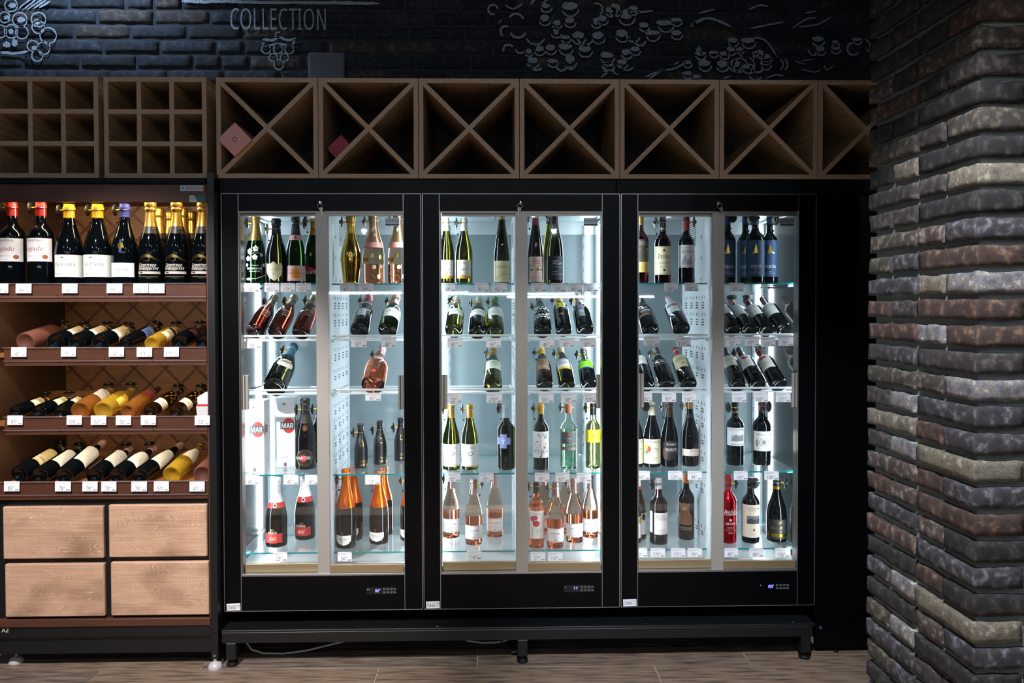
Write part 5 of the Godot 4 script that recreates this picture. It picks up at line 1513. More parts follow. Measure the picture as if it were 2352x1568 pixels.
# ---------- what stands on the shelves ----------
func bottles_left() -> void:
	tax_strip(bottle("magnum_bottle", "large red-capped bottle with white label nearest the left frame edge", "bottles standing on the top shelf of the wooden unit", "bordeaux", Vector3(-2.255, 1.667, -0.03), 0.0552, 0.3799, "dark", [[0.844, 1, "#b3201c"]], 0.56, [["L", -0.0166, 0.1691, 0.121, 0.102, "#dedfe0"], ["t", -0.0367, 0.2089, "DE MARTINO", 0.0808, 0.0078, 0, "#3a3e44"], ["t", -0.0356, 0.171, "Legado", 0.083, 0.0262, 1, 0.3, "#9a2440"], ["t", -0.0322, 0.1419, "CABERNET SAUVIGNON", 0.0521, 0.0039, 1, "#6a6e74"], ["d", 0.0124, 0.1385, 0.0108, 0.0087, "#a8583a"], ["o", 0.0124, 0.1385, 0.0108, 0.0087, 0.0015, "#6a2a1a"], ["l", 0, 0, [[-0.0372, 0.1273], [-0.0175, 0.1273]], 0.0015, "#9a9ea4"]], [], [-80, 0.94], 0, "bottle"), 0.3115, 0.3723, 1.16, "bordeaux", 0.0552, 0.3799)
	tax_strip(bottle("magnum_bottle", "large red-capped bottle with white label beside the yellow-capped bottles", "bottles standing on the top shelf of the wooden unit", "bordeaux", Vector3(-2.128, 1.667, -0.03), 0.0552, 0.38, "dark", [[0.844, 1, "#b3201c"]], 0.533, [["L", -0.0166, 0.1691, 0.1211, 0.102, "#dedfe0"], ["t", -0.0367, 0.209, "DE MARTINO", 0.0809, 0.0078, 0, "#3a3e44"], ["t", -0.0356, 0.1711, "Legado", 0.0831, 0.0262, 1, 0.3, "#9a2440"], ["t", -0.0323, 0.1419, "CABERNET SAUVIGNON", 0.0522, 0.0039, 1, "#6a6e74"], ["d", 0.0124, 0.1385, 0.0108, 0.0087, "#a8583a"], ["o", 0.0124, 0.1385, 0.0108, 0.0087, 0.0015, "#6a2a1a"], ["l", 0, 0, [[-0.0373, 0.1273], [-0.0175, 0.1273]], 0.0015, "#9a9ea4"]], [], [-85, 0.94], 0, "bottle"), 0.3116, 0.3724, 1.133, "bordeaux", 0.0552, 0.38)
	tax_strip(bottle("magnum_bottle", "large yellow-capped bottle with pale label and pink tax strip", "bottles standing on the top shelf of the wooden unit", "burgundy", Vector3(-2.005, 1.667, -0.03), 0.0587, 0.3723, "dark", [[0.8381, 1, "#d8a40c"]], 0.505, [["L", -0.0061, 0.0982, 0.1458, 0.0972, "#d4d8d2"], ["d", -0.031, 0.1351, 0.0079, 0.0029, "#5a5a3a"], ["t", -0.0246, 0.1059, "Val di Serra", 0.0894, 0.0146, 1, 0.25, "#3a4440"], ["t", -0.028, 0.0909, "MONTEPULCIANO", 0.0709, 0.0034, 1, "#8a908a"], ["t", -0.0293, 0.0836, "DENOMINAZIONE", 0.0586, 0.0034, 1, "#8a908a"], ["t", -0.0274, 0.0632, "UMANI RONCHI", 0.0671, 0.0049, 0, "#5a625c"]], [], [-85, 0.93], 0, "bottle"), 0.2792, 0.3685, 1.005, "burgundy", 0.0587, 0.3723)
	bottle("magnum_bottle", "large yellow-capped bottle with pale label, second of the pair", "bottles standing on the top shelf of the wooden unit", "burgundy", Vector3(-1.88, 1.667, -0.03), 0.06, 0.3723, "dark", [[0.8381, 1, "#d8a40c"]], 0.476, [["L", -0.0052, 0.0982, 0.1418, 0.0972, "#d4d8d2"], ["d", -0.031, 0.1351, 0.0079, 0.0029, "#5a5a3a"], ["t", -0.0239, 0.106, "Val di Serra", 0.0881, 0.0146, 1, 0.25, "#3a4440"], ["t", -0.0276, 0.0909, "MONTEPULCIANO", 0.07, 0.0034, 1, "#8a908a"], ["t", -0.029, 0.0836, "DENOMINAZIONE", 0.058, 0.0034, 1, "#8a908a"], ["t", -0.027, 0.0632, "UMANI RONCHI", 0.0664, 0.0049, 0, "#5a625c"]], [], [-85, 0.93], 0, "bottle")
	bottle("magnum_bottle", "large blue-capped bottle with small white label and gold seal", "bottles standing on the top shelf of the wooden unit", "burgundy", Vector3(-1.761, 1.667, -0.03), 0.0563, 0.3734, "dark", [[0.8438, 1, "#3a3f86"]], 0.447, [["L", -0.0181, 0.0807, 0.1108, 0.0622, "#d4d8dc"], ["t", -0.0323, 0.0934, "CHATEAU", 0.0396, 0.0068, 0, "#4a6a9a"], ["t", -0.0215, 0.0817, "L'ERMITAGE", 0.068, 0.0107, 0, "#3a5a94"], ["t", 0.0025, 0.0705, "PUJAUT", 0.0219, 0.0039, 0, "#5a6a8a"], ["r", -0.0214, 0.1852, 0.0107, 0.0574, "#26306a"], ["d", -0.0213, 0.1872, 0.0133, 0.0146, "*b59a4a"], ["o", -0.0213, 0.1872, 0.0099, 0.0107, 0.002, "#5a4a1a"], ["t", 0, 0.3199, "CHATEAU", 0.03, 0.0049, 0, "#8a92c4"]], [], [-85, 0.93], 0, "bottle")
	bottle("sparkling_wine_bottle", "gold-foiled sparkling bottle with black label, foremost of the group on its left", "bottles standing on the top shelf of the wooden unit", "champagne", Vector3(-1.648, 1.667, -0.03), 0.0524, 0.3833, "dark", [[0.7134, 1, "*d9b255"], [0.6298, 0.7134, "#1c1812"]], 0.419, [["p", 0, 0, [[-0.0583, 0.1183], [-0.0488, 0.1404], [-0.0203, 0.1503], [-0.0025, 0.1454], [0.0203, 0.1306], [0.0532, 0.1183], [0.0583, 0.1109], [0.015, 0.1256], [-0.005, 0.1355], [-0.0258, 0.138]], "*a8925a"], ["o", -0.0203, 0.1281, 0.0148, 0.0099, 0.0025, "*8a7a4a"], ["t", -0.0164, 0.1025, "Советское", 0.0735, 0.0148, 0, 0.25, "#d0ccc4"], ["t", -0.0132, 0.0887, "Шампанское", 0.0859, 0.0138, 0, 0.25, "#d0ccc4"], ["t", -0.0205, 0.0798, "ПОЛУСЛАДКОЕ", 0.036, 0.0039, 0, "#b9b4a8"], ["r", -0.0114, 0.0685, 0.101, 0.0108, "#a8a49c"], ["r", -0.0448, 0.0685, 0.0167, 0.0059, "*b59a5a"], ["r", 0, 0.0451, 0.1237, 0.0025, "*a8863a"], ["t", -0.0148, 0.0517, "РОССИЙСКОЕ ИГРИСТОЕ", 0.0869, 0.0039, 0, "#a8a49c"], ["r", 0.021, 0.2661, 0.0272, 0.0099, "#15120e"], ["t", 0.0209, 0.2661, "Шампанское", 0.0249, 0.0059, 0, "#c9c4b8"]], [], null, 0, "bottle")
	bottle("sparkling_wine_bottle", "gold-foiled sparkling bottle with black label, foremost in the group middle", "bottles standing on the top shelf of the wooden unit", "champagne", Vector3(-1.533, 1.667, -0.03), 0.0525, 0.3834, "dark", [[0.7134, 1, "*d9b255"], [0.6298, 0.7134, "#1c1812"]], 0.39, [["p", 0, 0, [[-0.0583, 0.1183], [-0.0488, 0.1405], [-0.0203, 0.1503], [-0.0025, 0.1454], [0.0203, 0.1306], [0.0532, 0.1183], [0.0583, 0.1109], [0.0151, 0.1257], [-0.005, 0.1355], [-0.0258, 0.138]], "*a8925a"], ["o", -0.0203, 0.1281, 0.0148, 0.0099, 0.0025, "*8a7a4a"], ["t", -0.0165, 0.1025, "Советское", 0.0735, 0.0148, 0, 0.25, "#d0ccc4"], ["t", -0.0132, 0.0887, "Шампанское", 0.0859, 0.0138, 0, 0.25, "#d0ccc4"], ["t", -0.0205, 0.0798, "ПОЛУСЛАДКОЕ", 0.036, 0.0039, 0, "#b9b4a8"], ["r", -0.0114, 0.0685, 0.1011, 0.0108, "#a8a49c"], ["r", -0.0449, 0.0685, 0.0167, 0.0059, "*b59a5a"], ["r", 0, 0.0451, 0.1238, 0.0025, "*a8863a"], ["t", -0.0148, 0.0517, "РОССИЙСКОЕ ИГРИСТОЕ", 0.0869, 0.0039, 0, "#a8a49c"], ["r", 0.021, 0.2661, 0.0272, 0.0099, "#15120e"], ["t", 0.0209, 0.2661, "Шампанское", 0.0249, 0.0059, 0, "#c9c4b8"]], [], null, 0, "bottle")
	bottle("sparkling_wine_bottle", "gold-foiled sparkling bottle cut off by the right side panel", "bottles standing on the top shelf of the wooden unit", "champagne", Vector3(-1.417, 1.667, -0.03), 0.0525, 0.3835, "dark", [[0.7134, 1, "*d9b255"], [0.6298, 0.7134, "#1c1812"]], 0.36, [["p", 0, 0, [[-0.0583, 0.1183], [-0.0489, 0.1405], [-0.0203, 0.1504], [-0.0025, 0.1454], [0.0203, 0.1306], [0.0533, 0.1183], [0.0583, 0.1109], [0.0151, 0.1257], [-0.005, 0.1356], [-0.0258, 0.138]], "*a8925a"], ["o", -0.0203, 0.1282, 0.0149, 0.0099, 0.0025, "*8a7a4a"], ["t", -0.0165, 0.1025, "Советское", 0.0736, 0.0148, 0, 0.25, "#d0ccc4"], ["t", -0.0132, 0.0887, "Шампанское", 0.086, 0.0138, 0, 0.25, "#d0ccc4"], ["t", -0.0205, 0.0799, "ПОЛУСЛАДКОЕ", 0.0361, 0.0039, 0, "#b9b4a8"], ["r", -0.0114, 0.0685, 0.1012, 0.0108, "#a8a49c"], ["r", -0.0449, 0.0685, 0.0167, 0.0059, "*b59a5a"], ["r", 0, 0.0451, 0.1239, 0.0025, "*a8863a"], ["t", -0.0149, 0.0518, "РОССИЙСКОЕ ИГРИСТОЕ", 0.087, 0.0039, 0, "#a8a49c"], ["r", 0.0211, 0.2662, 0.0272, 0.0099, "#15120e"], ["t", 0.0209, 0.2662, "Шампанское", 0.025, 0.0059, 0, "#c9c4b8"]], [], null, 0, "bottle")
	bottle("sparkling_wine_bottle", "gold-foiled sparkling bottle in the back row, first from the left", "bottles standing on the top shelf of the wooden unit", "champagne", Vector3(-1.702, 1.667, -0.24), 0.0489, 0.3856, "dark", [[0.6879, 1, "*c9a04a"], [0.6241, 0.6879, "#1c1812"]], 0.41, [["r", 0, 0.2502, 0.0686, 0.0082, "#b9b4a8"]], [], null, 0, "bottle")
	bottle("sparkling_wine_bottle", "gold-foiled sparkling bottle in the back row, second and lowest", "bottles standing on the top shelf of the wooden unit", "champagne", Vector3(-1.694, 1.667, -0.34), 0.0476, 0.383, "dark", [[0.7185, 1, "*c9a04a"], [0.6519, 0.7185, "#1c1812"]], 0.398, [["r", 0, 0.2596, 0.0714, 0.0085, "#b9b4a8"]], [], null, 0, "bottle")
	bottle("sparkling_wine_bottle", "gold-foiled sparkling bottle in the back row, just behind the middle one", "bottles standing on the top shelf of the wooden unit", "champagne", Vector3(-1.594, 1.667, -0.25), 0.0491, 0.387, "dark", [[0.6879, 1, "*c9a04a"], [0.6241, 0.6879, "#1c1812"]], 0.383, [["r", 0, 0.2512, 0.0688, 0.0082, "#b9b4a8"]], [], null, 0, "bottle")
	bottle("sparkling_wine_bottle", "gold-foiled sparkling bottle in the back row, furthest to the right", "bottles standing on the top shelf of the wooden unit", "champagne", Vector3(-1.588, 1.667, -0.34), 0.0476, 0.382, "dark", [[0.7207, 1, "*c9a04a"], [0.6538, 0.7207, "#1c1812"]], 0.373, [["r", 0, 0.2596, 0.0715, 0.0085, "#b9b4a8"]], [], null, 0, "bottle")
	bottle("clay_bottle", "terracotta clay bottle with a dark relief, lying furthest left", "bottles lying on the second shelf of the wooden unit", "bordeaux", Vector3(-2.198, 1.43, -0.02), 0.0436, 0.3228, "clay", [], 1.254, [["d", 0.0065, 0.2001, 0.0196, 0.0196, "#4a2c20"], ["d", 0, 0.213, 0.007, 0.007, "#3a4a2a"], ["d", 0.0131, 0.1937, 0.007, 0.007, "#8a6a3a"], ["d", 0.0044, 0.184, 0.0061, 0.0061, "#2a1a16"]], [9.5, 1], [0, 0.9], 0, "bottle")
	tax_strip(bottle("wine_bottle", "lying bottle with beige horned-animal label, next to the clay bottle", "bottles lying on the second shelf of the wooden unit", "bordeaux", Vector3(-2.066, 1.427, -0.02), 0.041, 0.3322, "dark", [[0.82, 1, "#101114"]], 1.165, [["L", -0.001, 0.1578, 0.0718, 0.1362, "#d9c4a0"], ["r", -0.001, 0.108, 0.0718, 0.0365, "#e4e0d8"], ["o", 0.0041, 0.1927, 0.0156, 0.0123, 0.0049, "#3a2c1c"], ["l", 0, 0, [[-0.0164, 0.1595], [0, 0.1661], [0.0164, 0.1528]], 0.0033, "#4a3a28"], ["l", 0, 0, [[0.0041, 0.1727], [0.0123, 0.1561], [0.0144, 0.1462]], 0.0041, "#4a3a28"]], [9, -5], [-10, 0.9], 0, "bottle"), 0.2857, 0.3289, 1.465, "bordeaux", 0.041, 0.3322)
	tax_strip(bottle("wine_bottle", "lying bottle with beige horned-animal label, second of three alike", "bottles lying on the second shelf of the wooden unit", "bordeaux", Vector3(-1.972, 1.427, -0.02), 0.041, 0.3324, "dark", [[0.82, 1, "#101114"]], 1.176, [["L", -0.001, 0.1579, 0.0718, 0.1363, "#d9c4a0"], ["r", -0.001, 0.108, 0.0718, 0.0366, "#e4e0d8"], ["o", 0.0041, 0.1928, 0.0156, 0.0123, 0.0049, "#3a2c1c"], ["l", 0, 0, [[-0.0164, 0.1596], [0, 0.1662], [0.0164, 0.1529]], 0.0033, "#4a3a28"], ["l", 0, 0, [[0.0041, 0.1729], [0.0123, 0.1562], [0.0144, 0.1463]], 0.0041, "#4a3a28"]], [9.5, -2], [5, 0.88], 0, "bottle"), 0.2859, 0.3291, 1.476, "bordeaux", 0.041, 0.3324)
	tax_strip(bottle("wine_bottle", "lying bottle with beige horned-animal label, third of three alike", "bottles lying on the second shelf of the wooden unit", "bordeaux", Vector3(-1.87, 1.427, -0.02), 0.0411, 0.3326, "dark", [[0.82, 1, "#101114"]], 1.169, [["L", -0.001, 0.158, 0.0719, 0.1364, "#d9c4a0"], ["r", -0.001, 0.1081, 0.0719, 0.0366, "#e4e0d8"], ["o", 0.0041, 0.1929, 0.0156, 0.0123, 0.0049, "#3a2c1c"], ["l", 0, 0, [[-0.0164, 0.1597], [0, 0.1663], [0.0164, 0.153]], 0.0033, "#4a3a28"], ["l", 0, 0, [[0.0041, 0.173], [0.0123, 0.1563], [0.0144, 0.1464]], 0.0041, "#4a3a28"]], [9, -2], [10, 0.84], 0, "bottle"), 0.2861, 0.3293, 1.469, "bordeaux", 0.0411, 0.3326)
	tax_strip(bottle("wine_bottle", "slim dark bottle with a blue label lying beside the golden one", "bottles lying on the second shelf of the wooden unit", "bordeaux", Vector3(-1.755, 1.423, -0.02), 0.0339, 0.3055, "dark", [[0.8, 1, "#15161c"]], 1.119, [["L", 0.0008, 0.1619, 0.056, 0.0916, "#5a76b8"], ["t", 0, 0.1833, "109", 0.0322, 0.0244, 1, "#b9c4d8"], ["t", 0, 0.1527, "Cuvee", 0.0204, 0.0122, 1, "#2c3c6a"]], [12, 2], [30, 0.88], 0, "bottle"), 0.2596, 0.3024, 1.419, "bordeaux", 0.0339, 0.3055)
	tax_strip(bottle("wine_bottle", "slim golden bottle with cream label lying in the second shelf", "bottles lying on the second shelf of the wooden unit", "bordeaux", Vector3(-1.644, 1.42, -0.02), 0.034, 0.3057, "yellow", [[0.8, 1, "#b59a6a"]], 1.054, [["L", 0.0008, 0.1192, 0.0526, 0.0795, "#ddd4b4"], ["r", 0.0008, 0.2018, 0.0526, 0.0367, "#d8c890"], ["r", 0.0008, 0.1712, 0.0526, 0.0245, "#2a2414"], ["t", 0, 0.1223, "Tokaj", 0.0238, 0.0153, 1, 0.2, "#8a8060"]], [12, 0], [5, 0.88], 0, "bottle"), 0.2598, 0.3026, 1.254, "bordeaux", 0.034, 0.3057)
	bottle("wine_bottle", "dark bottle with maroon label lying left of the last one", "bottles lying on the second shelf of the wooden unit", "burgundy", Vector3(-1.523, 1.428, -0.02), 0.0372, 0.2751, "dark", [[0.82, 1, "#2a1c18"]], 1.041, [["L", 0.0009, 0.1266, 0.0539, 0.088, "#3a1518"], ["t", 0, 0.1321, "ARENI", 0.0335, 0.0138, 1, "#8a5a44"], ["t", 0, 0.1101, "RESERVE", 0.026, 0.0083, 1, "#7a4a3a"]], [12, 1], [5, 0.88], 0, "bottle")
	bottle("wine_bottle", "dark bottle with maroon label cut off by the side panel", "bottles lying on the second shelf of the wooden unit", "burgundy", Vector3(-1.417, 1.428, -0.02), 0.0372, 0.2753, "dark", [[0.82, 1, "#2a1c18"]], 0.932, [["L", 0.0009, 0.1266, 0.0539, 0.0881, "#3a1518"], ["t", 0, 0.1322, "ARENI", 0.0335, 0.0138, 1, "#8a5a44"]], [12, -2], [5, 0.88], 0, "bottle")
	bottle("wine_bottle", "lying bottle with narrow cream label and amber cap, furthest left", "bottles lying on the third shelf of the wooden unit", "bordeaux", Vector3(-2.24, 1.12, -0.02), 0.0339, 0.2745, "dark", [[0.84, 1, "#a8521c"]], 1.194, [["L", -0.0008, 0.1345, 0.0559, 0.0933, "#d9cfa8"], ["t", 0, 0.1455, "Barolo", 0.0305, 0.0137, 1, 0.2, "#7a3a2a"], ["l", 0, 0, [[-0.0169, 0.1153], [0.0169, 0.1153]], 0.002, "#9a8a5a"]], [5, -3], [0, 0.88], 0, "bottle")
	bottle("wine_bottle", "lying bottle with cream label and pink strip, second from left", "bottles lying on the third shelf of the wooden unit", "bordeaux", Vector3(-2.141, 1.12, -0.02), 0.0339, 0.2746, "dark", [[0.84, 1, "#c49a8c"]], 1.186, [["L", -0.0008, 0.1346, 0.0559, 0.0934, "#d9cfa8"], ["t", 0, 0.1456, "Barolo", 0.0305, 0.0137, 1, 0.2, "#7a3a2a"], ["l", 0, 0, [[-0.017, 0.1154], [0.017, 0.1154]], 0.002, "#9a8a5a"]], [6, 0], [0, 0.88], 0, "bottle")
	bottle("wine_bottle", "lying bottle with cream label tucked beside the amber bottle", "bottles lying on the third shelf of the wooden unit", "bordeaux", Vector3(-2.044, 1.119, -0.02), 0.0339, 0.2748, "dark", [[0.84, 1, "#15161a"]], 1.017, [["L", -0.0008, 0.1347, 0.056, 0.0934, "#d9cfa8"], ["t", 0, 0.1457, "Barolo", 0.0305, 0.0137, 1, 0.2, "#7a3a2a"], ["l", 0, 0, [[-0.017, 0.1154], [0.017, 0.1154]], 0.002, "#9a8a5a"]], [6, -9], null, 0, "bottle")
	bottle("wine_bottle", "amber bottle with white label lying in the third shelf", "bottles lying on the third shelf of the wooden unit", "bordeaux", Vector3(-1.962, 1.124, -0.02), 0.0419, 0.3394, "amber", [[0.84, 1, "#8a6a3a"]], 0.983, [["L", -0.0031, 0.1833, 0.0691, 0.1222, "#dfe0de"], ["t", -0.0021, 0.1969, "Muscat", 0.0335, 0.0204, 1, 0.25, "#6a6a74"]], [10, -4], [5, 0.88], 0, "bottle")
	bottle("wine_bottle", "bright golden yellow bottle lying in the third shelf", "bottles lying on the third shelf of the wooden unit", "burgundy", Vector3(-1.862, 1.124, -0.02), 0.0425, 0.3142, "yellow", [[0.84, 1, "*b59a3a"]], 0.976, [["L", 0.0117, 0.11, 0.0403, 0.0943, "#d9bc48"]], [11.5, -1], [5, 0.88], 0, "bottle")
	bottle("wine_bottle", "pale amber bottle with purple label lying in the third shelf", "bottles lying on the third shelf of the wooden unit", "bordeaux", Vector3(-1.754, 1.119, -0.02), 0.0345, 0.2969, "amber", [[0.84, 1, "#3a1c1c"]], 0.945, [["L", 0, 0.1841, 0.0552, 0.0713, "#7a2a3a"], ["t", 0, 0.1871, "PORTO", 0.0311, 0.0148, 1, "#a85a5a"]], [14, 2], null, 0, "bottle")
	bottle("wine_bottle", "brown bottle with gold blossoms and cream base label, left of twin", "bottles lying on the third shelf of the wooden unit", "bordeaux", Vector3(-1.652, 1.119, -0.02), 0.0346, 0.2971, "brown", [[0.82, 1, "#3a2414"]], 0.984, [["L", -0.0017, 0.0624, 0.0656, 0.0535, "#d9cdb0"], ["d", 0, 0.0594, 0.0035, 0.0035, "#8a3a2a"], ["d", -0.0173, 0.1248, 0.0045, 0.0045, "#b58a3a"], ["d", 0.0035, 0.1337, 0.0045, 0.0045, "#b58a3a"], ["d", 0.0173, 0.1189, 0.0045, 0.0045, "#b58a3a"], ["d", -0.0069, 0.1486, 0.0045, 0.0045, "#b58a3a"], ["d", 0.0138, 0.1545, 0.0045, 0.0045, "#b58a3a"], ["d", -0.0173, 0.1664, 0.0045, 0.0045, "#b58a3a"], ["d", 0.0017, 0.1723, 0.0045, 0.0045, "#b58a3a"], ["d", 0.0173, 0.1842, 0.0045, 0.0045, "#b58a3a"], ["d", -0.0104, 0.1902, 0.0045, 0.0045, "#b58a3a"], ["d", 0.0069, 0.202, 0.0045, 0.0045, "#b58a3a"], ["d", -0.0035, 0.2199, 0.0045, 0.0045, "#b58a3a"], ["l", 0, 0, [[-0.0207, 0.107], [-0.0035, 0.1486], [0.0138, 0.2139]], 0.0017, "#b58a3a"], ["l", 0, 0, [[0.0207, 0.107], [0.0069, 0.1634], [-0.0104, 0.208]], 0.0017, "#b58a3a"]], [12.5, 4], [5, 0.88], 0, "bottle")
	bottle("wine_bottle", "brown bottle with gold blossoms and cream base label, right of twin", "bottles lying on the third shelf of the wooden unit", "bordeaux", Vector3(-1.538, 1.118, -0.02), 0.0346, 0.2974, "brown", [[0.82, 1, "#3a2414"]], 0.932, [["L", -0.0017, 0.0624, 0.0657, 0.0535, "#d9cdb0"], ["d", 0, 0.0595, 0.0035, 0.0035, "#8a3a2a"], ["d", -0.0173, 0.1249, 0.0045, 0.0045, "#b58a3a"], ["d", 0.0035, 0.1338, 0.0045, 0.0045, "#b58a3a"], ["d", 0.0173, 0.1189, 0.0045, 0.0045, "#b58a3a"], ["d", -0.0069, 0.1487, 0.0045, 0.0045, "#b58a3a"], ["d", 0.0138, 0.1546, 0.0045, 0.0045, "#b58a3a"], ["d", -0.0173, 0.1665, 0.0045, 0.0045, "#b58a3a"], ["d", 0.0017, 0.1725, 0.0045, 0.0045, "#b58a3a"], ["d", 0.0173, 0.1844, 0.0045, 0.0045, "#b58a3a"], ["d", -0.0104, 0.1903, 0.0045, 0.0045, "#b58a3a"], ["d", 0.0069, 0.2022, 0.0045, 0.0045, "#b58a3a"], ["d", -0.0035, 0.22, 0.0045, 0.0045, "#b58a3a"], ["l", 0, 0, [[-0.0207, 0.107], [-0.0035, 0.1487], [0.0138, 0.2141]], 0.0017, "#b58a3a"], ["l", 0, 0, [[0.0207, 0.107], [0.0069, 0.1635], [-0.0104, 0.2082]], 0.0017, "#b58a3a"]], [12.5, 3], [5, 0.88], 0, "bottle")
	tax_strip(bottle("wine_bottle", "lying bottle with yellow cream label and orange name, furthest left", "bottles lying on the lowest shelf of the wooden unit", "bordeaux", Vector3(-2.232, 0.844, -0.02), 0.0398, 0.3221, "dark", [[0.82, 1, "#101114"]], 1.048, [["L", -0.001, 0.1546, 0.0696, 0.1417, "#d6c48a"], ["r", -0.001, 0.116, 0.0696, 0.0387, "#dcd4b8"], ["t", 0.006, 0.1997, "Protos", 0.0358, 0.0193, 1, "#b8542c"], ["d", -0.004, 0.116, 0.0199, 0.008, "#b5a888"]], [11, 4], [10, 0.9], 0, "bottle"), 0.277, 0.3189, 1.348, "bordeaux", 0.0398, 0.3221)
	bottle("wine_bottle", "lying dark bottle with white label, leaning on its tilted neighbour", "bottles lying on the lowest shelf of the wooden unit", "bordeaux", Vector3(-2.142, 0.834, -0.02), 0.0411, 0.3331, "dark", [[0.84, 1, "#14151a"]], 1.004, [["L", -0.0008, 0.1532, 0.074, 0.1332, "#e2e3e3"], ["d", 0, 0.1665, 0.0025, 0.0021, "#9a9ea4"], ["t", 0, 0.1399, "Estate", 0.0123, 0.0067, 1, "#b4b8bc"]], [11.5, 3], [20, 0.86], 0, "bottle")
	bottle("wine_bottle", "steeply tilted dark bottle with white label and pink strip", "bottles lying on the lowest shelf of the wooden unit", "bordeaux", Vector3(-2.034, 0.834, -0.02), 0.0419, 0.3398, "dark", [[0.84, 1, "#c49a8c"]], 0.88, [["L", -0.0008, 0.1563, 0.0755, 0.1359, "#e2e3e3"], ["d", 0, 0.1699, 0.0025, 0.0021, "#9a9ea4"], ["t", 0, 0.1427, "Estate", 0.0126, 0.0068, 1, "#b4b8bc"]], [15.5, 1], null, 0, "bottle")
	bottle("wine_bottle", "lying dark bottle with white label, fourth from the left", "bottles lying on the lowest shelf of the wooden unit", "bordeaux", Vector3(-1.901, 0.833, -0.02), 0.042, 0.3401, "dark", [[0.84, 1, "#c4948a"]], 0.925, [["L", -0.0008, 0.1564, 0.0756, 0.136, "#e2e3e3"], ["d", 0, 0.17, 0.0025, 0.0021, "#9a9ea4"], ["t", 0, 0.1428, "Estate", 0.0126, 0.0068, 1, "#b4b8bc"]], [10, 0], [0, 0.88], 0, "bottle")
	bottle("wine_bottle", "lying dark burgundy bottle with white label, fifth from left", "bottles lying on the lowest shelf of the wooden unit", "burgundy", Vector3(-1.802, 0.832, -0.02), 0.0412, 0.305, "dark", [[0.84, 1, "#c4948a"]], 0.952, [["L", -0.0008, 0.1403, 0.0742, 0.122, "#e2e3e3"], ["d", 0, 0.1525, 0.0025, 0.0021, "#9a9ea4"], ["t", 0, 0.1281, "Estate", 0.0124, 0.0061, 1, "#b4b8bc"]], [13.5, 7], [0, 0.88], 0, "bottle")
	bottle("wine_bottle", "long slim dark bottle with white label beside the golden bottle", "bottles lying on the lowest shelf of the wooden unit", "flute", Vector3(-1.701, 0.831, -0.02), 0.0399, 0.3552, "dark", [[0.84, 1, "#c49a94"]], 0.943, [["L", -0.0008, 0.1634, 0.0718, 0.1421, "#e2e3e3"], ["d", 0, 0.1776, 0.0024, 0.002, "#9a9ea4"], ["t", 0, 0.1492, "Estate", 0.012, 0.0071, 1, "#b4b8bc"]], [12.5, 7], null, 0, "bottle")
	bottle("wine_bottle", "golden bottle with white label lying on the lowest shelf", "bottles lying on the lowest shelf of the wooden unit", "burgundy", Vector3(-1.562, 0.835, -0.02), 0.0421, 0.3114, "yellow", [[0.88, 1, "*a8964a"]], 0.827, [["L", -0.0011, 0.1775, 0.0694, 0.1183, "#e0dfd6"], ["t", 0.0021, 0.2024, "Gewurz", 0.0337, 0.0156, 1, 0.2, "#7a7a74"], ["t", 0.0021, 0.1713, "2018", 0.0126, 0.0093, 1, "#9a9a94"]], [14, 4], null, 0, "bottle")
	bottle("clay_bottle", "terracotta clay bottle cut off by the right side panel", "bottles lying on the lowest shelf of the wooden unit", "bordeaux", Vector3(-1.426, 0.836, -0.02), 0.0427, 0.3156, "clay", [], 0.75, [["d", 0, 0.1957, 0.0192, 0.0192, "#4a2c20"], ["d", -0.0064, 0.2146, 0.006, 0.006, "#6a6a4a"], ["d", 0.0085, 0.1894, 0.006, 0.006, "#8a6a3a"]], [8.5, -2], null, 0, "bottle")
	var c := thing("gift_carton", "white and red gift carton at the right end of the third shelf", "box", Vector3(-1.415, 1.1, -0.06))
	slab("carton", Vector3(-0.03, 0.0, -0.25), Vector3(0.035, 0.055, 0.05), plain("#c9ccd0", 0.5), c, 0.001)
	slab("red_band", Vector3(-0.0305, 0.052, -0.25), Vector3(0.0355, 0.0565, 0.051), plain("#b8242c", 0.5), c)
	slab("lid", Vector3(-0.028, 0.056, -0.25), Vector3(0.035, 0.09, 0.04), plain("#d4d6d8", 0.5), c, 0.002)
	c.rotation.x = 0.12

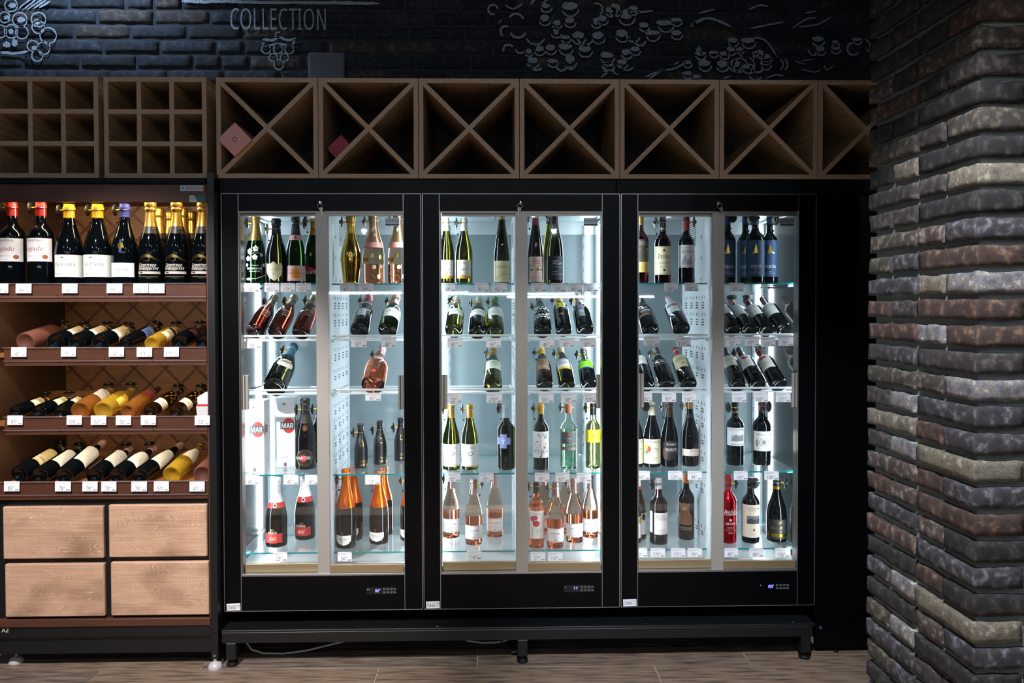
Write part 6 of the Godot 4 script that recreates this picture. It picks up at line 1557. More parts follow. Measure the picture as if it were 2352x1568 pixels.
func bottles_coolers() -> void:
	bottle("champagne_bottle", "dark green champagne bottle painted with white flowers, gold foil neck", "bottles on the top shelf of the left cooler", "champagne", Vector3(-1.222, 1.691, -0.15), 0.0456, 0.3188, "green", [[0.6209, 1, "*b08d4a"]], 0.297, [["s", -0.0285, 0.1479, 0.0148, 5, 0.72, "#dfe3e4"], ["s", 0, 0.1604, 0.0156, 5, 0.72, "#dfe3e4"], ["s", -0.0367, 0.1146, 0.0132, 5, 0.72, "#dfe3e4"], ["s", -0.0041, 0.1208, 0.014, 5, 0.72, "#dfe3e4"], ["s", 0.0261, 0.1313, 0.009, 5, 0.7, "#dfe3e4"], ["s", 0.0398, 0.0854, 0.009, 5, 0.7, "#dfe3e4"], ["d", -0.0285, 0.15, 0.0037, 0.0038, "#6a8a5a"], ["d", 0.0008, 0.1604, 0.0037, 0.0038, "#6a8a5a"], ["s", -0.0431, 0.0854, 0.009, 5, 0.7, "#dfe3e4"], ["l", 0, 0, [[0, 0.1396], [0.0168, 0.1417], [0.0311, 0.125]], 0.0016, "#8aa07a"], ["l", 0, 0, [[-0.0285, 0.1313], [-0.0125, 0.1375], [-0.0021, 0.1479]], 0.0016, "#8aa07a"], ["t", -0.0068, 0.0833, "CHAMPAGNE", 0.0385, 0.0038, 1, "#dfe3e4"], ["t", -0.0068, 0.0675, "PERRIER-JOUET", 0.0686, 0.01, 1, "#dfe3e4"], ["t", -0.0057, 0.0554, "BELLE EPOQUE", 0.0477, 0.0058, 1, "#dfe3e4"], ["l", 0, 0, [[-0.0469, 0.0229], [0, 0.0229], [0.0512, 0.0417]], 0.0021, "#dfe3e4"], ["d", -0.0311, 0.0208, 0.014, 0.0058, "#b9c8a4"], ["o", -0.0021, 0.2179, 0.007, 0.0092, 0.0016, "#7a5f2c"]], [], [-90, 0.88], 0, "bottle")
	bottle("champagne_bottle", "dark olive champagne bottle with a pale shield-shaped label and black foil", "bottles on the top shelf of the left cooler", "champagne", Vector3(-1.127, 1.691, -0.15), 0.0463, 0.3004, "olive_dark", [[0.7708, 1, "#0b0c0f"]], 0.272, [["P", 0, 0, [[-0.0582, 0.0939], [-0.0321, 0.0889], [-0.0133, 0.1014], [0.0025, 0.0889], [0.0195, 0.0947], [0.0275, 0.0814], [0.026, 0.0521], [0.0159, 0.0313], [-0.0091, 0.0125], [-0.0349, 0.0271], [-0.0546, 0.0521]], "#c9c6a0"], ["t", -0.0099, 0.0626, "Dom Perignon", 0.0367, 0.0067, 1, "#4a4a38"], ["t", -0.0117, 0.0709, "Champagne", 0.0258, 0.0033, 1, "#5a5a48"], ["t", -0.0115, 0.0542, "VINTAGE", 0.0192, 0.0029, 1, "#5a5a48"], ["s", -0.0142, 0.0438, 0.0045, 5, 0.45, "#54523c"]], [], [-70, 0.84], 0, "bottle")
	tax_strip(bottle("champagne_bottle", "champagne bottle with pink label around an orange square and navy foil", "bottles on the top shelf of the left cooler", "champagne", Vector3(-1.038, 1.691, -0.15), 0.0422, 0.3189, "green", [[0.6993, 1, "#131726"], [0.6275, 0.6993, "#d9a3a4"]], 0.248, [["L", 0.0045, 0.0473, 0.109, 0.0696, "#d9a9ab"], ["r", -0.0007, 0.045, 0.0397, 0.0375, "#d98a1c"], ["t", 0, 0.0471, "Veuve Clicquot", 0.0692, 0.0108, 1, "#3d2a22"], ["t", 0, 0.0333, "BRUT", 0.0141, 0.0042, 1, "#3d2a22"], ["o", -0.0008, 0.0667, 0.0053, 0.0058, 0.0016, "#8a5f62"], ["d", 0, 0.2126, 0.0082, 0.0083, "#b58a35"], ["d", 0, 0.2126, 0.0049, 0.005, "#5e4515"]], [], [95, 0.87], 0, "bottle"), 0.2838, 0.3093, 1.148, "champagne", 0.0422, 0.3189)
	bottle("champagne_bottle", "dark green champagne bottle with red diagonal sash beside the left meeting stile", "bottles on the top shelf of the left cooler", "champagne", Vector3(-0.962, 1.691, -0.2), 0.0464, 0.3294, "green", [[0.6903, 1, "*b8964a"]], 0.224, [["p", 0, 0, [[-0.0648, 0.0956], [-0.0149, 0.0744], [0.024, 0.0616], [0.024, 0.0446], [-0.0149, 0.0552], [-0.0648, 0.0722]], "#a8122a"], ["t", -0.0143, 0.0531, "G.H.MUMM", 0.0865, 0.011, 1, "#dfe3e4"], ["p", 0, 0, [[-0.024, 0.2677], [0.024, 0.2444], [0.024, 0.2316], [-0.024, 0.2571]], "#b01430"], ["d", -0.0194, 0.136, 0.0058, 0.0085, "#8a8a5a"]], [], [-92, 0.9], 0, "bottle")
	bottle("sparkling_wine_bottle", "curvy mirror-gold sparkling wine bottle standing right of the left meeting stile", "bottles on the top shelf of the left cooler", "curvy", Vector3(-0.784, 1.691, -0.15), 0.0474, 0.3169, "gold_metal", [[0.7303, 1, "*b8923a"]], 0.178, [["v", -0.0191, 0.0563, "BOTTEGA", 0.0709, 0.0082, 0, "#3a2c10"], ["v", -0.0083, 0.0521, "GOLD", 0.025, 0.0049, 0, "#6a5424"]], [], [-80, 0.9], 0, "bottle")
	bottle("sparkling_wine_bottle", "pink sparkling wine bottle with gold flowers and gold foil, left of its twin", "bottles on the top shelf of the left cooler", "champagne", Vector3(-0.679, 1.691, -0.15), 0.0495, 0.3252, "copper_rose", [[0.5833, 1, "*c29a72"], [0.5064, 0.5833, "#d99a8c"]], 0.148, [["t", -0.0045, 0.173, "MOSCATO", 0.0382, 0.0067, 1, "#8a4a3a"], ["r", -0.0435, 0.1094, 0.0398, 0.0188, "*c98a3a"], ["d", -0.0083, 0.1272, 0.0091, 0.01, "*c9a24a"], ["d", 0.0334, 0.1209, 0.0082, 0.0108, "*c9a24a"], ["d", 0.0021, 0.075, 0.0091, 0.01, "#d8c98a"], ["d", 0.0361, 0.0771, 0.0049, 0.0075, "#e3d5a0"], ["d", 0.0236, 0.0313, 0.0082, 0.0108, "#e6dcb8"], ["l", 0, 0, [[-0.0488, 0.0479], [-0.0259, 0.0271], [-0.0041, 0.0396], [0.0083, 0.0188]], 0.0021, "*c9a24a"], ["l", 0, 0, [[-0.0259, 0.0604], [-0.0125, 0.0375], [-0.0308, 0.0188]], 0.0016, "*c9a24a"], ["l", 0, 0, [[0.0308, 0.098], [0.0488, 0.0604], [0.0259, 0.0396]], 0.0016, "*c9a24a"], ["o", 0.0334, 0.0521, 0.0107, 0.0092, 0.0016, "*c9a24a"], ["d", -0.0083, 0.2481, 0.0074, 0.0092, "#9fb093"], ["d", 0.0104, 0.223, 0.0066, 0.0075, "#9fb093"], ["d", 0.0062, 0.2585, 0.0066, 0.0075, "#9fb093"]], [], [-88, 0.885], 0.273, "bottle")
	bottle("sparkling_wine_bottle", "pink sparkling wine bottle with gold flowers behind the maker badge", "bottles on the top shelf of the left cooler", "champagne", Vector3(-0.564, 1.691, -0.15), 0.0495, 0.3252, "copper_rose", [[0.5833, 1, "*c29a72"], [0.5064, 0.5833, "#d99a8c"]], 0.115, [["t", -0.0045, 0.173, "MOSCATO", 0.0382, 0.0067, 1, "#8a4a3a"], ["r", -0.0435, 0.1095, 0.0399, 0.0188, "*c98a3a"], ["d", -0.0083, 0.1272, 0.0091, 0.01, "*c9a24a"], ["d", 0.0334, 0.1209, 0.0083, 0.0108, "*c9a24a"], ["d", 0.0021, 0.0751, 0.0091, 0.01, "#d8c98a"], ["d", 0.0361, 0.0771, 0.005, 0.0075, "#e3d5a0"], ["d", 0.0236, 0.0313, 0.0083, 0.0108, "#e6dcb8"], ["l", 0, 0, [[-0.0488, 0.048], [-0.0259, 0.0271], [-0.0041, 0.0396], [0.0083, 0.0188]], 0.0021, "*c9a24a"], ["l", 0, 0, [[-0.0259, 0.0605], [-0.0125, 0.0375], [-0.0309, 0.0188]], 0.0017, "*c9a24a"], ["l", 0, 0, [[0.0309, 0.098], [0.0488, 0.0605], [0.0259, 0.0396]], 0.0017, "*c9a24a"], ["o", 0.0334, 0.0521, 0.0107, 0.0092, 0.0017, "*c9a24a"], ["d", -0.0083, 0.2481, 0.0074, 0.0092, "#9fb093"], ["d", 0.0104, 0.2231, 0.0066, 0.0075, "#9fb093"], ["d", 0.0062, 0.2585, 0.0066, 0.0075, "#9fb093"]], [], [-95, 0.885], 0.273, "bottle")
	bottle("sparkling_wine_bottle", "dark rose sparkling bottle lying leftmost of three on the second shelf", "bottles lying on the second shelf of the left cooler", "champagne", Vector3(-1.214, 1.47, -0.105), 0.0416, 0.2956, "rose_dark", [[0.68, 1, "*8d7f62"]], 0.613, [["t", 0.0021, 0.1241, "BUVEL", 0.0416, 0.0163, 1, "#c9b8a8"], ["t", 0.0021, 0.1049, "COLLECTION", 0.0375, 0.0065, 1, "#b9a898"], ["l", 0, 0, [[-0.0167, 0.0887], [0.0167, 0.0887]], 0.0021, "#c9b8a8"]], [33.5, 5], [-100, 0.86], 0, "bottle")
	bottle("sparkling_wine_bottle", "dark rose sparkling bottle lying in the middle of three", "bottles lying on the second shelf of the left cooler", "champagne", Vector3(-1.117, 1.468, -0.105), 0.0417, 0.2958, "rose_dark", [[0.68, 1, "*8d7f62"]], 0.571, [["t", 0.0021, 0.1242, "BUVEL", 0.0417, 0.0163, 1, "#c9b8a8"], ["t", 0.0021, 0.105, "COLLECTION", 0.0375, 0.0065, 1, "#b9a898"], ["l", 0, 0, [[-0.0167, 0.0887], [0.0167, 0.0887]], 0.0021, "#c9b8a8"]], [34, 5], [-90, 0.86], 0, "bottle")
	bottle("sparkling_wine_bottle", "dark rose sparkling bottle lying against the left meeting stile", "bottles lying on the second shelf of the left cooler", "champagne", Vector3(-1.006, 1.466, -0.105), 0.0417, 0.296, "rose_dark", [[0.68, 1, "*8d7f62"]], 0.447, [["t", 0.0021, 0.1243, "BUVEL", 0.0417, 0.0163, 1, "#c9b8a8"], ["t", 0.0021, 0.1051, "COLLECTION", 0.0375, 0.0065, 1, "#b9a898"], ["l", 0, 0, [[-0.0167, 0.0888], [0.0167, 0.0888]], 0.0021, "#c9b8a8"]], [34.5, 2], [-80, 0.86], 0, "bottle")
	bottle("sparkling_wine_bottle", "black sparkling bottle with white swirls and red foil lying right of the duct", "bottles lying on the second shelf of the left cooler", "champagne", Vector3(-0.739, 1.475, -0.105), 0.0438, 0.3109, "dark", [[0.74, 1, "*a8525e"], [0.66, 0.7, "#c9c9c4"]], 0.333, [["L", -0.0142, 0.0995, 0.0372, 0.0622, "#aeb8c0"], ["t", -0.014, 0.1197, "LA", 0.0131, 0.0093, 0, "#3a4048"], ["t", -0.014, 0.1026, "PLA", 0.0175, 0.0093, 0, "#3a4048"], ["t", -0.014, 0.0855, "ZUELA", 0.0219, 0.0093, 0, "#3a4048"], ["o", -0.0044, 0.1555, 0.0219, 0.0175, 0.0022, "#8fa6ac"], ["o", 0.0153, 0.1555, 0.0175, 0.0153, 0.0022, "#8fa6ac"]], [31, 1], [-85, 0.86], 0, "bottle")
	bottle("sparkling_wine_bottle", "green sparkling bottle with a cream label lying beside the right stile", "bottles lying on the second shelf of the left cooler", "champagne", Vector3(-0.611, 1.475, -0.105), 0.0438, 0.3112, "green", [[0.72, 1, "*c49a84"], [0.66, 0.72, "#8a3a34"]], 0.303, [["L", 0, 0.0996, 0.0877, 0.0747, "#dcdcd4"], ["t", 0, 0.1058, "CODORNIU", 0.0614, 0.014, 1, "#3a3a36"], ["t", 0, 0.0871, "CAVA", 0.0175, 0.0078, 1, "#6a6a60"]], [30.5, 2], [-88, 0.85], 0, "bottle")
	bottle("sparkling_wine_bottle", "large dark prosecco bottle with oval white label and teal foil, alone", "bottles on the third shelf of the left cooler", "champagne", Vector3(-1.127, 1.218, -0.105), 0.0533, 0.3784, "olive_dark", [[0.62, 1, "#2b6478"], [0.9, 1, "*5a8a94"]], 0.482, [["D", 0, 0.1362, 0.0416, 0.032, "#d3d4c4"], ["t", 0, 0.1457, "CINZANO", 0.0506, 0.0151, 1, "#a8362c"], ["t", 0, 0.1268, "ASTI", 0.0187, 0.0095, 1, "#4a5a48"], ["d", 0, 0.1892, 0.0075, 0.0075, "*a8843a"]], [26.5, 0], [-75, 0.86], 0, "bottle")
	bottle("sparkling_wine_bottle", "stout clear pink bottle with grey ribbon round its neck, alone", "bottles on the third shelf of the left cooler", "round", Vector3(-0.679, 1.226, -0.105), 0.0547, 0.3062, "rose", [[0.78, 1, "*c79a94"]], 0.283, [["L", 0, 0.1546, 0.0492, 0.0276, "#d8ccca"], ["t", 0, 0.1577, "ROSE", 0.0273, 0.0077, 1, "#6a4a44"], ["r", 0, 0.1944, 0.0131, 0.0521, "#6a6a6e"], ["o", 0, 0.2235, 0.0197, 0.0109, 0.0044, "#6a6a6e"], ["s", -0.0137, 0.0367, 0.0164, 5, 0.5, "#d8582a"]], [29.5, 1], [-92, 0.84], 0, "bottle")
	bottle("sparkling_wine_bottle", "black bottle with gold-ringed oval label and red disc beside the cartons", "bottles on the fourth shelf of the left cooler", "champagne", Vector3(-1.014, 0.823, -0.212), 0.0484, 0.3299, "dark", [[0.6522, 1, "#14120f"], [0.6522, 0.9627, "#191612"]], 0.237, [["D", -0.0063, 0.0553, 0.0387, 0.0389, "#15130d"], ["o", -0.0063, 0.0553, 0.0396, 0.0398, 0.0021, "*b59a4a"], ["d", -0.0115, 0.0541, 0.0156, 0.0164, "#b3232a"], ["t", -0.0123, 0.0553, "MARTINI", 0.0687, 0.0139, 0, "#dfe3e4"], ["t", -0.011, 0.0266, "BRUT", 0.0262, 0.0049, 1, "*b59a4a"], ["v", -0.0042, 0.2439, "BRUT", 0.041, 0.0126, 0, "*c9a860"], ["d", -0.0042, 0.1947, 0.0143, 0.0156, "*b59a5a"], ["d", -0.0042, 0.1935, 0.0059, 0.0057, "#a8323a"]], [], [-85, 0.84], 0, "bottle")
	bottle("sparkling_wine_bottle", "black sparkling bottle mostly hidden behind the left meeting stile", "bottles on the fourth shelf of the left cooler", "champagne", Vector3(-0.975, 0.823, -0.359), 0.0472, 0.3075, "dark", [[0.625, 1, "#14120f"]], 0.218, [["D", -0.0044, 0.0555, 0.0395, 0.0393, "#15130d"], ["o", -0.0044, 0.0555, 0.0404, 0.0406, 0.0022, "*b59a4a"]], [], [-90, 0.84], 0, "bottle")
	tax_strip(bottle("small_wine_bottle", "small black quarter bottle standing furthest left of three", "bottles on the fourth shelf of the left cooler", "champagne", Vector3(-0.754, 0.823, -0.214), 0.0323, 0.2081, "matt_black", [[0.55, 1, "#101116"]], 0.166, [["r", 0.0061, 0.1165, 0.0165, 0.025, "*b5a060"], ["r", 0.006, 0.1165, 0.0103, 0.0166, "#101116"], ["t", 0.0221, 0.0343, "Freixenet", 0.0459, 0.014, 1, 0.25, "*c9b070"], ["r", 0.0202, 0.0156, 0.0445, 0.0042, "*c9b070"], ["l", 0, 0, [[-0.0021, 0.0208], [0.0396, 0.0208]], 0.0017, "*c9b070"]], [], [-80, 0.8], 0, "bottle"), 0.1768, 0.207, 1.266, "champagne", 0.0323, 0.2081)
	tax_strip(bottle("small_wine_bottle", "small black quarter bottle standing in the middle of three", "bottles on the fourth shelf of the left cooler", "champagne", Vector3(-0.675, 0.823, -0.295), 0.0319, 0.2081, "matt_black", [[0.55, 1, "#101116"]], 0.141, [["r", 0.0063, 0.1165, 0.0169, 0.025, "*b5a060"], ["r", 0.0062, 0.1165, 0.0106, 0.0166, "#101116"], ["t", 0.0219, 0.0343, "Freixenet", 0.0455, 0.0143, 1, 0.25, "*c9b070"], ["r", 0.0212, 0.0156, 0.0468, 0.0042, "*c9b070"], ["l", 0, 0, [[-0.0022, 0.0208], [0.0427, 0.0208]], 0.0017, "*c9b070"]], [], [-88, 0.8], 0, "bottle"), 0.1769, 0.207, 1.241, "champagne", 0.0319, 0.2081)
	tax_strip(bottle("small_wine_bottle", "small black quarter bottle standing beside the right stile", "bottles on the fourth shelf of the left cooler", "champagne", Vector3(-0.583, 0.823, -0.375), 0.0327, 0.2107, "matt_black", [[0.55, 1, "#101116"]], 0.113, [["r", 0.0064, 0.118, 0.0173, 0.0253, "*b5a060"], ["r", 0.0063, 0.118, 0.0108, 0.0169, "#101116"], ["t", 0.0224, 0.0348, "Freixenet", 0.0465, 0.0146, 1, 0.25, "*c9b070"], ["r", 0.0217, 0.0158, 0.0479, 0.0042, "*c9b070"], ["l", 0, 0, [[-0.0022, 0.0211], [0.0437, 0.0211]], 0.0018, "*c9b070"]], [], [-80, 0.78], 0, "bottle"), 0.1791, 0.2097, 1.213, "champagne", 0.0327, 0.2107)
	bottle("sparkling_wine_bottle", "sparkling bottle with bright red label and white foil, front left", "bottles on the bottom shelf of the left cooler", "champagne", Vector3(-1.145, 0.467, -0.183), 0.0491, 0.3146, "dark", [[0.6555, 1, "#d9dcdc"], [0.5788, 0.6555, "#b83630"]], 0.274, [["L", -0.0201, 0.0439, 0.0929, 0.0439, "#b8322c"], ["t", -0.0189, 0.0439, "Asti", 0.0332, 0.0193, 1, 0.3, "#e6c9b8"], ["t", -0.0209, 0.0702, "ZONIN", 0.0435, 0.0088, 1, "#dfe3e4"], ["d", -0.0197, 0.082, 0.0119, 0.0057, "*b99a4a"], ["d", -0.0092, 0.1944, 0.011, 0.0105, "#dfe3e4"], ["d", -0.0092, 0.1944, 0.0064, 0.0057, "#2a3036"]], [], null, 0, "bottle")
	bottle("sparkling_wine_bottle", "sparkling bottle with darker red label and white foil near meeting stile", "bottles on the bottom shelf of the left cooler", "champagne", Vector3(-1.038, 0.467, -0.29), 0.0483, 0.3128, "dark", [[0.6555, 1, "#d9dcdc"], [0.5788, 0.6555, "#b83630"]], 0.239, [["L", -0.0201, 0.0436, 0.0949, 0.0436, "#8e2026"], ["t", -0.0197, 0.0436, "Asti", 0.0346, 0.0199, 1, 0.3, "#e6c9b8"], ["t", -0.0219, 0.0698, "ZONIN", 0.0458, 0.0091, 1, "#dfe3e4"], ["d", -0.0204, 0.0816, 0.0123, 0.0059, "*b99a4a"], ["d", -0.0095, 0.1932, 0.0113, 0.0109, "#dfe3e4"], ["d", -0.0095, 0.1932, 0.0066, 0.0059, "#2a3036"]], [], null, 0, "bottle")
	bottle("sparkling_wine_bottle", "orange-foiled prosecco bottle with white shield label, nearest the air duct", "bottles on the bottom shelf of the left cooler", "champagne", Vector3(-0.814, 0.467, -0.153), 0.0465, 0.3622, "dark", [[0.5152, 1, "*d86a12"]], 0.186, [["P", 0, 0, [[-0.0578, 0.0623], [0.0227, 0.0623], [0.0217, 0.0373], [0.0091, 0.0228], [-0.0115, 0.0176], [-0.035, 0.0228], [-0.0552, 0.0373]], "#d9d9d6"], ["t", -0.0182, 0.0461, "CINZANO", 0.0427, 0.0088, 1, "#3a3430"], ["t", -0.0176, 0.0342, "PROSECCO", 0.0288, 0.0035, 1, "#8a4a44"], ["d", -0.0187, 0.0746, 0.0068, 0.0079, "*8a6a2a"], ["v", -0.0055, 0.259, "CINZANO", 0.0483, 0.0077, 1, "#4a1e08"], ["d", -0.0068, 0.1985, 0.0068, 0.0079, "#7a2e08"]], [], [-85, 0.87], 0, "bottle")
	bottle("sparkling_wine_bottle", "orange-foiled prosecco bottle standing behind the leftmost orange one", "bottles on the bottom shelf of the left cooler", "champagne", Vector3(-0.799, 0.467, -0.265), 0.0445, 0.3495, "dark", [[0.5152, 1, "*d86a12"]], 0.176, [["P", 0, 0, [[-0.0622, 0.0602], [0.0236, 0.0602], [0.0225, 0.036], [0.0094, 0.022], [-0.0119, 0.0169], [-0.0369, 0.022], [-0.0622, 0.036]], "#d9d9d6"], ["t", -0.0194, 0.0445, "CINZANO", 0.0454, 0.0091, 1, "#3a3430"], ["t", -0.0184, 0.033, "PROSECCO", 0.0303, 0.0036, 1, "#8a4a44"], ["d", -0.0194, 0.072, 0.007, 0.0082, "*8a6a2a"], ["v", -0.0056, 0.25, "CINZANO", 0.0499, 0.008, 1, "#4a1e08"], ["d", -0.0071, 0.1915, 0.007, 0.0082, "#7a2e08"]], [], null, 0, "bottle")
	bottle("sparkling_wine_bottle", "orange-foiled prosecco bottle with white shield label, right of the pair", "bottles on the bottom shelf of the left cooler", "champagne", Vector3(-0.669, 0.467, -0.208), 0.045, 0.34, "dark", [[0.5152, 1, "*d86a12"]], 0.143, [["P", 0, 0, [[-0.0629, 0.0585], [0.0232, 0.0585], [0.0221, 0.035], [0.0093, 0.0214], [-0.0117, 0.0165], [-0.0361, 0.0214], [-0.0605, 0.035]], "#d9d9d6"], ["t", -0.0189, 0.0433, "CINZANO", 0.0442, 0.0089, 1, "#3a3430"], ["t", -0.018, 0.0321, "PROSECCO", 0.0296, 0.0036, 1, "#8a4a44"], ["d", -0.019, 0.0701, 0.0069, 0.008, "*8a6a2a"], ["v", -0.0056, 0.2432, "CINZANO", 0.0491, 0.0078, 1, "#4a1e08"], ["d", -0.007, 0.1863, 0.0069, 0.008, "#7a2e08"]], [], [-85, 0.87], 0, "bottle")
	bottle("sparkling_wine_bottle", "orange-foiled prosecco bottle standing behind the second orange one", "bottles on the bottom shelf of the left cooler", "champagne", Vector3(-0.664, 0.467, -0.345), 0.0456, 0.3315, "dark", [[0.5152, 1, "*d86a12"]], 0.136, [["P", 0, 0, [[-0.0637, 0.057], [0.0241, 0.057], [0.023, 0.0341], [0.0097, 0.0209], [-0.0121, 0.0161], [-0.0378, 0.0209], [-0.0637, 0.0341]], "#d9d9d6"], ["t", -0.0199, 0.0422, "CINZANO", 0.0464, 0.0093, 1, "#3a3430"], ["t", -0.0189, 0.0313, "PROSECCO", 0.031, 0.0037, 1, "#8a4a44"], ["d", -0.0198, 0.0683, 0.0072, 0.0083, "*8a6a2a"], ["v", -0.0058, 0.237, "CINZANO", 0.051, 0.0082, 1, "#4a1e08"], ["d", -0.0072, 0.1816, 0.0072, 0.0083, "#7a2e08"]], [], null, 0, "bottle")
	bottle("sparkling_wine_bottle", "prosecco bottle half hidden by the left cooler right stile", "bottles on the bottom shelf of the left cooler", "champagne", Vector3(-0.529, 0.467, -0.25), 0.0444, 0.3251, "dark", [[0.5152, 1, "*d86a12"]], 0.102, [["P", 0, 0, [[-0.0621, 0.056], [0.0235, 0.056], [0.0225, 0.0335], [0.0094, 0.0205], [-0.0118, 0.0158], [-0.0368, 0.0205], [-0.0621, 0.0335]], "#d9d9d6"], ["t", -0.0194, 0.0414, "CINZANO", 0.0453, 0.009, 1, "#3a3430"], ["t", -0.0184, 0.0307, "PROSECCO", 0.0302, 0.0036, 1, "#8a4a44"], ["d", -0.0193, 0.067, 0.007, 0.0081, "*8a6a2a"], ["v", -0.0056, 0.2325, "CINZANO", 0.0497, 0.0079, 1, "#4a1e08"], ["d", -0.007, 0.1781, 0.007, 0.0081, "#7a2e08"]], [], [-85, 0.87], 0, "bottle")
	tax_strip(bottle("wine_bottle", "olive burgundy bottle with white cap and tan-footed label, at left stile", "bottles on the top shelf of the middle cooler", "burgundy", Vector3(-0.341, 1.691, -0.14), 0.0371, 0.3035, "olive", [[0.8, 1, "#d6d6cc"]], 0.051, [["L", -0.0008, 0.0643, 0.0762, 0.085, "#d9d9ce"], ["r", -0.0008, 0.0276, 0.0762, 0.0117, "#c08a3c"], ["t", -0.0022, 0.0649, "Chablis", 0.0297, 0.0151, 1, 0.25, "#4a4a44"], ["t", 0.0087, 0.0473, "Premier", 0.0215, 0.005, 1, 0.2, "#5a5a50"], ["p", 0, 0, [[-0.0148, 0.0335], [-0.0126, 0.0398], [-0.0062, 0.0377], [-0.0041, 0.0419], [0.0021, 0.0368], [0.0083, 0.0398], [0.0126, 0.0335]], "#c08a3c"], ["r", 0, 0.0927, 0.0116, 0.0113, "#cfc6a0"], ["t", 0, 0.0929, "CH", 0.0083, 0.0075, 1, "#3a3a34"], ["t", 0, 0.2659, "Chablis", 0.0209, 0.0109, 1, 0.2, "#8a8a7c"]], [], [-85, 0.92], 0, "bottle"), 0.2428, 0.3005, 1.051, "burgundy", 0.0371, 0.3035)
	tax_strip(bottle("wine_bottle", "olive burgundy bottle with white cap and tan-footed label, second from left", "bottles on the top shelf of the middle cooler", "burgundy", Vector3(-0.259, 1.691, -0.14), 0.0402, 0.3036, "olive", [[0.8, 1, "#d6d6cc"]], 0.027, [["L", -0.0007, 0.0643, 0.0732, 0.085, "#d9d9ce"], ["r", -0.0007, 0.0276, 0.0732, 0.0117, "#c08a3c"], ["t", -0.0022, 0.0649, "Chablis", 0.0296, 0.0151, 1, 0.25, "#4a4a44"], ["t", 0.0086, 0.0473, "Premier", 0.0214, 0.005, 1, 0.2, "#5a5a50"], ["p", 0, 0, [[-0.0148, 0.0335], [-0.0126, 0.0398], [-0.0062, 0.0377], [-0.0041, 0.0419], [0.0021, 0.0368], [0.0083, 0.0398], [0.0126, 0.0335]], "#c08a3c"], ["r", 0, 0.0927, 0.0116, 0.0113, "#cfc6a0"], ["t", 0, 0.093, "CH", 0.0083, 0.0075, 1, "#3a3a34"], ["t", 0, 0.2659, "Chablis", 0.0209, 0.0109, 1, 0.2, "#8a8a7c"]], [], [-85, 0.92], 0, "bottle"), 0.2428, 0.3005, 1.027, "burgundy", 0.0402, 0.3036)
	bottle("wine_bottle", "tall slim olive bottle with beige label left of the middle meeting stile", "bottles on the top shelf of the middle cooler", "flute", Vector3(-0.083, 1.691, -0.16), 0.039, 0.3391, "olive_dark", [[0.8782, 1, "#b59a62"]], -0.023, [["L", 0.0042, 0.055, 0.1007, 0.0987, "#b9b490"], ["t", -0.0031, 0.077, "DOMAINE ZIND", 0.0659, 0.0096, 1, "#6a6448"], ["l", 0, 0, [[-0.0441, 0.0304], [-0.0195, 0.0283], [0.0021, 0.0413], [0.0244, 0.0435], [0.0545, 0.037]], 0.0017, "#3a3a2a"], ["t", -0.0255, 0.0196, "RIESLING", 0.0212, 0.0039, 1, "#5a5640"], ["d", 0, 0.3144, 0.0091, 0.0104, "#8a2a2a"]], [], [-80, 0.95], 0, "bottle")
	bottle("wine_bottle", "yellow-green bottle standing behind the dark-labelled screw-cap bottle", "bottles on the top shelf of the middle cooler", "flute", Vector3(0.147, 1.691, -0.25), 0.0373, 0.3362, "olive", [[0.8533, 1, "#1a1c14"]], -0.088, [["L", -0.0067, 0.065, 0.022, 0.1031, "#8a8f86"]], [], null, 0, "bottle")
	bottle("wine_bottle", "brown slim bottle with red cap and pinkish label right of meeting stile", "bottles on the top shelf of the middle cooler", "flute", Vector3(0.073, 1.691, -0.14), 0.0376, 0.3284, "brown", [[0.8212, 1, "#7a1420"]], -0.069, [["L", 0.0065, 0.0631, 0.0921, 0.1174, "#cfc0b8"], ["t", 0.0075, 0.1022, "Penfolds", 0.0448, 0.027, 1, 0.35, "#b8222a"], ["t", -0.0037, 0.08, "KOONUNGA HILL", 0.0734, 0.0078, 1, "#5a4a40"], ["d", 0.0062, 0.0639, 0.0091, 0.0087, "*a8843a"], ["d", -0.0195, 0.0618, 0.0091, 0.0043, "#6a5a3a"], ["d", 0.0271, 0.0618, 0.0066, 0.0043, "#6a5a3a"], ["t", 0.0047, 0.0444, "AUTUMN RIESLING", 0.0383, 0.007, 1, "#9a6a5a"], ["r", 0.006, 0.0244, 0.0743, 0.0191, "#c4a49c"], ["l", 0, 0, [[-0.0219, 0.0096], [0.0299, 0.0096]], 0.0021, "#5a4a44"]], [], [-90, 0.93], 0, "bottle")
	tax_strip(bottle("wine_bottle", "dark bottle with near-black label and teal line, black screw cap", "bottles on the top shelf of the middle cooler", "burgundy", Vector3(0.164, 1.691, -0.14), 0.0372, 0.3354, "olive_dark", [[0.8093, 1, "#0d1014"]], -0.095, [["L", 0.0088, 0.0699, 0.0801, 0.1103, "#0e1a20"], ["t", 0.0031, 0.1002, "SPY", 0.0272, 0.0076, 0, "#cfd8dc"], ["t", 0.0109, 0.0905, "VALLEY", 0.0515, 0.0076, 0, "#cfd8dc"], ["r", 0.0122, 0.0741, 0.0733, 0.0025, "#2a8a88"], ["l", 0, 0, [[-0.0149, 0.0526], [0.0105, 0.0526]], 0.0021, "#8a9498"], ["l", 0, 0, [[-0.0149, 0.0417], [0.0407, 0.0417]], 0.0021, "#8a9498"]], [], [-85, 0.93], 0, "bottle"), 0.275, 0.322, 1.105, "burgundy", 0.0372, 0.3354)
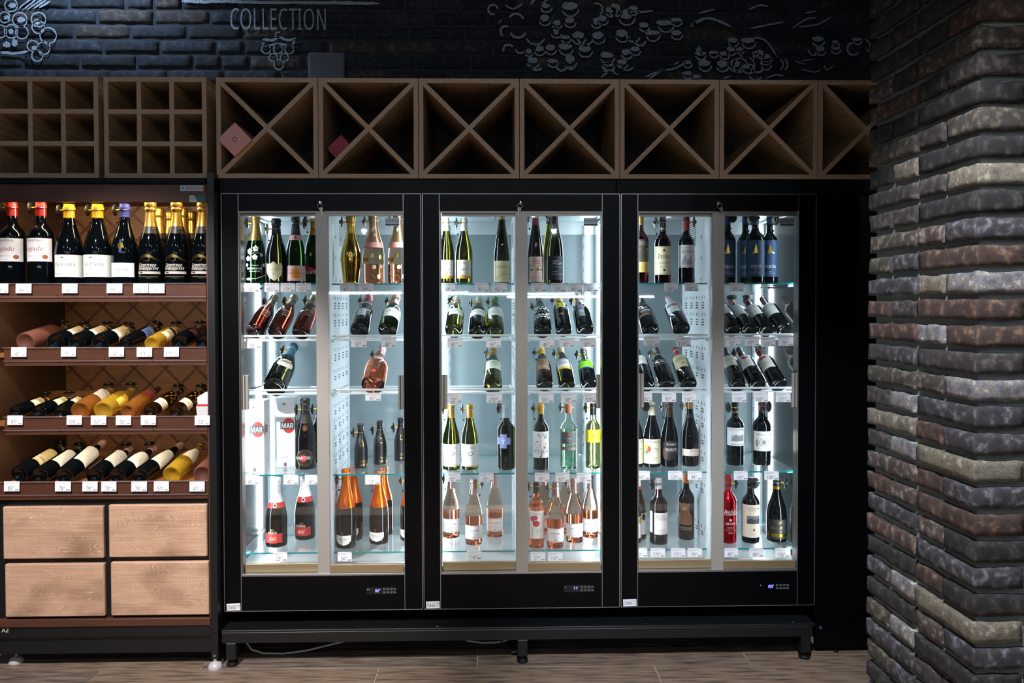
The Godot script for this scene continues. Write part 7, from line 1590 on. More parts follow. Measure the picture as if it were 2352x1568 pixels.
	bottle("wine_bottle", "olive bottle with cream cap lying leftmost on the middle second shelf", "bottles lying on the second shelf of the middle cooler", "burgundy", Vector3(-0.306, 1.472, -0.105), 0.0419, 0.3099, "olive", [[0.78, 1, "#b9b39a"]], 0.113, [["L", 0.0021, 0.1147, 0.0754, 0.0558, "#dadad6"], ["t", 0.0021, 0.1193, "Petit Bourg", 0.0586, 0.0186, 1, 0.3, "#3a3a38"], ["l", 0, 0, [[-0.0251, 0.0992], [0.0293, 0.0992]], 0.0013, "#8a8a86"]], [29.5, 1], [-60, 0.86], 0, "bottle")
	bottle("wine_bottle", "dark olive bottle with script label lying beside the green-capped bottle", "bottles lying on the second shelf of the middle cooler", "burgundy", Vector3(-0.198, 1.467, -0.105), 0.0419, 0.3101, "olive_dark", [[0.78, 1, "#9a9684"]], 0.051, [["L", -0.001, 0.1147, 0.0775, 0.0558, "#d4d4d0"], ["t", 0, 0.1194, "Petit Bourg", 0.0587, 0.0186, 1, 0.3, "#3a3a38"], ["l", 0, 0, [[-0.0251, 0.0992], [0.0293, 0.0992]], 0.0013, "#8a8a86"]], [30, 1], [-88, 0.86], 0, "bottle")
	bottle("wine_bottle", "olive bottle with green cap and broad white label lying near meeting stile", "bottles lying on the second shelf of the middle cooler", "burgundy", Vector3(-0.116, 1.469, -0.105), 0.0419, 0.3103, "olive", [[0.76, 1, "#1f5a34"]], 0.006, [["L", 0, 0.1241, 0.0797, 0.0869, "#cfd4cc"], ["t", 0, 0.1194, "CHATEAUNEUF", 0.0587, 0.0093, 1, "#4a4a44"], ["t", 0, 0.1039, "MARGAUX", 0.0461, 0.0093, 1, "#4a4a44"], ["d", 0.0021, 0.1458, 0.0126, 0.0059, "#8fa090"], ["t", 0, 0.09, "2017", 0.0126, 0.0062, 1, "#5a5a54"]], [29.5, 1], [-85, 0.88], 0, "bottle")
	bottle("wine_bottle", "black bottle covered with white polka dots lying on the second shelf", "bottles lying on the second shelf of the middle cooler", "burgundy", Vector3(0.103, 1.471, -0.105), 0.042, 0.3107, "dark", [[0.8, 1, "#12181c"]], -0.117, [["d", -0.0353, 0.0621, 0.0071, 0.0067, "#d6dadc"], ["d", -0.0176, 0.0621, 0.0071, 0.0067, "#d6dadc"], ["d", 0, 0.0621, 0.0071, 0.0067, "#d6dadc"], ["d", 0.0176, 0.0621, 0.0071, 0.0067, "#d6dadc"], ["d", 0.0353, 0.0621, 0.0071, 0.0067, "#d6dadc"], ["d", -0.0265, 0.0792, 0.0071, 0.0067, "#d6dadc"], ["d", -0.0088, 0.0792, 0.0071, 0.0067, "#d6dadc"], ["d", 0.0088, 0.0792, 0.0071, 0.0067, "#d6dadc"], ["d", 0.0265, 0.0792, 0.0071, 0.0067, "#d6dadc"], ["d", 0.0441, 0.0792, 0.0071, 0.0067, "#d6dadc"], ["d", -0.0353, 0.0963, 0.0071, 0.0067, "#d6dadc"], ["d", 0.0353, 0.0963, 0.0071, 0.0067, "#d6dadc"], ["d", -0.0265, 0.1134, 0.0071, 0.0067, "#d6dadc"], ["d", 0.0441, 0.1134, 0.0071, 0.0067, "#d6dadc"], ["d", -0.0353, 0.1305, 0.0071, 0.0067, "#d6dadc"], ["d", -0.0176, 0.1305, 0.0071, 0.0067, "#d6dadc"], ["d", 0, 0.1305, 0.0071, 0.0067, "#d6dadc"], ["d", 0.0176, 0.1305, 0.0071, 0.0067, "#d6dadc"], ["d", 0.0353, 0.1305, 0.0071, 0.0067, "#d6dadc"], ["d", -0.0265, 0.1476, 0.0071, 0.0067, "#d6dadc"], ["d", -0.0088, 0.1476, 0.0071, 0.0067, "#d6dadc"], ["d", 0.0088, 0.1476, 0.0071, 0.0067, "#d6dadc"], ["d", 0.0265, 0.1476, 0.0071, 0.0067, "#d6dadc"], ["d", 0.0441, 0.1476, 0.0071, 0.0067, "#d6dadc"], ["t", 0, 0.1056, "DOTS", 0.0378, 0.0124, 1, "#aab2b6"]], [29.5, 1], [-110, 0.8], 0, "bottle")
	bottle("wine_bottle", "black bottle with yellow letter label and gold cap lying on second shelf", "bottles lying on the second shelf of the middle cooler", "bordeaux", Vector3(0.2, 1.47, -0.105), 0.0373, 0.3021, "dark", [[0.8, 1, "#c9981c"], [0.95, 1, "#14161a"]], -0.157, [["L", 0.0009, 0.1752, 0.0429, 0.0483, "#d8d61c"], ["t", 0, 0.1752, "B", 0.028, 0.0363, 0, "#15161a"], ["d", 0, 0.0906, 0.0112, 0.0082, "*b98a3a"], ["d", 0, 0.0937, 0.0052, 0.0045, "#a83a2a"], ["r", -0.0205, 0.1435, 0.0186, 0.0151, "#3a5a9a"], ["r", 0.0205, 0.1435, 0.0186, 0.0151, "#3a5a9a"]], [32.5, 1], [-88, 0.88], 0, "bottle")
	tax_strip(bottle("wine_bottle", "dark bottle with tall picture label and grey-pink foil lying at right", "bottles lying on the second shelf of the middle cooler", "burgundy", Vector3(0.298, 1.474, -0.105), 0.041, 0.3035, "dark", [[0.7, 1, "#7d6a6c"]], -0.24, [["L", 0.001, 0.1184, 0.0308, 0.1153, "#4a4a5c"], ["d", 0, 0.1517, 0.0123, 0.0103, "#6a6478"], ["r", 0.001, 0.0744, 0.0267, 0.0273, "#5a7a5c"], ["r", 0.001, 0.1032, 0.0226, 0.0243, "#8a8a98"]], [32, 0], [-88, 0.86], 0, "bottle"), 0.2367, 0.2883, 0.16, "burgundy", 0.041, 0.3035)
	bottle("wine_bottle", "olive bottle with pale label and gold cap lying alone left of stile", "bottles lying on the third shelf of the middle cooler", "burgundy", Vector3(-0.127, 1.217, -0.105), 0.044, 0.3258, "olive", [[0.8, 1, "*a8782a"]], 0.012, [["L", 0, 0.1287, 0.081, 0.0814, "#ccd2bc"], ["d", 0, 0.1401, 0.0154, 0.007, "#a8b09a"], ["t", 0, 0.1173, "CHATEAU", 0.0352, 0.0098, 1, "#5a5e50"], ["t", 0, 0.101, "GRAND CRU", 0.0308, 0.0065, 1, "#6a6e60"]], [27, 1], [-75, 0.88], 0, "bottle")
	bottle("wine_bottle", "brown bottle with yellow cap and kraft-brown label on the third shelf", "bottles lying on the third shelf of the middle cooler", "burgundy", Vector3(0.111, 1.222, -0.105), 0.04, 0.2959, "brown", [[0.78, 1, "#c9a418"]], -0.105, [["L", 0, 0.1184, 0.068, 0.0947, "#8a6a50"], ["t", -0.004, 0.148, "CLOUDY", 0.028, 0.0059, 0, "#c9b8a4"], ["t", 0, 0.0917, "CHARDONNAY", 0.048, 0.0089, 0, "#c9b8a4"], ["l", 0, 0, [[-0.024, 0.1184], [0.024, 0.1272]], 0.0008, "#6a4e38"]], [31, 1], [-85, 0.88], 0, "bottle")
	bottle("wine_bottle", "dark bottle with white label edged by a yellow band, third shelf", "bottles lying on the third shelf of the middle cooler", "burgundy", Vector3(0.214, 1.22, -0.105), 0.0386, 0.2855, "olive_dark", [[0.82, 1, "#b5a468"]], -0.199, [["L", 0, 0.1256, 0.0694, 0.0685, "#d9dcda"], ["r", 0, 0.0842, 0.0694, 0.0143, "#d4b018"], ["t", 0, 0.1228, "VILANDA", 0.0463, 0.0128, 1, "#5a6a7a"], ["d", 0.0019, 0.1456, 0.0062, 0.0039, "#8a8e92"]], [33.5, -1], [-95, 0.86], 0, "bottle")
	tax_strip(bottle("wine_bottle", "dark bottle with bright lime green label lying beside the door handle", "bottles lying on the third shelf of the middle cooler", "burgundy", Vector3(0.315, 1.221, -0.105), 0.0386, 0.2857, "dark", [[0.84, 1, "#101418"], [0.8, 0.83, "#5fae1e"]], -0.175, [["L", 0, 0.1257, 0.0772, 0.0628, "#7fd41a"], ["d", 0, 0.1486, 0.0108, 0.0077, "#14201c"], ["t", 0, 0.12, "VELTLINER", 0.0386, 0.0086, 1, "#4a7a1a"], ["r", 0, 0.09, 0.0695, 0.0086, "#3a5a8a"]], [30.5, 2], [-88, 0.87], 0, "bottle"), 0.2285, 0.2714, 0.325, "burgundy", 0.0386, 0.2857)
	tax_strip(bottle("wine_bottle", "gold-capped bottle with white sun label standing against the left stile", "bottles on the fourth shelf of the middle cooler", "burgundy", Vector3(-0.323, 0.823, -0.164), 0.0402, 0.3011, "olive", [[0.8041, 1, "*c9983a"]], 0.046, [["L", 0.0028, 0.0712, 0.1024, 0.1042, "#d8dad8"], ["r", 0.0028, 0.0228, 0.1024, 0.0073, "#c4b998"], ["t", -0.0074, 0.1119, "VENTO", 0.0447, 0.009, 1, "#5a5e60"], ["t", 0.0137, 0.1038, "TESO", 0.0299, 0.0073, 1, "#5a5e60"], ["s", 0.0021, 0.0793, 0.0117, 18, 0.75, "*b5862a"], ["d", 0.0021, 0.0793, 0.0075, 0.0073, "#d8dad8"], ["l", 0, 0, [[-0.0462, 0.0875], [-0.0127, 0.0895], [0.0172, 0.0854], [0.0509, 0.0907]], 0.0017, "#aab0b4"], ["l", 0, 0, [[-0.0462, 0.0745], [-0.0172, 0.072], [0.0172, 0.0753], [0.0509, 0.072]], 0.0017, "#aab0b4"], ["t", 0.0022, 0.057, "SOAVE", 0.0211, 0.0033, 1, "#8a8e90"]], [], [-85, 0.94], 0, "bottle"), 0.2499, 0.2981, -0.654, "burgundy", 0.0402, 0.3011)
	tax_strip(bottle("wine_bottle", "gold-capped bottle with white sun label standing second from left", "bottles on the fourth shelf of the middle cooler", "burgundy", Vector3(-0.236, 0.823, -0.17), 0.0403, 0.3019, "olive", [[0.7973, 1, "*c9983a"]], 0.021, [["L", 0.0028, 0.0693, 0.1026, 0.1044, "#d8dad8"], ["r", 0.0028, 0.0208, 0.1026, 0.0073, "#c4b998"], ["t", -0.0074, 0.1101, "VENTO", 0.0448, 0.009, 1, "#5a5e60"], ["t", 0.0137, 0.102, "TESO", 0.0299, 0.0073, 1, "#5a5e60"], ["s", 0.0021, 0.0775, 0.0117, 18, 0.75, "*b5862a"], ["d", 0.0021, 0.0775, 0.0075, 0.0073, "#d8dad8"], ["l", 0, 0, [[-0.0463, 0.0857], [-0.0127, 0.0877], [0.0172, 0.0836], [0.051, 0.0889]], 0.0017, "#aab0b4"], ["l", 0, 0, [[-0.0463, 0.0726], [-0.0172, 0.0702], [0.0172, 0.0734], [0.051, 0.0702]], 0.0017, "#aab0b4"], ["t", 0.0022, 0.0551, "SOAVE", 0.0212, 0.0033, 1, "#8a8e90"]], [], [-85, 0.93], 0, "bottle"), 0.2506, 0.2989, -0.679, "burgundy", 0.0403, 0.3019)
	bottle("wine_bottle", "grey-capped dark bottle with blue cross label left of the meeting stile", "bottles on the fourth shelf of the middle cooler", "bordeaux", Vector3(-0.066, 0.823, -0.165), 0.0407, 0.3037, "olive_dark", [[0.7919, 1, "#7d8e98"]], -0.029, [["p", 0, 0, [[-0.0309, 0.168], [0.0033, 0.168], [0.0033, 0.1517], [0.021, 0.1517], [0.021, 0.1195], [0.0033, 0.1195], [0.0033, 0.1019], [-0.0309, 0.1019], [-0.0309, 0.1195], [-0.0468, 0.1195], [-0.0468, 0.1517], [-0.0309, 0.1517]], "#7f8cc4"], ["d", -0.0136, 0.1407, 0.0075, 0.009, "#d8dcea"], ["d", -0.0136, 0.1427, 0.0042, 0.0045, "#7f8cc4"], ["r", -0.0134, 0.1284, 0.004, 0.0122, "#d8dcea"], ["r", -0.0134, 0.1217, 0.0151, 0.0029, "#d8dcea"], ["t", -0.0132, 0.159, "DIANA", 0.0214, 0.0041, 0, "#c4cae4"], ["t", -0.0132, 0.1101, "SOAVE", 0.0214, 0.0049, 0, "#c4cae4"]], [], [-120, 0.93], 0, "bottle")
	bottle("wine_bottle", "mustard-capped bottle with white label of a flowering tree", "bottles on the fourth shelf of the middle cooler", "bordeaux", Vector3(0.097, 0.823, -0.157), 0.0375, 0.306, "olive_dark", [[0.8467, 1, "#c48e16"]], -0.076, [["L", 0.0024, 0.1183, 0.1002, 0.1224, "#d6d8d8"], ["t", 0.008, 0.1644, "ALTOS", 0.0496, 0.0122, 0, "#2a2c2e"], ["t", -0.0048, 0.153, "Torrontes", 0.0231, 0.0041, 1, "#6a6c6e"], ["t", 0.0239, 0.153, "R", 0.0178, 0.0106, 1, 0.3, "#3a3c3e"], ["p", 0, 0, [[-0.0063, 0.0571], [0.005, 0.0796], [0.0029, 0.0939], [0.0071, 0.0939], [0.0071, 0.0783], [0.0021, 0.0571]], "#5a5652"], ["l", 0, 0, [[0.005, 0.0857], [0.0159, 0.0979], [0.0231, 0.1143]], 0.0013, "#6a665e"], ["l", 0, 0, [[0.0054, 0.0918], [-0.0054, 0.1143], [-0.0164, 0.1183]], 0.0013, "#6a665e"], ["l", 0, 0, [[0.0042, 0.0796], [-0.0141, 0.0857], [-0.0236, 0.0979]], 0.0013, "#6a665e"], ["l", 0, 0, [[0.0063, 0.0877], [0.0258, 0.0857], [0.0385, 0.0979]], 0.0013, "#6a665e"], ["s", -0.0164, 0.1326, 0.0054, 5, 0.6, "#b0643c"], ["s", -0.0004, 0.1359, 0.0042, 5, 0.6, "#c49a7c"], ["s", -0.0263, 0.1232, 0.0038, 5, 0.6, "#a8583c"], ["s", -0.0025, 0.1224, 0.0038, 5, 0.6, "#a8645c"], ["s", -0.0322, 0.1094, 0.0025, 5, 0.6, "#8a5a3c"], ["s", -0.0187, 0.1053, 0.0025, 5, 0.6, "#a8583c"], ["s", -0.0263, 0.0906, 0.0058, 5, 0.6, "#b5865c"], ["s", -0.008, 0.093, 0.0046, 5, 0.6, "#b87a6c"], ["s", 0.0247, 0.1232, 0.0054, 5, 0.6, "#c49a4c"], ["s", 0.0178, 0.1061, 0.0063, 5, 0.6, "#b0542c"], ["s", 0.015, 0.0837, 0.0058, 5, 0.6, "#c9a898"], ["s", 0.0315, 0.0857, 0.0038, 5, 0.6, "#c4a03c"], ["s", 0.0348, 0.1028, 0.0029, 5, 0.6, "#8a7a9c"]], [], [-85, 0.93], 0, "bottle")
	bottle("wine_bottle", "clear pale green bottle with copper cap and grey label", "bottles on the fourth shelf of the middle cooler", "bordeaux", Vector3(0.23, 0.823, -0.174), 0.0399, 0.3024, "pale_green", [[0.8537, 1, "#b5674a"]], -0.113, [["L", 0.0006, 0.1471, 0.098, 0.0582, "#4a5054"], ["r", 0.0006, 0.1749, 0.098, 0.0025, "#a8704c"], ["r", 0.0006, 0.1192, 0.098, 0.0025, "#a8704c"], ["t", 0.0022, 0.1446, "GAVI", 0.0248, 0.0074, 1, "#d6d2c8"], ["t", 0.0022, 0.1319, "DI GAVI", 0.0213, 0.0049, 1, "#c4c0b8"], ["d", 0.0042, 0.1626, 0.0084, 0.0074, "#8a5a4a"], ["r", 0.001, 0.0967, 0.068, 0.0164, "#6a5450"], ["r", 0.0011, 0.0963, 0.0578, 0.0107, "#7a6a66"]], [], [-110, 0.94], 0.617, "bottle")
	bottle("wine_bottle", "clear pale yellow bottle with black cap and yellow label", "bottles on the fourth shelf of the middle cooler", "bordeaux", Vector3(0.346, 0.823, -0.177), 0.0366, 0.3043, "pale_yellow", [[0.8176, 1, "#0c1014"]], -0.146, [["L", 0.0016, 0.1532, 0.0989, 0.0596, "#c9b81c"], ["o", 0.0021, 0.1439, 0.0101, 0.0123, 0.0017, "#3a3810"], ["t", 0.0256, 0.1439, "PEIRO", 0.0342, 0.009, 1, "#2a280c"], ["t", 0.0222, 0.1275, "VERDEJO", 0.0317, 0.0049, 1, "#4a4610"], ["l", 0, 0, [[-0.0063, 0.1624], [0.0021, 0.1522], [0.0085, 0.1583]], 0.0017, "#3a3810"]], [], [-88, 0.93], 0.743, "bottle")
	bottle("pink_wine_bottle", "pink wine bottle with white label standing at the left stile, bottom shelf", "bottles on the bottom shelf of the middle cooler", "burgundy", Vector3(-0.33, 0.467, -0.289), 0.0414, 0.3056, "rose", [[0.7737, 1, "*b08a84"]], 0.046, [["L", 0, 0.0625, 0.1013, 0.0642, "#d9d6d4"], ["t", 0, 0.0714, "SANCERRE", 0.0515, 0.0091, 1, "#3a3436"], ["t", -0.0019, 0.0616, "Rose", 0.0172, 0.0037, 1, "#7a5a5c"], ["t", 0, 0.0526, "LES BARONNES", 0.0393, 0.0041, 1, "#6a6062"], ["t", 0.001, 0.0424, "HB", 0.0143, 0.0064, 1, 0.3, "#5a5052"], ["t", 0, 0.0357, "HENRI BOURGEOIS", 0.0613, 0.0046, 1, "#4a4446"], ["l", 0, 0, [[-0.0413, 0.0892], [-0.017, 0.0919], [0.017, 0.0919], [0.0413, 0.0892]], 0.0014, "#c49a94"]], [], [-90, 0.92], 0.453, "bottle")
	bottle("pink_wine_bottle", "pink wine bottle with pale pink cap at front of middle cooler", "bottles on the bottom shelf of the middle cooler", "burgundy", Vector3(-0.219, 0.467, -0.18), 0.0413, 0.3038, "rose", [[0.7737, 1, "*b08a84"]], 0.016, [["L", 0, 0.0621, 0.1011, 0.0639, "#d9d6d4"], ["t", 0, 0.071, "SANCERRE", 0.0498, 0.0089, 1, "#3a3436"], ["t", -0.0019, 0.0612, "Rose", 0.0167, 0.0035, 1, "#7a5a5c"], ["t", 0, 0.0523, "LES BARONNES", 0.0381, 0.004, 1, "#6a6062"], ["t", 0.0009, 0.0421, "HB", 0.0138, 0.0062, 1, 0.3, "#5a5052"], ["t", 0, 0.0355, "HENRI BOURGEOIS", 0.0591, 0.0044, 1, "#4a4446"], ["l", 0, 0, [[-0.0412, 0.0887], [-0.017, 0.0913], [0.017, 0.0913], [0.0412, 0.0887]], 0.0014, "#c49a94"]], [], [88, 0.92], 0.453, "bottle")
	bottle("pink_wine_bottle", "pink wine bottle with white label just left of the meeting stile", "bottles on the bottom shelf of the middle cooler", "burgundy", Vector3(-0.118, 0.467, -0.297), 0.0413, 0.3044, "rose", [[0.7737, 1, "*b08a84"]], -0.013, [["L", 0, 0.0622, 0.1011, 0.064, "#d9d6d4"], ["t", 0, 0.0711, "SANCERRE", 0.0518, 0.0092, 1, "#3a3436"], ["t", -0.0019, 0.0613, "Rose", 0.0172, 0.0037, 1, "#7a5a5c"], ["t", 0, 0.0524, "LES BARONNES", 0.0395, 0.0041, 1, "#6a6062"], ["t", 0.001, 0.0422, "HB", 0.0143, 0.0064, 1, 0.3, "#5a5052"], ["t", 0, 0.0356, "HENRI BOURGEOIS", 0.0616, 0.0046, 1, "#4a4446"], ["l", 0, 0, [[-0.0412, 0.0889], [-0.017, 0.0915], [0.017, 0.0915], [0.0412, 0.0889]], 0.0014, "#c49a94"]], [], null, 0.453, "bottle")
	bottle("pink_wine_bottle", "pink wine bottle hidden behind the poppy-label bottle", "bottles on the bottom shelf of the middle cooler", "burgundy", Vector3(0.121, 0.467, -0.347), 0.0386, 0.3038, "rose", [[0.7737, 1, "*b08a84"]], -0.078, [["L", 0, 0.0621, 0.0943, 0.0639, "#d9d6d4"], ["t", 0, 0.071, "SANCERRE", 0.0533, 0.0093, 1, "#3a3436"], ["t", -0.002, 0.0612, "Rose", 0.0175, 0.0037, 1, "#7a5a5c"], ["t", 0, 0.0523, "LES BARONNES", 0.0404, 0.0042, 1, "#6a6062"], ["t", 0.001, 0.0421, "HB", 0.0146, 0.0065, 1, 0.3, "#5a5052"], ["t", 0, 0.0355, "HENRI BOURGEOIS", 0.064, 0.0047, 1, "#4a4446"], ["l", 0, 0, [[-0.0385, 0.0887], [-0.0159, 0.0914], [0.0159, 0.0914], [0.0385, 0.0887]], 0.0014, "#c49a94"]], [], null, 0.438, "bottle")
	bottle("pink_wine_bottle", "pink wine bottle standing at the back between two others", "bottles on the bottom shelf of the middle cooler", "burgundy", Vector3(0.235, 0.467, -0.344), 0.0398, 0.3035, "rose", [[0.7737, 1, "*b08a84"]], -0.109, [["L", 0, 0.062, 0.0973, 0.0638, "#d9d6d4"], ["t", 0, 0.0709, "SANCERRE", 0.053, 0.0093, 1, "#3a3436"], ["t", -0.002, 0.0611, "Rose", 0.0175, 0.0037, 1, "#7a5a5c"], ["t", 0, 0.0523, "LES BARONNES", 0.0403, 0.0042, 1, "#6a6062"], ["t", 0.001, 0.0421, "HB", 0.0146, 0.0065, 1, 0.3, "#5a5052"], ["t", 0, 0.0354, "HENRI BOURGEOIS", 0.0634, 0.0047, 1, "#4a4446"], ["l", 0, 0, [[-0.0397, 0.0886], [-0.0164, 0.0913], [0.0164, 0.0913], [0.0397, 0.0886]], 0.0014, "#c49a94"]], [], null, 0.438, "bottle")
	bottle("pink_wine_bottle", "pink wine bottle standing foremost, right of the poppy-label bottle", "bottles on the bottom shelf of the middle cooler", "burgundy", Vector3(0.162, 0.467, -0.126), 0.0408, 0.2997, "rose", [[0.7737, 1, "*b08a84"]], -0.095, [["L", 0, 0.0612, 0.0998, 0.063, "#d9d6d4"], ["t", 0, 0.07, "SANCERRE", 0.0492, 0.0087, 1, "#3a3436"], ["t", -0.0019, 0.0604, "Rose", 0.0165, 0.0035, 1, "#7a5a5c"], ["t", 0, 0.0516, "LES BARONNES", 0.0376, 0.0039, 1, "#6a6062"], ["t", 0.0009, 0.0416, "HB", 0.0137, 0.0061, 1, 0.3, "#5a5052"], ["t", 0, 0.035, "HENRI BOURGEOIS", 0.0583, 0.0044, 1, "#4a4446"], ["l", 0, 0, [[-0.0407, 0.0875], [-0.0168, 0.0901], [0.0168, 0.0901], [0.0407, 0.0875]], 0.0014, "#c49a94"]], [], [-85, 0.91], 0.453, "bottle")
	bottle("pink_wine_bottle", "pink wine bottle third from the middle meeting stile", "bottles on the bottom shelf of the middle cooler", "burgundy", Vector3(0.26, 0.467, -0.199), 0.0417, 0.3004, "rose", [[0.7737, 1, "*b08a84"]], -0.121, [["L", 0, 0.0614, 0.102, 0.0631, "#d9d6d4"], ["t", 0, 0.0702, "SANCERRE", 0.0502, 0.0089, 1, "#3a3436"], ["t", -0.0019, 0.0605, "Rose", 0.0168, 0.0036, 1, "#7a5a5c"], ["t", 0, 0.0517, "LES BARONNES", 0.0384, 0.004, 1, "#6a6062"], ["t", 0.0009, 0.0417, "HB", 0.014, 0.0063, 1, 0.3, "#5a5052"], ["t", 0, 0.0351, "HENRI BOURGEOIS", 0.0596, 0.0045, 1, "#4a4446"], ["l", 0, 0, [[-0.0416, 0.0877], [-0.0172, 0.0903], [0.0172, 0.0903], [0.0416, 0.0877]], 0.0014, "#c49a94"]], [], [-100, 0.93], 0.453, "bottle")
	bottle("pink_wine_bottle", "pink wine bottle furthest right on the middle bottom shelf", "bottles on the bottom shelf of the middle cooler", "burgundy", Vector3(0.346, 0.467, -0.271), 0.039, 0.3022, "rose", [[0.7737, 1, "*b08a84"]], -0.142, [["L", 0, 0.0618, 0.0954, 0.0635, "#d9d6d4"], ["t", 0, 0.0706, "SANCERRE", 0.052, 0.0092, 1, "#3a3436"], ["t", -0.0019, 0.0609, "Rose", 0.0172, 0.0037, 1, "#7a5a5c"], ["t", 0, 0.0521, "LES BARONNES", 0.0395, 0.0041, 1, "#6a6062"], ["t", 0.001, 0.0419, "HB", 0.0143, 0.0064, 1, 0.3, "#5a5052"], ["t", 0, 0.0353, "HENRI BOURGEOIS", 0.0622, 0.0046, 1, "#4a4446"], ["l", 0, 0, [[-0.0389, 0.0882], [-0.0161, 0.0909], [0.0161, 0.0909], [0.0389, 0.0882]], 0.0014, "#c49a94"]], [], [-110, 0.93], 0.453, "bottle")
	bottle("pink_wine_bottle", "pink wine bottle with tall white label showing a red poppy", "bottles on the bottom shelf of the middle cooler", "bordeaux", Vector3(0.074, 0.467, -0.128), 0.0363, 0.3023, "rose", [[0.8183, 1, "#1c1618"]], -0.069, [["L", -0.0005, 0.109, 0.0823, 0.1274, "#d9d8d4"], ["t", -0.0038, 0.1595, "VOSKEVAZ", 0.0554, 0.0105, 1, "#8a8478"], ["d", -0.019, 0.1375, 0.0109, 0.0132, "#a83048"], ["d", -0.005, 0.1419, 0.0109, 0.0105, "#b83a50"], ["d", -0.0014, 0.1156, 0.0163, 0.0141, "#b02c46"], ["d", -0.013, 0.1252, 0.0032, 0.0031, "#2a2020"], ["l", 0, 0, [[-0.013, 0.1134], [-0.0169, 0.0914], [-0.0222, 0.0466]], 0.0023, "#3a5a44"], ["l", 0, 0, [[-0.0014, 0.087], [0.0211, 0.087]], 0.0014, "#9a9a94"], ["l", 0, 0, [[-0.0014, 0.0804], [0.0211, 0.0804]], 0.0014, "#9a9a94"], ["l", 0, 0, [[-0.0014, 0.0738], [0.0101, 0.0738]], 0.0014, "#9a9a94"]], [], [-88, 0.93], 0, "bottle")
	bottle("wine_bottle", "gold-capped bottle with brown and tan label behind the left stile", "bottles on the top shelf of the right cooler", "bordeaux", Vector3(0.562, 1.691, -0.14), 0.0383, 0.3224, "red_wine", [[0.8372, 1, "*a8823c"]], -0.208, [["L", 0.0025, 0.1503, 0.0943, 0.1008, "#3a342c"], ["r", 0.0025, 0.0737, 0.0943, 0.0483, "#b59a5c"], ["t", 0.0118, 0.1558, "TALMOS", 0.0462, 0.0101, 1, "*b59a5c"], ["t", 0.0089, 0.1398, "RIOJA", 0.0137, 0.005, 1, "*b59a5c"], ["t", 0.0055, 0.0663, "CR", 0.0169, 0.0067, 1, "#5a4a28"], ["r", 0.0064, 0.1828, 0.0812, 0.0189, "#5a5448"]], [], null, 0, "bottle")
	bottle("wine_bottle", "navy-capped bottle with tall cream label and red blackletter name", "bottles on the top shelf of the right cooler", "bordeaux", Vector3(0.667, 1.691, -0.14), 0.0384, 0.3068, "red_wine", [[0.7787, 1, "#181d2c"], [0.8128, 0.8333, "*b59a5c"]], -0.237, [["L", 0.0038, 0.1033, 0.095, 0.1312, "#d9d4b4"], ["d", 0.0063, 0.1509, 0.0058, 0.0067, "#8a2a22"], ["t", 0.0068, 0.1236, "Protos", 0.0575, 0.0218, 1, "#7a1c1a"], ["t", 0.0052, 0.093, "GRAN RESERVA", 0.0494, 0.005, 1, "#3a362c"], ["t", 0.0074, 0.0746, "Ribera del Duero", 0.0427, 0.005, 1, "#6a6454"], ["d", 0.0067, 0.0595, 0.0054, 0.0054, "#3a2a2a"], ["l", 0, 0, [[-0.0342, 0.1643], [0.0385, 0.1643], [0.0385, 0.0427], [-0.0342, 0.0427], [-0.0342, 0.1643]], 0.0012, "#9a9474"], ["v", -0.0008, 0.2724, "J", 0.0126, 0.0066, 1, "*c9a860"]], [], [-85, 0.92], 0, "bottle")
	bottle("wine_bottle", "red-capped bottle with pale grey label left of the perforated duct", "bottles on the top shelf of the right cooler", "bordeaux", Vector3(0.777, 1.691, -0.14), 0.0384, 0.306, "dark", [[0.8003, 1, "#7a1420"]], -0.267, [["L", 0.0015, 0.1235, 0.0997, 0.1037, "#c4c6c4"], ["t", 0.0094, 0.145, "RODA", 0.0598, 0.0135, 1, "#3a3c42"], ["t", 0.0077, 0.1703, "RIOJA", 0.0154, 0.0042, 1, "#6a6c70"], ["l", 0, 0, [[-0.0343, 0.1627], [0.037, 0.1627]], 0.0012, "#6a6c70"], ["p", 0, 0, [[-0.0229, 0.0847], [-0.0158, 0.1121], [-0.005, 0.129], [0.0075, 0.1037], [0.021, 0.1248], [0.0349, 0.0847]], "#8a8e98"], ["t", 0, 0.1248, "RESERVA", 0.021, 0.0038, 1, "#8a4a4a"], ["l", 0, 0, [[-0.0378, 0.0776], [0.0385, 0.0776]], 0.0021, "#7a7c80"]], [], [80, 0.93], 0, "bottle")
	bottle("wine_bottle", "blue-label bottle with gold star nearest the right meeting stile", "bottles on the top shelf of the right cooler", "bordeaux", Vector3(0.99, 1.691, -0.2), 0.0385, 0.3303, "dark", [[0.842, 1, "#1d4a72"]], -0.319, [["L", 0, 0.116, 0.102, 0.1716, "#123a5c"], ["p", 0, 0, [[0.0034, 0.1854], [0.012, 0.1509], [0.0266, 0.1371], [0.0034, 0.1414], [-0.0224, 0.1337], [-0.0051, 0.1518]], "*c9a64a"], ["p", 0, 0, [[-0.0042, 0.1832], [-0.0008, 0.1746], [-0.0068, 0.1552], [-0.0175, 0.1444], [-0.0129, 0.1574]], "#0a1a2a"], ["t", 0.0053, 0.0785, "PORTIA", 0.0494, 0.0121, 1, "#d8dce0"], ["t", 0.0034, 0.0681, "PRIMA", 0.0145, 0.0039, 1, "*c9a64a"], ["t", 0.0034, 0.0539, "2016", 0.0128, 0.0043, 1, "#c8ccd0"], ["t", 0.0025, 0.0461, "RIBERA DEL DUERO", 0.0449, 0.0034, 1, "#b8bcc0"]], [], [20, 0.94], 0, "bottle")
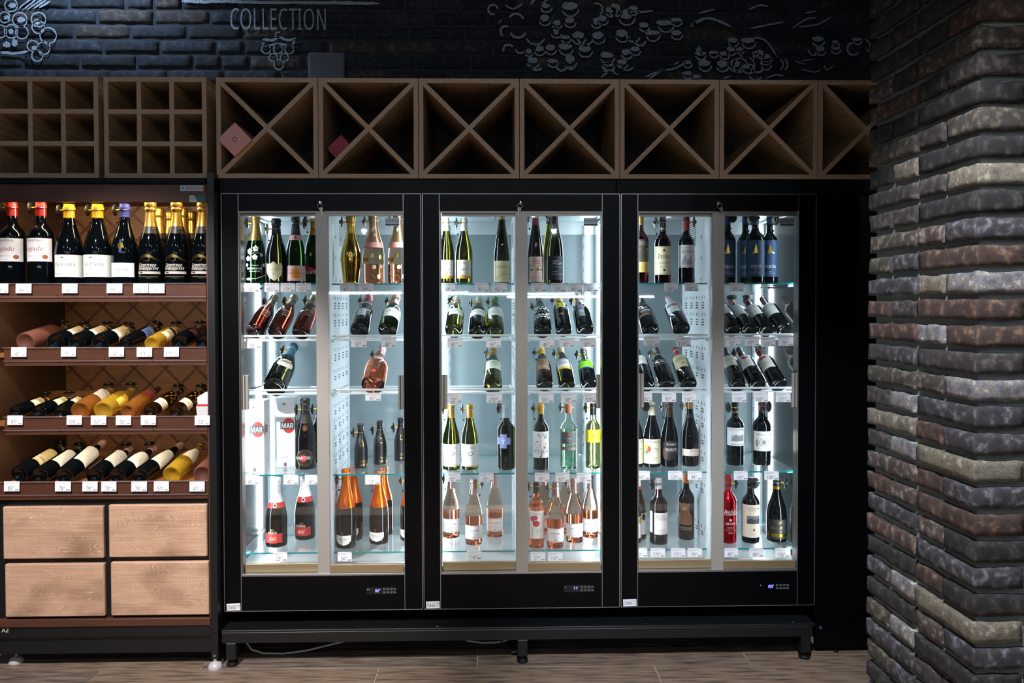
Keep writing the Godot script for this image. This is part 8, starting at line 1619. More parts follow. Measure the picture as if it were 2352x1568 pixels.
	bottle("wine_bottle", "blue-label bottle with gold star standing back left in the cluster", "bottles on the top shelf of the right cooler", "bordeaux", Vector3(1.101, 1.691, -0.27), 0.0393, 0.3263, "dark", [[0.8787, 1, "#1d4a72"]], -0.341, [["L", 0, 0.1196, 0.1041, 0.177, "#123a5c"], ["p", 0, 0, [[0.0035, 0.1912], [0.0123, 0.1556], [0.0271, 0.1414], [0.0035, 0.1458], [-0.0228, 0.1378], [-0.0052, 0.1565]], "*c9a64a"], ["p", 0, 0, [[-0.0043, 0.189], [-0.0009, 0.1801], [-0.0069, 0.1601], [-0.0179, 0.1489], [-0.0132, 0.1623]], "#0a1a2a"], ["t", 0.0054, 0.0809, "PORTIA", 0.0505, 0.0124, 1, "#d8dce0"], ["t", 0.0035, 0.0702, "PRIMA", 0.0148, 0.004, 1, "*c9a64a"], ["t", 0.0035, 0.0556, "2016", 0.0131, 0.0044, 1, "#c8ccd0"], ["t", 0.0026, 0.0476, "RIBERA DEL DUERO", 0.0458, 0.0036, 1, "#b8bcc0"]], [], [20, 0.94], 0, "bottle")
	bottle("wine_bottle", "blue-label bottle with gold star standing foremost in the cluster", "bottles on the top shelf of the right cooler", "bordeaux", Vector3(1.098, 1.691, -0.13), 0.0421, 0.3255, "dark", [[0.829, 1, "#1d4a72"]], -0.353, [["L", 0, 0.1126, 0.1116, 0.1665, "#123a5c"], ["p", 0, 0, [[0.0033, 0.1799], [0.0118, 0.1464], [0.0256, 0.1331], [0.0033, 0.1372], [-0.0217, 0.1297], [-0.005, 0.1473]], "*c9a64a"], ["p", 0, 0, [[-0.0042, 0.1778], [-0.0008, 0.1695], [-0.0067, 0.1506], [-0.0171, 0.1402], [-0.0126, 0.1527]], "#0a1a2a"], ["t", 0.0049, 0.0762, "PORTIA", 0.0476, 0.0117, 1, "#d8dce0"], ["t", 0.0034, 0.0661, "PRIMA", 0.0142, 0.0038, 1, "*c9a64a"], ["t", 0.0034, 0.0523, "2016", 0.0125, 0.0042, 1, "#c8ccd0"], ["t", 0.0024, 0.0448, "RIBERA DEL DUERO", 0.0434, 0.0033, 1, "#b8bcc0"]], [], [-25, 0.94], 0, "bottle")
	bottle("wine_bottle", "blue-label bottle with gold star at the right of the cluster", "bottles on the top shelf of the right cooler", "bordeaux", Vector3(1.193, 1.691, -0.2), 0.0385, 0.3177, "dark", [[0.8811, 1, "#1d4a72"]], -0.37, [["L", 0, 0.1168, 0.1021, 0.1727, "#123a5c"], ["p", 0, 0, [[0.0034, 0.1866], [0.0121, 0.1519], [0.0266, 0.138], [0.0034, 0.1424], [-0.0224, 0.1345], [-0.0051, 0.1528]], "*c9a64a"], ["p", 0, 0, [[-0.0042, 0.1845], [-0.0008, 0.1758], [-0.0068, 0.1563], [-0.0175, 0.1454], [-0.0129, 0.1584]], "#0a1a2a"], ["t", 0.0053, 0.079, "PORTIA", 0.0495, 0.0122, 1, "#d8dce0"], ["t", 0.0035, 0.0686, "PRIMA", 0.0145, 0.0039, 1, "*c9a64a"], ["t", 0.0034, 0.0543, "2016", 0.0128, 0.0043, 1, "#c8ccd0"], ["t", 0.0025, 0.0464, "RIBERA DEL DUERO", 0.0449, 0.0035, 1, "#b8bcc0"]], [], [20, 0.94], 0, "bottle")
	bottle("wine_bottle", "black bottle with white lettering lying against the right cooler left stile", "bottles lying on the second shelf of the right cooler", "burgundy", Vector3(0.602, 1.473, -0.105), 0.0401, 0.2965, "dark", [[0.82, 1, "#14161a"]], -0.361, [["t", 0.004, 0.1393, "ZONIN", 0.0321, 0.0133, 1, "#c9ccd0"], ["t", 0.004, 0.1156, "AMARONE", 0.0481, 0.0148, 1, "#d9dcde"], ["t", 0.004, 0.1023, "DELLA VALPOLICELLA", 0.0401, 0.0059, 1, "#a9acae"], ["L", 0.002, 0.083, 0.0681, 0.0237, "#3a2c20"], ["d", 0, 0.083, 0.024, 0.006, "#5a4428"]], [31.5, 1], [-80, 0.9], 0, "bottle")
	bottle("wine_bottle", "silver-capped bottle with white label of four small blocks, second shelf", "bottles lying on the second shelf of the right cooler", "bordeaux", Vector3(0.746, 1.477, -0.105), 0.0411, 0.3332, "dark", [[0.78, 1, "#b9b2b4"], [0.94, 1, "#8a8486"]], -0.448, [["L", 0.001, 0.1632, 0.0638, 0.1133, "#c2ccd0"], ["t", 0.0021, 0.2066, "Alion", 0.0288, 0.0117, 1, "#3a3e44"], ["r", -0.0123, 0.1749, 0.0247, 0.0233, "#6a6a58"], ["r", 0.0154, 0.1749, 0.0267, 0.0233, "#9a5028"], ["t", 0.0041, 0.1399, "Rioja", 0.0206, 0.01, 1, 0.3, "#4a4e54"], ["t", 0, 0.1199, "ALION", 0.0206, 0.0067, 1, "#6a6e74"]], [27, 2], null, 0, "bottle")
	bottle("wine_bottle", "dark bottle lying half hidden behind the right meeting stile", "bottles lying on the second shelf of the right cooler", "bordeaux", Vector3(0.984, 1.474, -0.105), 0.0391, 0.317, "dark", [[0.8, 1, "#14161a"]], -0.505, [["L", 0, 0.1426, 0.0626, 0.0951, "#a9b0b4"]], [26.5, 4], null, 0, "bottle")
	bottle("wine_bottle", "bottle with grey marbled label and pink cap, first of three, second shelf", "bottles lying on the second shelf of the right cooler", "bordeaux", Vector3(1.065, 1.472, -0.105), 0.0396, 0.3205, "dark", [[0.78, 1, "#a88a8c"]], -0.641, [["L", 0, 0.149, 0.0673, 0.1058, "#b9bcbe"], ["t", 0.004, 0.1795, "SEI", 0.0316, 0.0144, 1, "#3a3c40"], ["t", 0.002, 0.1602, "RIBERA DEL DUERO", 0.0277, 0.0048, 1, "#6a6c70"], ["l", 0, 0, [[-0.0237, 0.1346], [-0.0079, 0.1442], [0.0079, 0.1346], [0.0277, 0.141]], 0.0008, "#9a9e9c"], ["l", 0, 0, [[-0.0237, 0.1186], [0, 0.1282], [0.0237, 0.1186]], 0.0008, "#9a9e9c"]], [25.5, 1], [-10, 0.9], 0, "bottle")
	bottle("wine_bottle", "bottle with white label and dark red cap, second of three, second shelf", "bottles lying on the second shelf of the right cooler", "bordeaux", Vector3(1.144, 1.472, -0.105), 0.0396, 0.3207, "dark", [[0.78, 1, "#5a2430"]], -0.664, [["L", 0, 0.1491, 0.0673, 0.1058, "#d2d4d4"], ["t", 0.004, 0.1796, "RODA", 0.0392, 0.0144, 1, "#3a3c40"], ["t", 0.002, 0.1603, "RIBERA DEL DUERO", 0.0277, 0.0048, 1, "#6a6c70"], ["l", 0, 0, [[-0.0238, 0.1347], [-0.0079, 0.1443], [0.0079, 0.1347], [0.0277, 0.1411]], 0.0008, "#9a9e9c"], ["l", 0, 0, [[-0.0238, 0.1186], [0, 0.1283], [0.0238, 0.1186]], 0.0008, "#9a9e9c"]], [26, 1], [-10, 0.9], 0, "bottle")
	bottle("wine_bottle", "bottle with white label of faint hills, third of three, second shelf", "bottles lying on the second shelf of the right cooler", "bordeaux", Vector3(1.221, 1.473, -0.105), 0.0396, 0.3208, "dark", [[0.78, 1, "#5a1c24"]], -0.645, [["L", 0, 0.1492, 0.0673, 0.1059, "#cdd0ce"], ["t", 0.004, 0.1797, "CORIMBO", 0.0597, 0.0144, 1, "#3a3c40"], ["t", 0.002, 0.1604, "RIBERA DEL DUERO", 0.0277, 0.0048, 1, "#6a6c70"], ["l", 0, 0, [[-0.0238, 0.1347], [-0.0079, 0.1444], [0.0079, 0.1347], [0.0277, 0.1412]], 0.0008, "#9a9e9c"], ["l", 0, 0, [[-0.0238, 0.1187], [0, 0.1283], [0.0238, 0.1187]], 0.0008, "#9a9e9c"]], [27.5, 2], null, 0, "bottle")
	bottle("wine_bottle", "bottle with white label half hidden behind the right cooler handle", "bottles lying on the third shelf of the right cooler", "bordeaux", Vector3(0.585, 1.218, -0.105), 0.0391, 0.3166, "dark", [[0.8, 1, "#14161a"]], -0.316, [["L", 0.001, 0.1678, 0.0684, 0.0823, "#cfd2d2"], ["d", 0.0156, 0.1931, 0.0047, 0.0023, "#6a6e72"], ["t", 0.0078, 0.1646, "BOTTEGA", 0.0352, 0.0095, 1, "#4a4e54"]], [28, 2], null, 0, "bottle")
	bottle("wine_bottle", "black bottle with small gold emblem lying beside the red-capped one", "bottles lying on the third shelf of the right cooler", "burgundy", Vector3(0.679, 1.222, -0.105), 0.0391, 0.2894, "dark", [[0.8, 1, "#3a2a2a"], [0.74, 0.78, "#b9a27a"]], -0.367, [["d", 0.0117, 0.1331, 0.0117, 0.0086, "#a8a678"], ["d", 0.0117, 0.1331, 0.0078, 0.0055, "#6a6c3a"], ["t", 0, 0.1505, "POLIZIANO", 0.043, 0.0101, 1, "#c9ccc8"], ["t", 0, 0.11, "ASINONE", 0.043, 0.0116, 1, "#5a3a34"], ["o", 0, 0.1331, 0.0372, 0.0196, 0.0016, "#8a9088"]], [30.5, 1], [-88, 0.88], 0, "bottle")
	bottle("wine_bottle", "red-capped bottle with yellowed landscape label lying left of the duct", "bottles lying on the third shelf of the right cooler", "bordeaux", Vector3(0.779, 1.221, -0.105), 0.0402, 0.3253, "dark", [[0.76, 1, "#8a1a26"], [0.9, 0.93, "#b9b2b4"]], -0.39, [["L", 0, 0.1578, 0.0683, 0.1204, "#c9c49a"], ["t", 0, 0.2049, "TIGNANELLO", 0.0482, 0.0163, 1, "#3a3c30"], ["d", 0, 0.1692, 0.0241, 0.012, "#9aa070"], ["d", 0.012, 0.1301, 0.0096, 0.004, "#9a4a34"], ["d", -0.008, 0.1496, 0.0161, 0.008, "#b0b084"], ["l", 0, 0, [[-0.0241, 0.1139], [0.0241, 0.1204]], 0.0008, "#7a7654"]], [26.5, 3], null, 0, "bottle")
	bottle("wine_bottle", "bottle with cream script label lying right of the meeting stile", "bottles lying on the third shelf of the right cooler", "bordeaux", Vector3(1.008, 1.216, -0.105), 0.0392, 0.3174, "dark", [[0.8, 1, "#14161a"]], -0.363, [["L", 0, 0.1619, 0.0666, 0.0952, "#c6c2b0"], ["t", 0.0039, 0.1809, "Quinta de", 0.0353, 0.0111, 1, 0.25, "#3a3a34"], ["t", 0.0039, 0.1651, "Monfalletto", 0.0392, 0.0111, 1, 0.25, "#3a3a34"], ["t", 0.0098, 0.1302, "Cannubi", 0.0196, 0.0095, 1, 0.2, "#a86a3a"], ["d", 0, 0.1968, 0.0047, 0.0024, "#b5a04a"]], [28, 7], null, 0, "bottle")
	bottle("wine_bottle", "bottle with a red dragon on white label lying in third shelf middle", "bottles lying on the third shelf of the right cooler", "bordeaux", Vector3(1.103, 1.218, -0.105), 0.0396, 0.321, "dark", [[0.78, 1, "#15161a"]], -0.542, [["L", 0, 0.1589, 0.0674, 0.1059, "#d4d4d2"], ["p", 0, 0, [[-0.0139, 0.1926], [0.002, 0.2022], [0.0079, 0.1862], [0.0238, 0.1894], [0.0159, 0.1765], [0.004, 0.1701], [-0.004, 0.1733], [-0.0099, 0.183]], "#b3262e"], ["t", 0.0079, 0.1541, "SETTE", 0.0238, 0.008, 1, "#6a6c70"], ["r", -0.0079, 0.1297, 0.0317, 0.0026, "#a9aaa8"]], [27.5, 2], [-88, 0.88], 0, "bottle")
	bottle("wine_bottle", "red-capped bottle with a red crown on its label, third shelf", "bottles lying on the third shelf of the right cooler", "bordeaux", Vector3(1.201, 1.217, -0.105), 0.0403, 0.3262, "dark", [[0.78, 1, "#8a1420"]], -0.584, [["L", 0, 0.1566, 0.0685, 0.1174, "#cfcfc4"], ["p", 0, 0, [[-0.0181, 0.1794], [-0.0201, 0.2055], [-0.0121, 0.1957], [-0.0081, 0.212], [-0.0008, 0.1957], [0.006, 0.212], [0.0101, 0.1957], [0.0181, 0.2055], [0.0161, 0.1794]], "#b01c24"], ["t", 0.002, 0.1403, "TAPAUS", 0.0322, 0.0114, 1, "#8a8c84"]], [27, 2], [-10, 0.9], 0, "bottle")
	bottle("wine_bottle", "bottle with cream crest label cut off by the right cooler left stile", "bottles on the fourth shelf of the right cooler", "burgundy", Vector3(0.549, 0.823, -0.203), 0.0413, 0.302, "dark", [[0.8082, 1, "#c9c4a8"]], -0.201, [["L", -0.0019, 0.0753, 0.1115, 0.1158, "#d9d2b8"], ["t", 0.0096, 0.1212, "BARBARESCO", 0.0918, 0.0108, 1, "#4a4234"], ["r", -0.0234, 0.0827, 0.0298, 0.043, "#d6c44a"], ["d", -0.0129, 0.0869, 0.0085, 0.0141, "#b8342c"], ["d", -0.0248, 0.0724, 0.0068, 0.0083, "#3a6aa8"], ["t", 0.0233, 0.0889, "Pora", 0.0234, 0.0099, 1, "#4a4234"], ["t", 0.022, 0.0745, "2014", 0.0199, 0.0041, 1, "#6a6250"], ["t", 0, 0.0463, "PRODUTTORI DEL BARBARESCO", 0.0726, 0.0037, 1, "#3a4a5a"], ["l", 0, 0, [[-0.0274, 0.0364], [0.0223, 0.0364]], 0.0013, "#8a8270"]], [], null, 0, "bottle")
	bottle("wine_bottle", "white-capped bottle with cream label and colourful crest, fully visible", "bottles on the fourth shelf of the right cooler", "burgundy", Vector3(0.631, 0.823, -0.201), 0.0413, 0.3019, "dark", [[0.8082, 1, "#c9c4a8"]], -0.224, [["L", -0.0019, 0.0753, 0.1115, 0.1158, "#d9d2b8"], ["t", 0.0096, 0.1212, "BARBARESCO", 0.0918, 0.0108, 1, "#4a4234"], ["r", -0.0234, 0.0827, 0.0298, 0.043, "#d6c44a"], ["d", -0.0129, 0.0868, 0.0085, 0.0141, "#b8342c"], ["d", -0.0248, 0.0724, 0.0068, 0.0083, "#3a6aa8"], ["t", 0.0233, 0.0889, "Pora", 0.0234, 0.0099, 1, "#4a4234"], ["t", 0.022, 0.0744, "2014", 0.0199, 0.0041, 1, "#6a6250"], ["t", 0, 0.0463, "PRODUTTORI DEL BARBARESCO", 0.0725, 0.0037, 1, "#3a4a5a"], ["l", 0, 0, [[-0.0274, 0.0364], [0.0223, 0.0364]], 0.0013, "#8a8270"]], [], [-60, 0.95], 0, "bottle")
	bottle("wine_bottle", "black bottle with black shield label and white lettering, fourth shelf", "bottles on the fourth shelf of the right cooler", "burgundy", Vector3(0.716, 0.823, -0.208), 0.0414, 0.3027, "dark", [[0.774, 1, "#3a2620"]], -0.246, [["P", 0, 0, [[-0.0357, 0.1161], [-0.0094, 0.1223], [0.0077, 0.1273], [0.032, 0.1223], [0.0579, 0.1161], [0.0578, 0.0643], [0.0264, 0.0394], [-0.0094, 0.0311], [-0.0286, 0.0435], [-0.0357, 0.0643]], "#14161c"], ["d", -0.0185, 0.0643, 0.0136, 0.029, "#4a3a2c"], ["t", 0.0108, 0.1078, "ZONIN", 0.0485, 0.0091, 1, "#d4d6da"], ["t", 0.0099, 0.0842, "AMARONE", 0.0557, 0.0108, 1, "#d9dbde"], ["t", 0.0095, 0.0742, "DELLA VALPOLICELLA", 0.0512, 0.0041, 1, "#a9acb0"], ["d", 0.009, 0.1202, 0.0144, 0.005, "*8a6a3a"]], [], [-90, 0.93], 0, "bottle")
	bottle("wine_bottle", "black burgundy bottle with narrow white strip label beside the duct", "bottles on the fourth shelf of the right cooler", "burgundy", Vector3(0.816, 0.823, -0.214), 0.0415, 0.3034, "dark", [[0.8904, 1, "*a8845a"], [0.7534, 0.8082, "#3a2c28"]], -0.272, [["L", 0.007, 0.0669, 0.102, 0.0324, "#d0ccc0"], ["t", 0.026, 0.0748, "Amarone", 0.0504, 0.0091, 1, "#3a3430"], ["t", 0.0244, 0.0657, "DELLA VALPOLICELLA", 0.0488, 0.0037, 1, "#a86a2a"], ["t", 0.0244, 0.0574, "Conte Campagna", 0.0488, 0.0058, 1, 0.25, "#4a4440"], ["d", 0.0194, 0.0873, 0.0094, 0.0037, "*a8843a"], ["o", 0.0234, 0.0457, 0.0111, 0.0058, 0.0017, "*a8843a"]], [], [-95, 0.94], 0, "bottle")
	bottle("wine_bottle", "black-capped bottle with white chateau label right of the meeting stile", "bottles on the fourth shelf of the right cooler", "bordeaux", Vector3(1.039, 0.823, -0.227), 0.0411, 0.3051, "dark", [[0.8151, 1, "#14130f"], [0.8151, 0.8425, "*b0803a"]], -0.329, [["L", 0.0068, 0.1381, 0.1012, 0.0857, "#d0d4d6"], ["t", 0.0082, 0.1713, "CHATEAU DE LAMARQUE", 0.0835, 0.0109, 1, "#3a3e44"], ["r", 0.0145, 0.1316, 0.0663, 0.0293, "#a4a9ad"], ["p", 0, 0, [[-0.0196, 0.117], [-0.0073, 0.14], [0.0056, 0.1504], [0.0167, 0.14], [0.039, 0.1504], [0.0456, 0.117]], "#7a8086"], ["t", 0.0145, 0.1024, "Marquis d Evry", 0.0663, 0.0084, 1, 0.25, "#3a3e44"], ["d", 0.0078, 0.2716, 0.0068, 0.0092, "*b0803a"]], [], [-80, 0.9], 0, "bottle")
	tax_strip(bottle("wine_bottle", "bottle with pale crest label standing in front of the light strip", "bottles on the fourth shelf of the right cooler", "bordeaux", Vector3(1.165, 0.823, -0.219), 0.0417, 0.3054, "dark", [[0.8224, 1, "#4a2c34"]], -0.361, [["L", 0.0074, 0.1178, 0.1014, 0.0939, "#c9ccc4"], ["t", 0.0134, 0.1502, "CLOS LA GAFFELIERE", 0.0788, 0.0083, 1, "#2c3034"], ["o", 0.0121, 0.1126, 0.0222, 0.0192, 0.0021, "#6a7074"], ["s", 0.0121, 0.1126, 0.0145, 8, 0.6, "#7a8084"], ["d", -0.021, 0.1093, 0.006, 0.0184, "#7a807c"], ["t", 0.0101, 0.0809, "2015", 0.0133, 0.0042, 1, "#8a8e8c"]], [], [40, 0.92], 0, "bottle"), 0.2596, 0.2993, -1.061, "bordeaux", 0.0417, 0.3054)
	bottle("wine_bottle", "dark bottle with white label and gold medal at back behind the stile", "bottles on the bottom shelf of the right cooler", "burgundy", Vector3(0.571, 0.467, -0.238), 0.0422, 0.301, "dark", [[0.8421, 1, "#d0c9ba"], [0.797, 0.8421, "#a82a34"]], -0.205, [["L", 0.0087, 0.0781, 0.1006, 0.1019, "#b9bcbc"], ["d", 0.0308, 0.1109, 0.0122, 0.0163, "*b8983a"]], [], null, 0, "bottle")
	bottle("wine_bottle", "dark bottle with white label cut off by the stile, front left", "bottles on the bottom shelf of the right cooler", "burgundy", Vector3(0.534, 0.467, -0.181), 0.0427, 0.3096, "dark", [[0.8129, 1, "#d0c9ba"]], -0.198, [["L", 0.0075, 0.0768, 0.1043, 0.1002, "#b9bcbc"], ["d", 0.0428, 0.1091, 0.012, 0.016, "*b8983a"]], [], null, 0, "bottle")
	tax_strip(bottle("wine_bottle", "dark bottle with large white square label and grey cap, bottom shelf", "bottles on the bottom shelf of the right cooler", "bordeaux", Vector3(0.655, 0.467, -0.162), 0.0414, 0.3038, "dark", [[0.8467, 1, "#a8a8ac"]], -0.233, [["L", -0.0428, 0.1053, 0.0228, 0.0998, "#c9cccc"], ["L", 0.0175, 0.1004, 0.0773, 0.1007, "#d4d6d2"], ["t", 0.0095, 0.1344, "RIDGE", 0.0413, 0.0124, 1, "#2c2e2c"], ["t", 0.0216, 0.1211, "LYTTON SPRINGS", 0.0693, 0.0106, 1, "#2c2e2c"], ["t", 0.018, 0.071, "ZINFANDEL 75", 0.0423, 0.0035, 0, "#4a4c4a"], ["t", 0.0166, 0.0634, "SONOMA COUNTY", 0.0536, 0.0035, 0, "#4a4c4a"], ["t", 0.0166, 0.0563, "RIDGE VINEYARDS", 0.0536, 0.0035, 0, "#4a4c4a"]], [], [-75, 0.92], 0, "bottle"), 0.2187, 0.2734, -0.533, "bordeaux", 0.0414, 0.3038)
	bottle("wine_bottle", "copper-capped dark bottle with a brown bear print, bottom shelf", "bottles on the bottom shelf of the right cooler", "bordeaux", Vector3(0.803, 0.467, -0.228), 0.0389, 0.3203, "dark", [[0.8369, 1, "*b5683a"]], -0.268, [["d", -0.008, 0.1545, 0.0234, 0.025, "#5c3a24"], ["d", -0.0288, 0.1727, 0.008, 0.0086, "#5c3a24"], ["d", 0.0124, 0.1704, 0.0075, 0.0082, "#5c3a24"], ["p", 0, 0, [[-0.0263, 0.1477], [0.0134, 0.1477], [0.0269, 0.1113], [0.0301, 0.075], [-0.0428, 0.075], [-0.039, 0.1113]], "#5c3a24"], ["d", -0.0095, 0.1545, 0.0084, 0.0091, "#8a6a50"], ["d", -0.0095, 0.1577, 0.0037, 0.0032, "#1a1210"], ["d", -0.0185, 0.1649, 0.0023, 0.0023, "#15100c"], ["d", 0.0009, 0.1649, 0.0023, 0.0023, "#15100c"], ["t", -0.0025, 0.0604, "HERITAGE", 0.0578, 0.0073, 1, "#a8865c"], ["t", -0.0013, 0.0513, "RUSSIAN RIVER VALLEY", 0.0564, 0.0041, 1, "#a89a88"], ["l", 0, 0, [[-0.0263, 0.134], [-0.0328, 0.0931]], 0.0019, "#7a5236"], ["l", 0, 0, [[0.0109, 0.134], [0.0212, 0.0931]], 0.0019, "#7a5236"]], [], null, 0, "bottle")
	bottle("wine_bottle", "glossy red metallic bottle standing right of the right meeting stile", "bottles on the bottom shelf of the right cooler", "bordeaux", Vector3(0.988, 0.467, -0.171), 0.0383, 0.3177, "red_metal", [[0.7746, 1, "#8a1420"]], -0.321, [["t", 0.015, 0.1477, "Penfolds", 0.065, 0.0269, 1, 0.3, "#d9cfd0"], ["t", 0.0134, 0.0949, "MAX'S", 0.0484, 0.009, 1, "#d9cfd0"], ["s", 0.0117, 0.1119, 0.0083, 8, 0.5, "#c9b4b6"], ["t", 0.01, 0.0783, "SHIRAZ", 0.0273, 0.004, 1, "#c9a4a8"], ["t", 0.0101, 0.0716, "CABERNET", 0.0294, 0.004, 1, "#c9a4a8"], ["l", 0, 0, [[-0.0142, 0.0618], [0.0432, 0.0618]], 0.0014, "#b98a90"], ["t", 0.0122, 0.0515, "2016", 0.0207, 0.0063, 1, "#d9cfd0"]], [], [80, 0.87], 0, "bottle")
	bottle("wine_bottle", "black-capped bottle with tall cream label and dark landscape vignette", "bottles on the bottom shelf of the right cooler", "bordeaux", Vector3(1.095, 0.467, -0.17), 0.0409, 0.3042, "dark", [[0.8284, 1, "#15161c"], [0.8475, 0.8622, "*a8843a"]], -0.348, [["L", 0.0038, 0.1059, 0.0978, 0.1539, "#cfc6b4"], ["t", 0.0145, 0.1659, "COTO DE IMAZ", 0.0705, 0.0089, 1, "#4a4238"], ["t", 0.0076, 0.1561, "Gran Reserva", 0.0339, 0.0045, 1, "#6a6254"], ["r", 0.0165, 0.1126, 0.0663, 0.0379, "#6a6c70"], ["p", 0, 0, [[-0.0166, 0.0937], [-0.0166, 0.1115], [0.0023, 0.1204], [0.0218, 0.1137], [0.0497, 0.1227], [0.0497, 0.0937]], "#3a3e44"], ["d", 0.0166, 0.066, 0.0051, 0.0067, "#8a5a3a"], ["t", 0.0136, 0.0437, "RIOJA", 0.03, 0.004, 1, "#6a6254"]], [], [10, 0.94], 0, "bottle")
	bottle("wine_bottle", "black burgundy bottle with black label and gold band, far right", "bottles on the bottom shelf of the right cooler", "burgundy", Vector3(1.226, 0.467, -0.186), 0.0464, 0.2917, "dark", [[0.8443, 1, "#14151a"], [0.8443, 0.8885, "*b8902a"]], -0.38, [["L", 0.0088, 0.063, 0.0909, 0.0922, "#12161c"], ["r", 0.0072, 0.035, 0.1087, 0.0147, "*b8982e"], ["t", 0.0102, 0.0971, "TORRES", 0.0371, 0.0071, 1, "*c9a64a"], ["s", 0.0117, 0.0891, 0.0065, 6, 0.5, "*c9a64a"], ["t", 0.0102, 0.0704, "Mas La Plana", 0.0757, 0.0134, 1, "*d0ae52"], ["t", 0.0115, 0.0521, "2013", 0.0203, 0.0067, 1, "*d0ae52"], ["t", 0.0096, 0.02, "CABERNET SAUVIGNON", 0.0554, 0.0036, 1, "*a88c3c"]], [], [60, 0.95], 0, "bottle")
	gift_carton(Vector3(-1.228, 0.8225, -0.17), 0.093, 0.33, "tall white carton with red disc in the front, left cooler", 0.0)
	gift_carton(Vector3(-1.117, 0.8225, -0.285), 0.095, 0.33, "tall white carton standing behind the front carton, left cooler", 0.0)

func gift_carton(at: Vector3, w: float, h: float, label: String, turn: float) -> void:
	var o := thing("gift_carton", label, "box", at, "white gift cartons in the left cooler")
	o.rotation.y = turn
	part("carton", boxm(Vector3(w, h, w), 0.001), plain("#d2d8da", 0.45), o, Vector3(0, h / 2, 0))
	var art := [["d", w * 0.46, 0.197, 0.029, 0.036, "#c0281e"], ["r", w * 0.18, 0.197, w * 0.64, 0.034, "#2a3a42"], ["t", w * 0.2, 0.197, "MAR", 0.05, 0.024, 0, "#e4e8ea"], ["t", -0.005, 0.045, "ASTI", 0.034, 0.009, 1, "#7a868c"], ["t", -0.005, 0.033, "ITALIA", 0.03, 0.006, 1, "#8a969c"], ["r", -0.006, 0.012, 0.005, 0.018, "#3a8ab0"], ["r", -0.001, 0.012, 0.005, 0.018, "#b8363a"], ["r", 0.004, 0.012, 0.005, 0.018, "#2a3a5a"], ["r", -0.006, 0.3, 0.007, 0.008, "#3a8ab0"], ["r", 0.001, 0.3, 0.007, 0.008, "#b8363a"], ["o", 0.0, 0.285, 0.011, 0.013, 0.001, "#a9b4b8"]]
	art[0][1] = w * 0.5 - 0.0295
	art[1][1] = 0.012
	art[1][3] = w - 0.028
	art[2][1] = 0.012
	art[2][4] = w - 0.04
	prints_flat(art, o, Vector3(0, 0, w / 2))
	prints_flat([["p", -w / 2, 0.197, [[0, -0.036], [0.008, -0.034], [0.016, -0.02], [0.018, 0], [0.016, 0.02], [0.008, 0.034], [0, 0.036]], "#a82a22"], ["r", -w / 2 + 0.026, 0.197, 0.052, 0.034, "#2a3a42"], ["t", -w / 2 + 0.026, 0.197, "TINI", 0.044, 0.024, 0, "#c4cacc"], ["t", 0.0, 0.05, "ASTI", 0.034, 0.009, 1, "#7a868c"]], o, Vector3(w / 2, 0, 0), Basis(Vector3.UP, PI / 2))

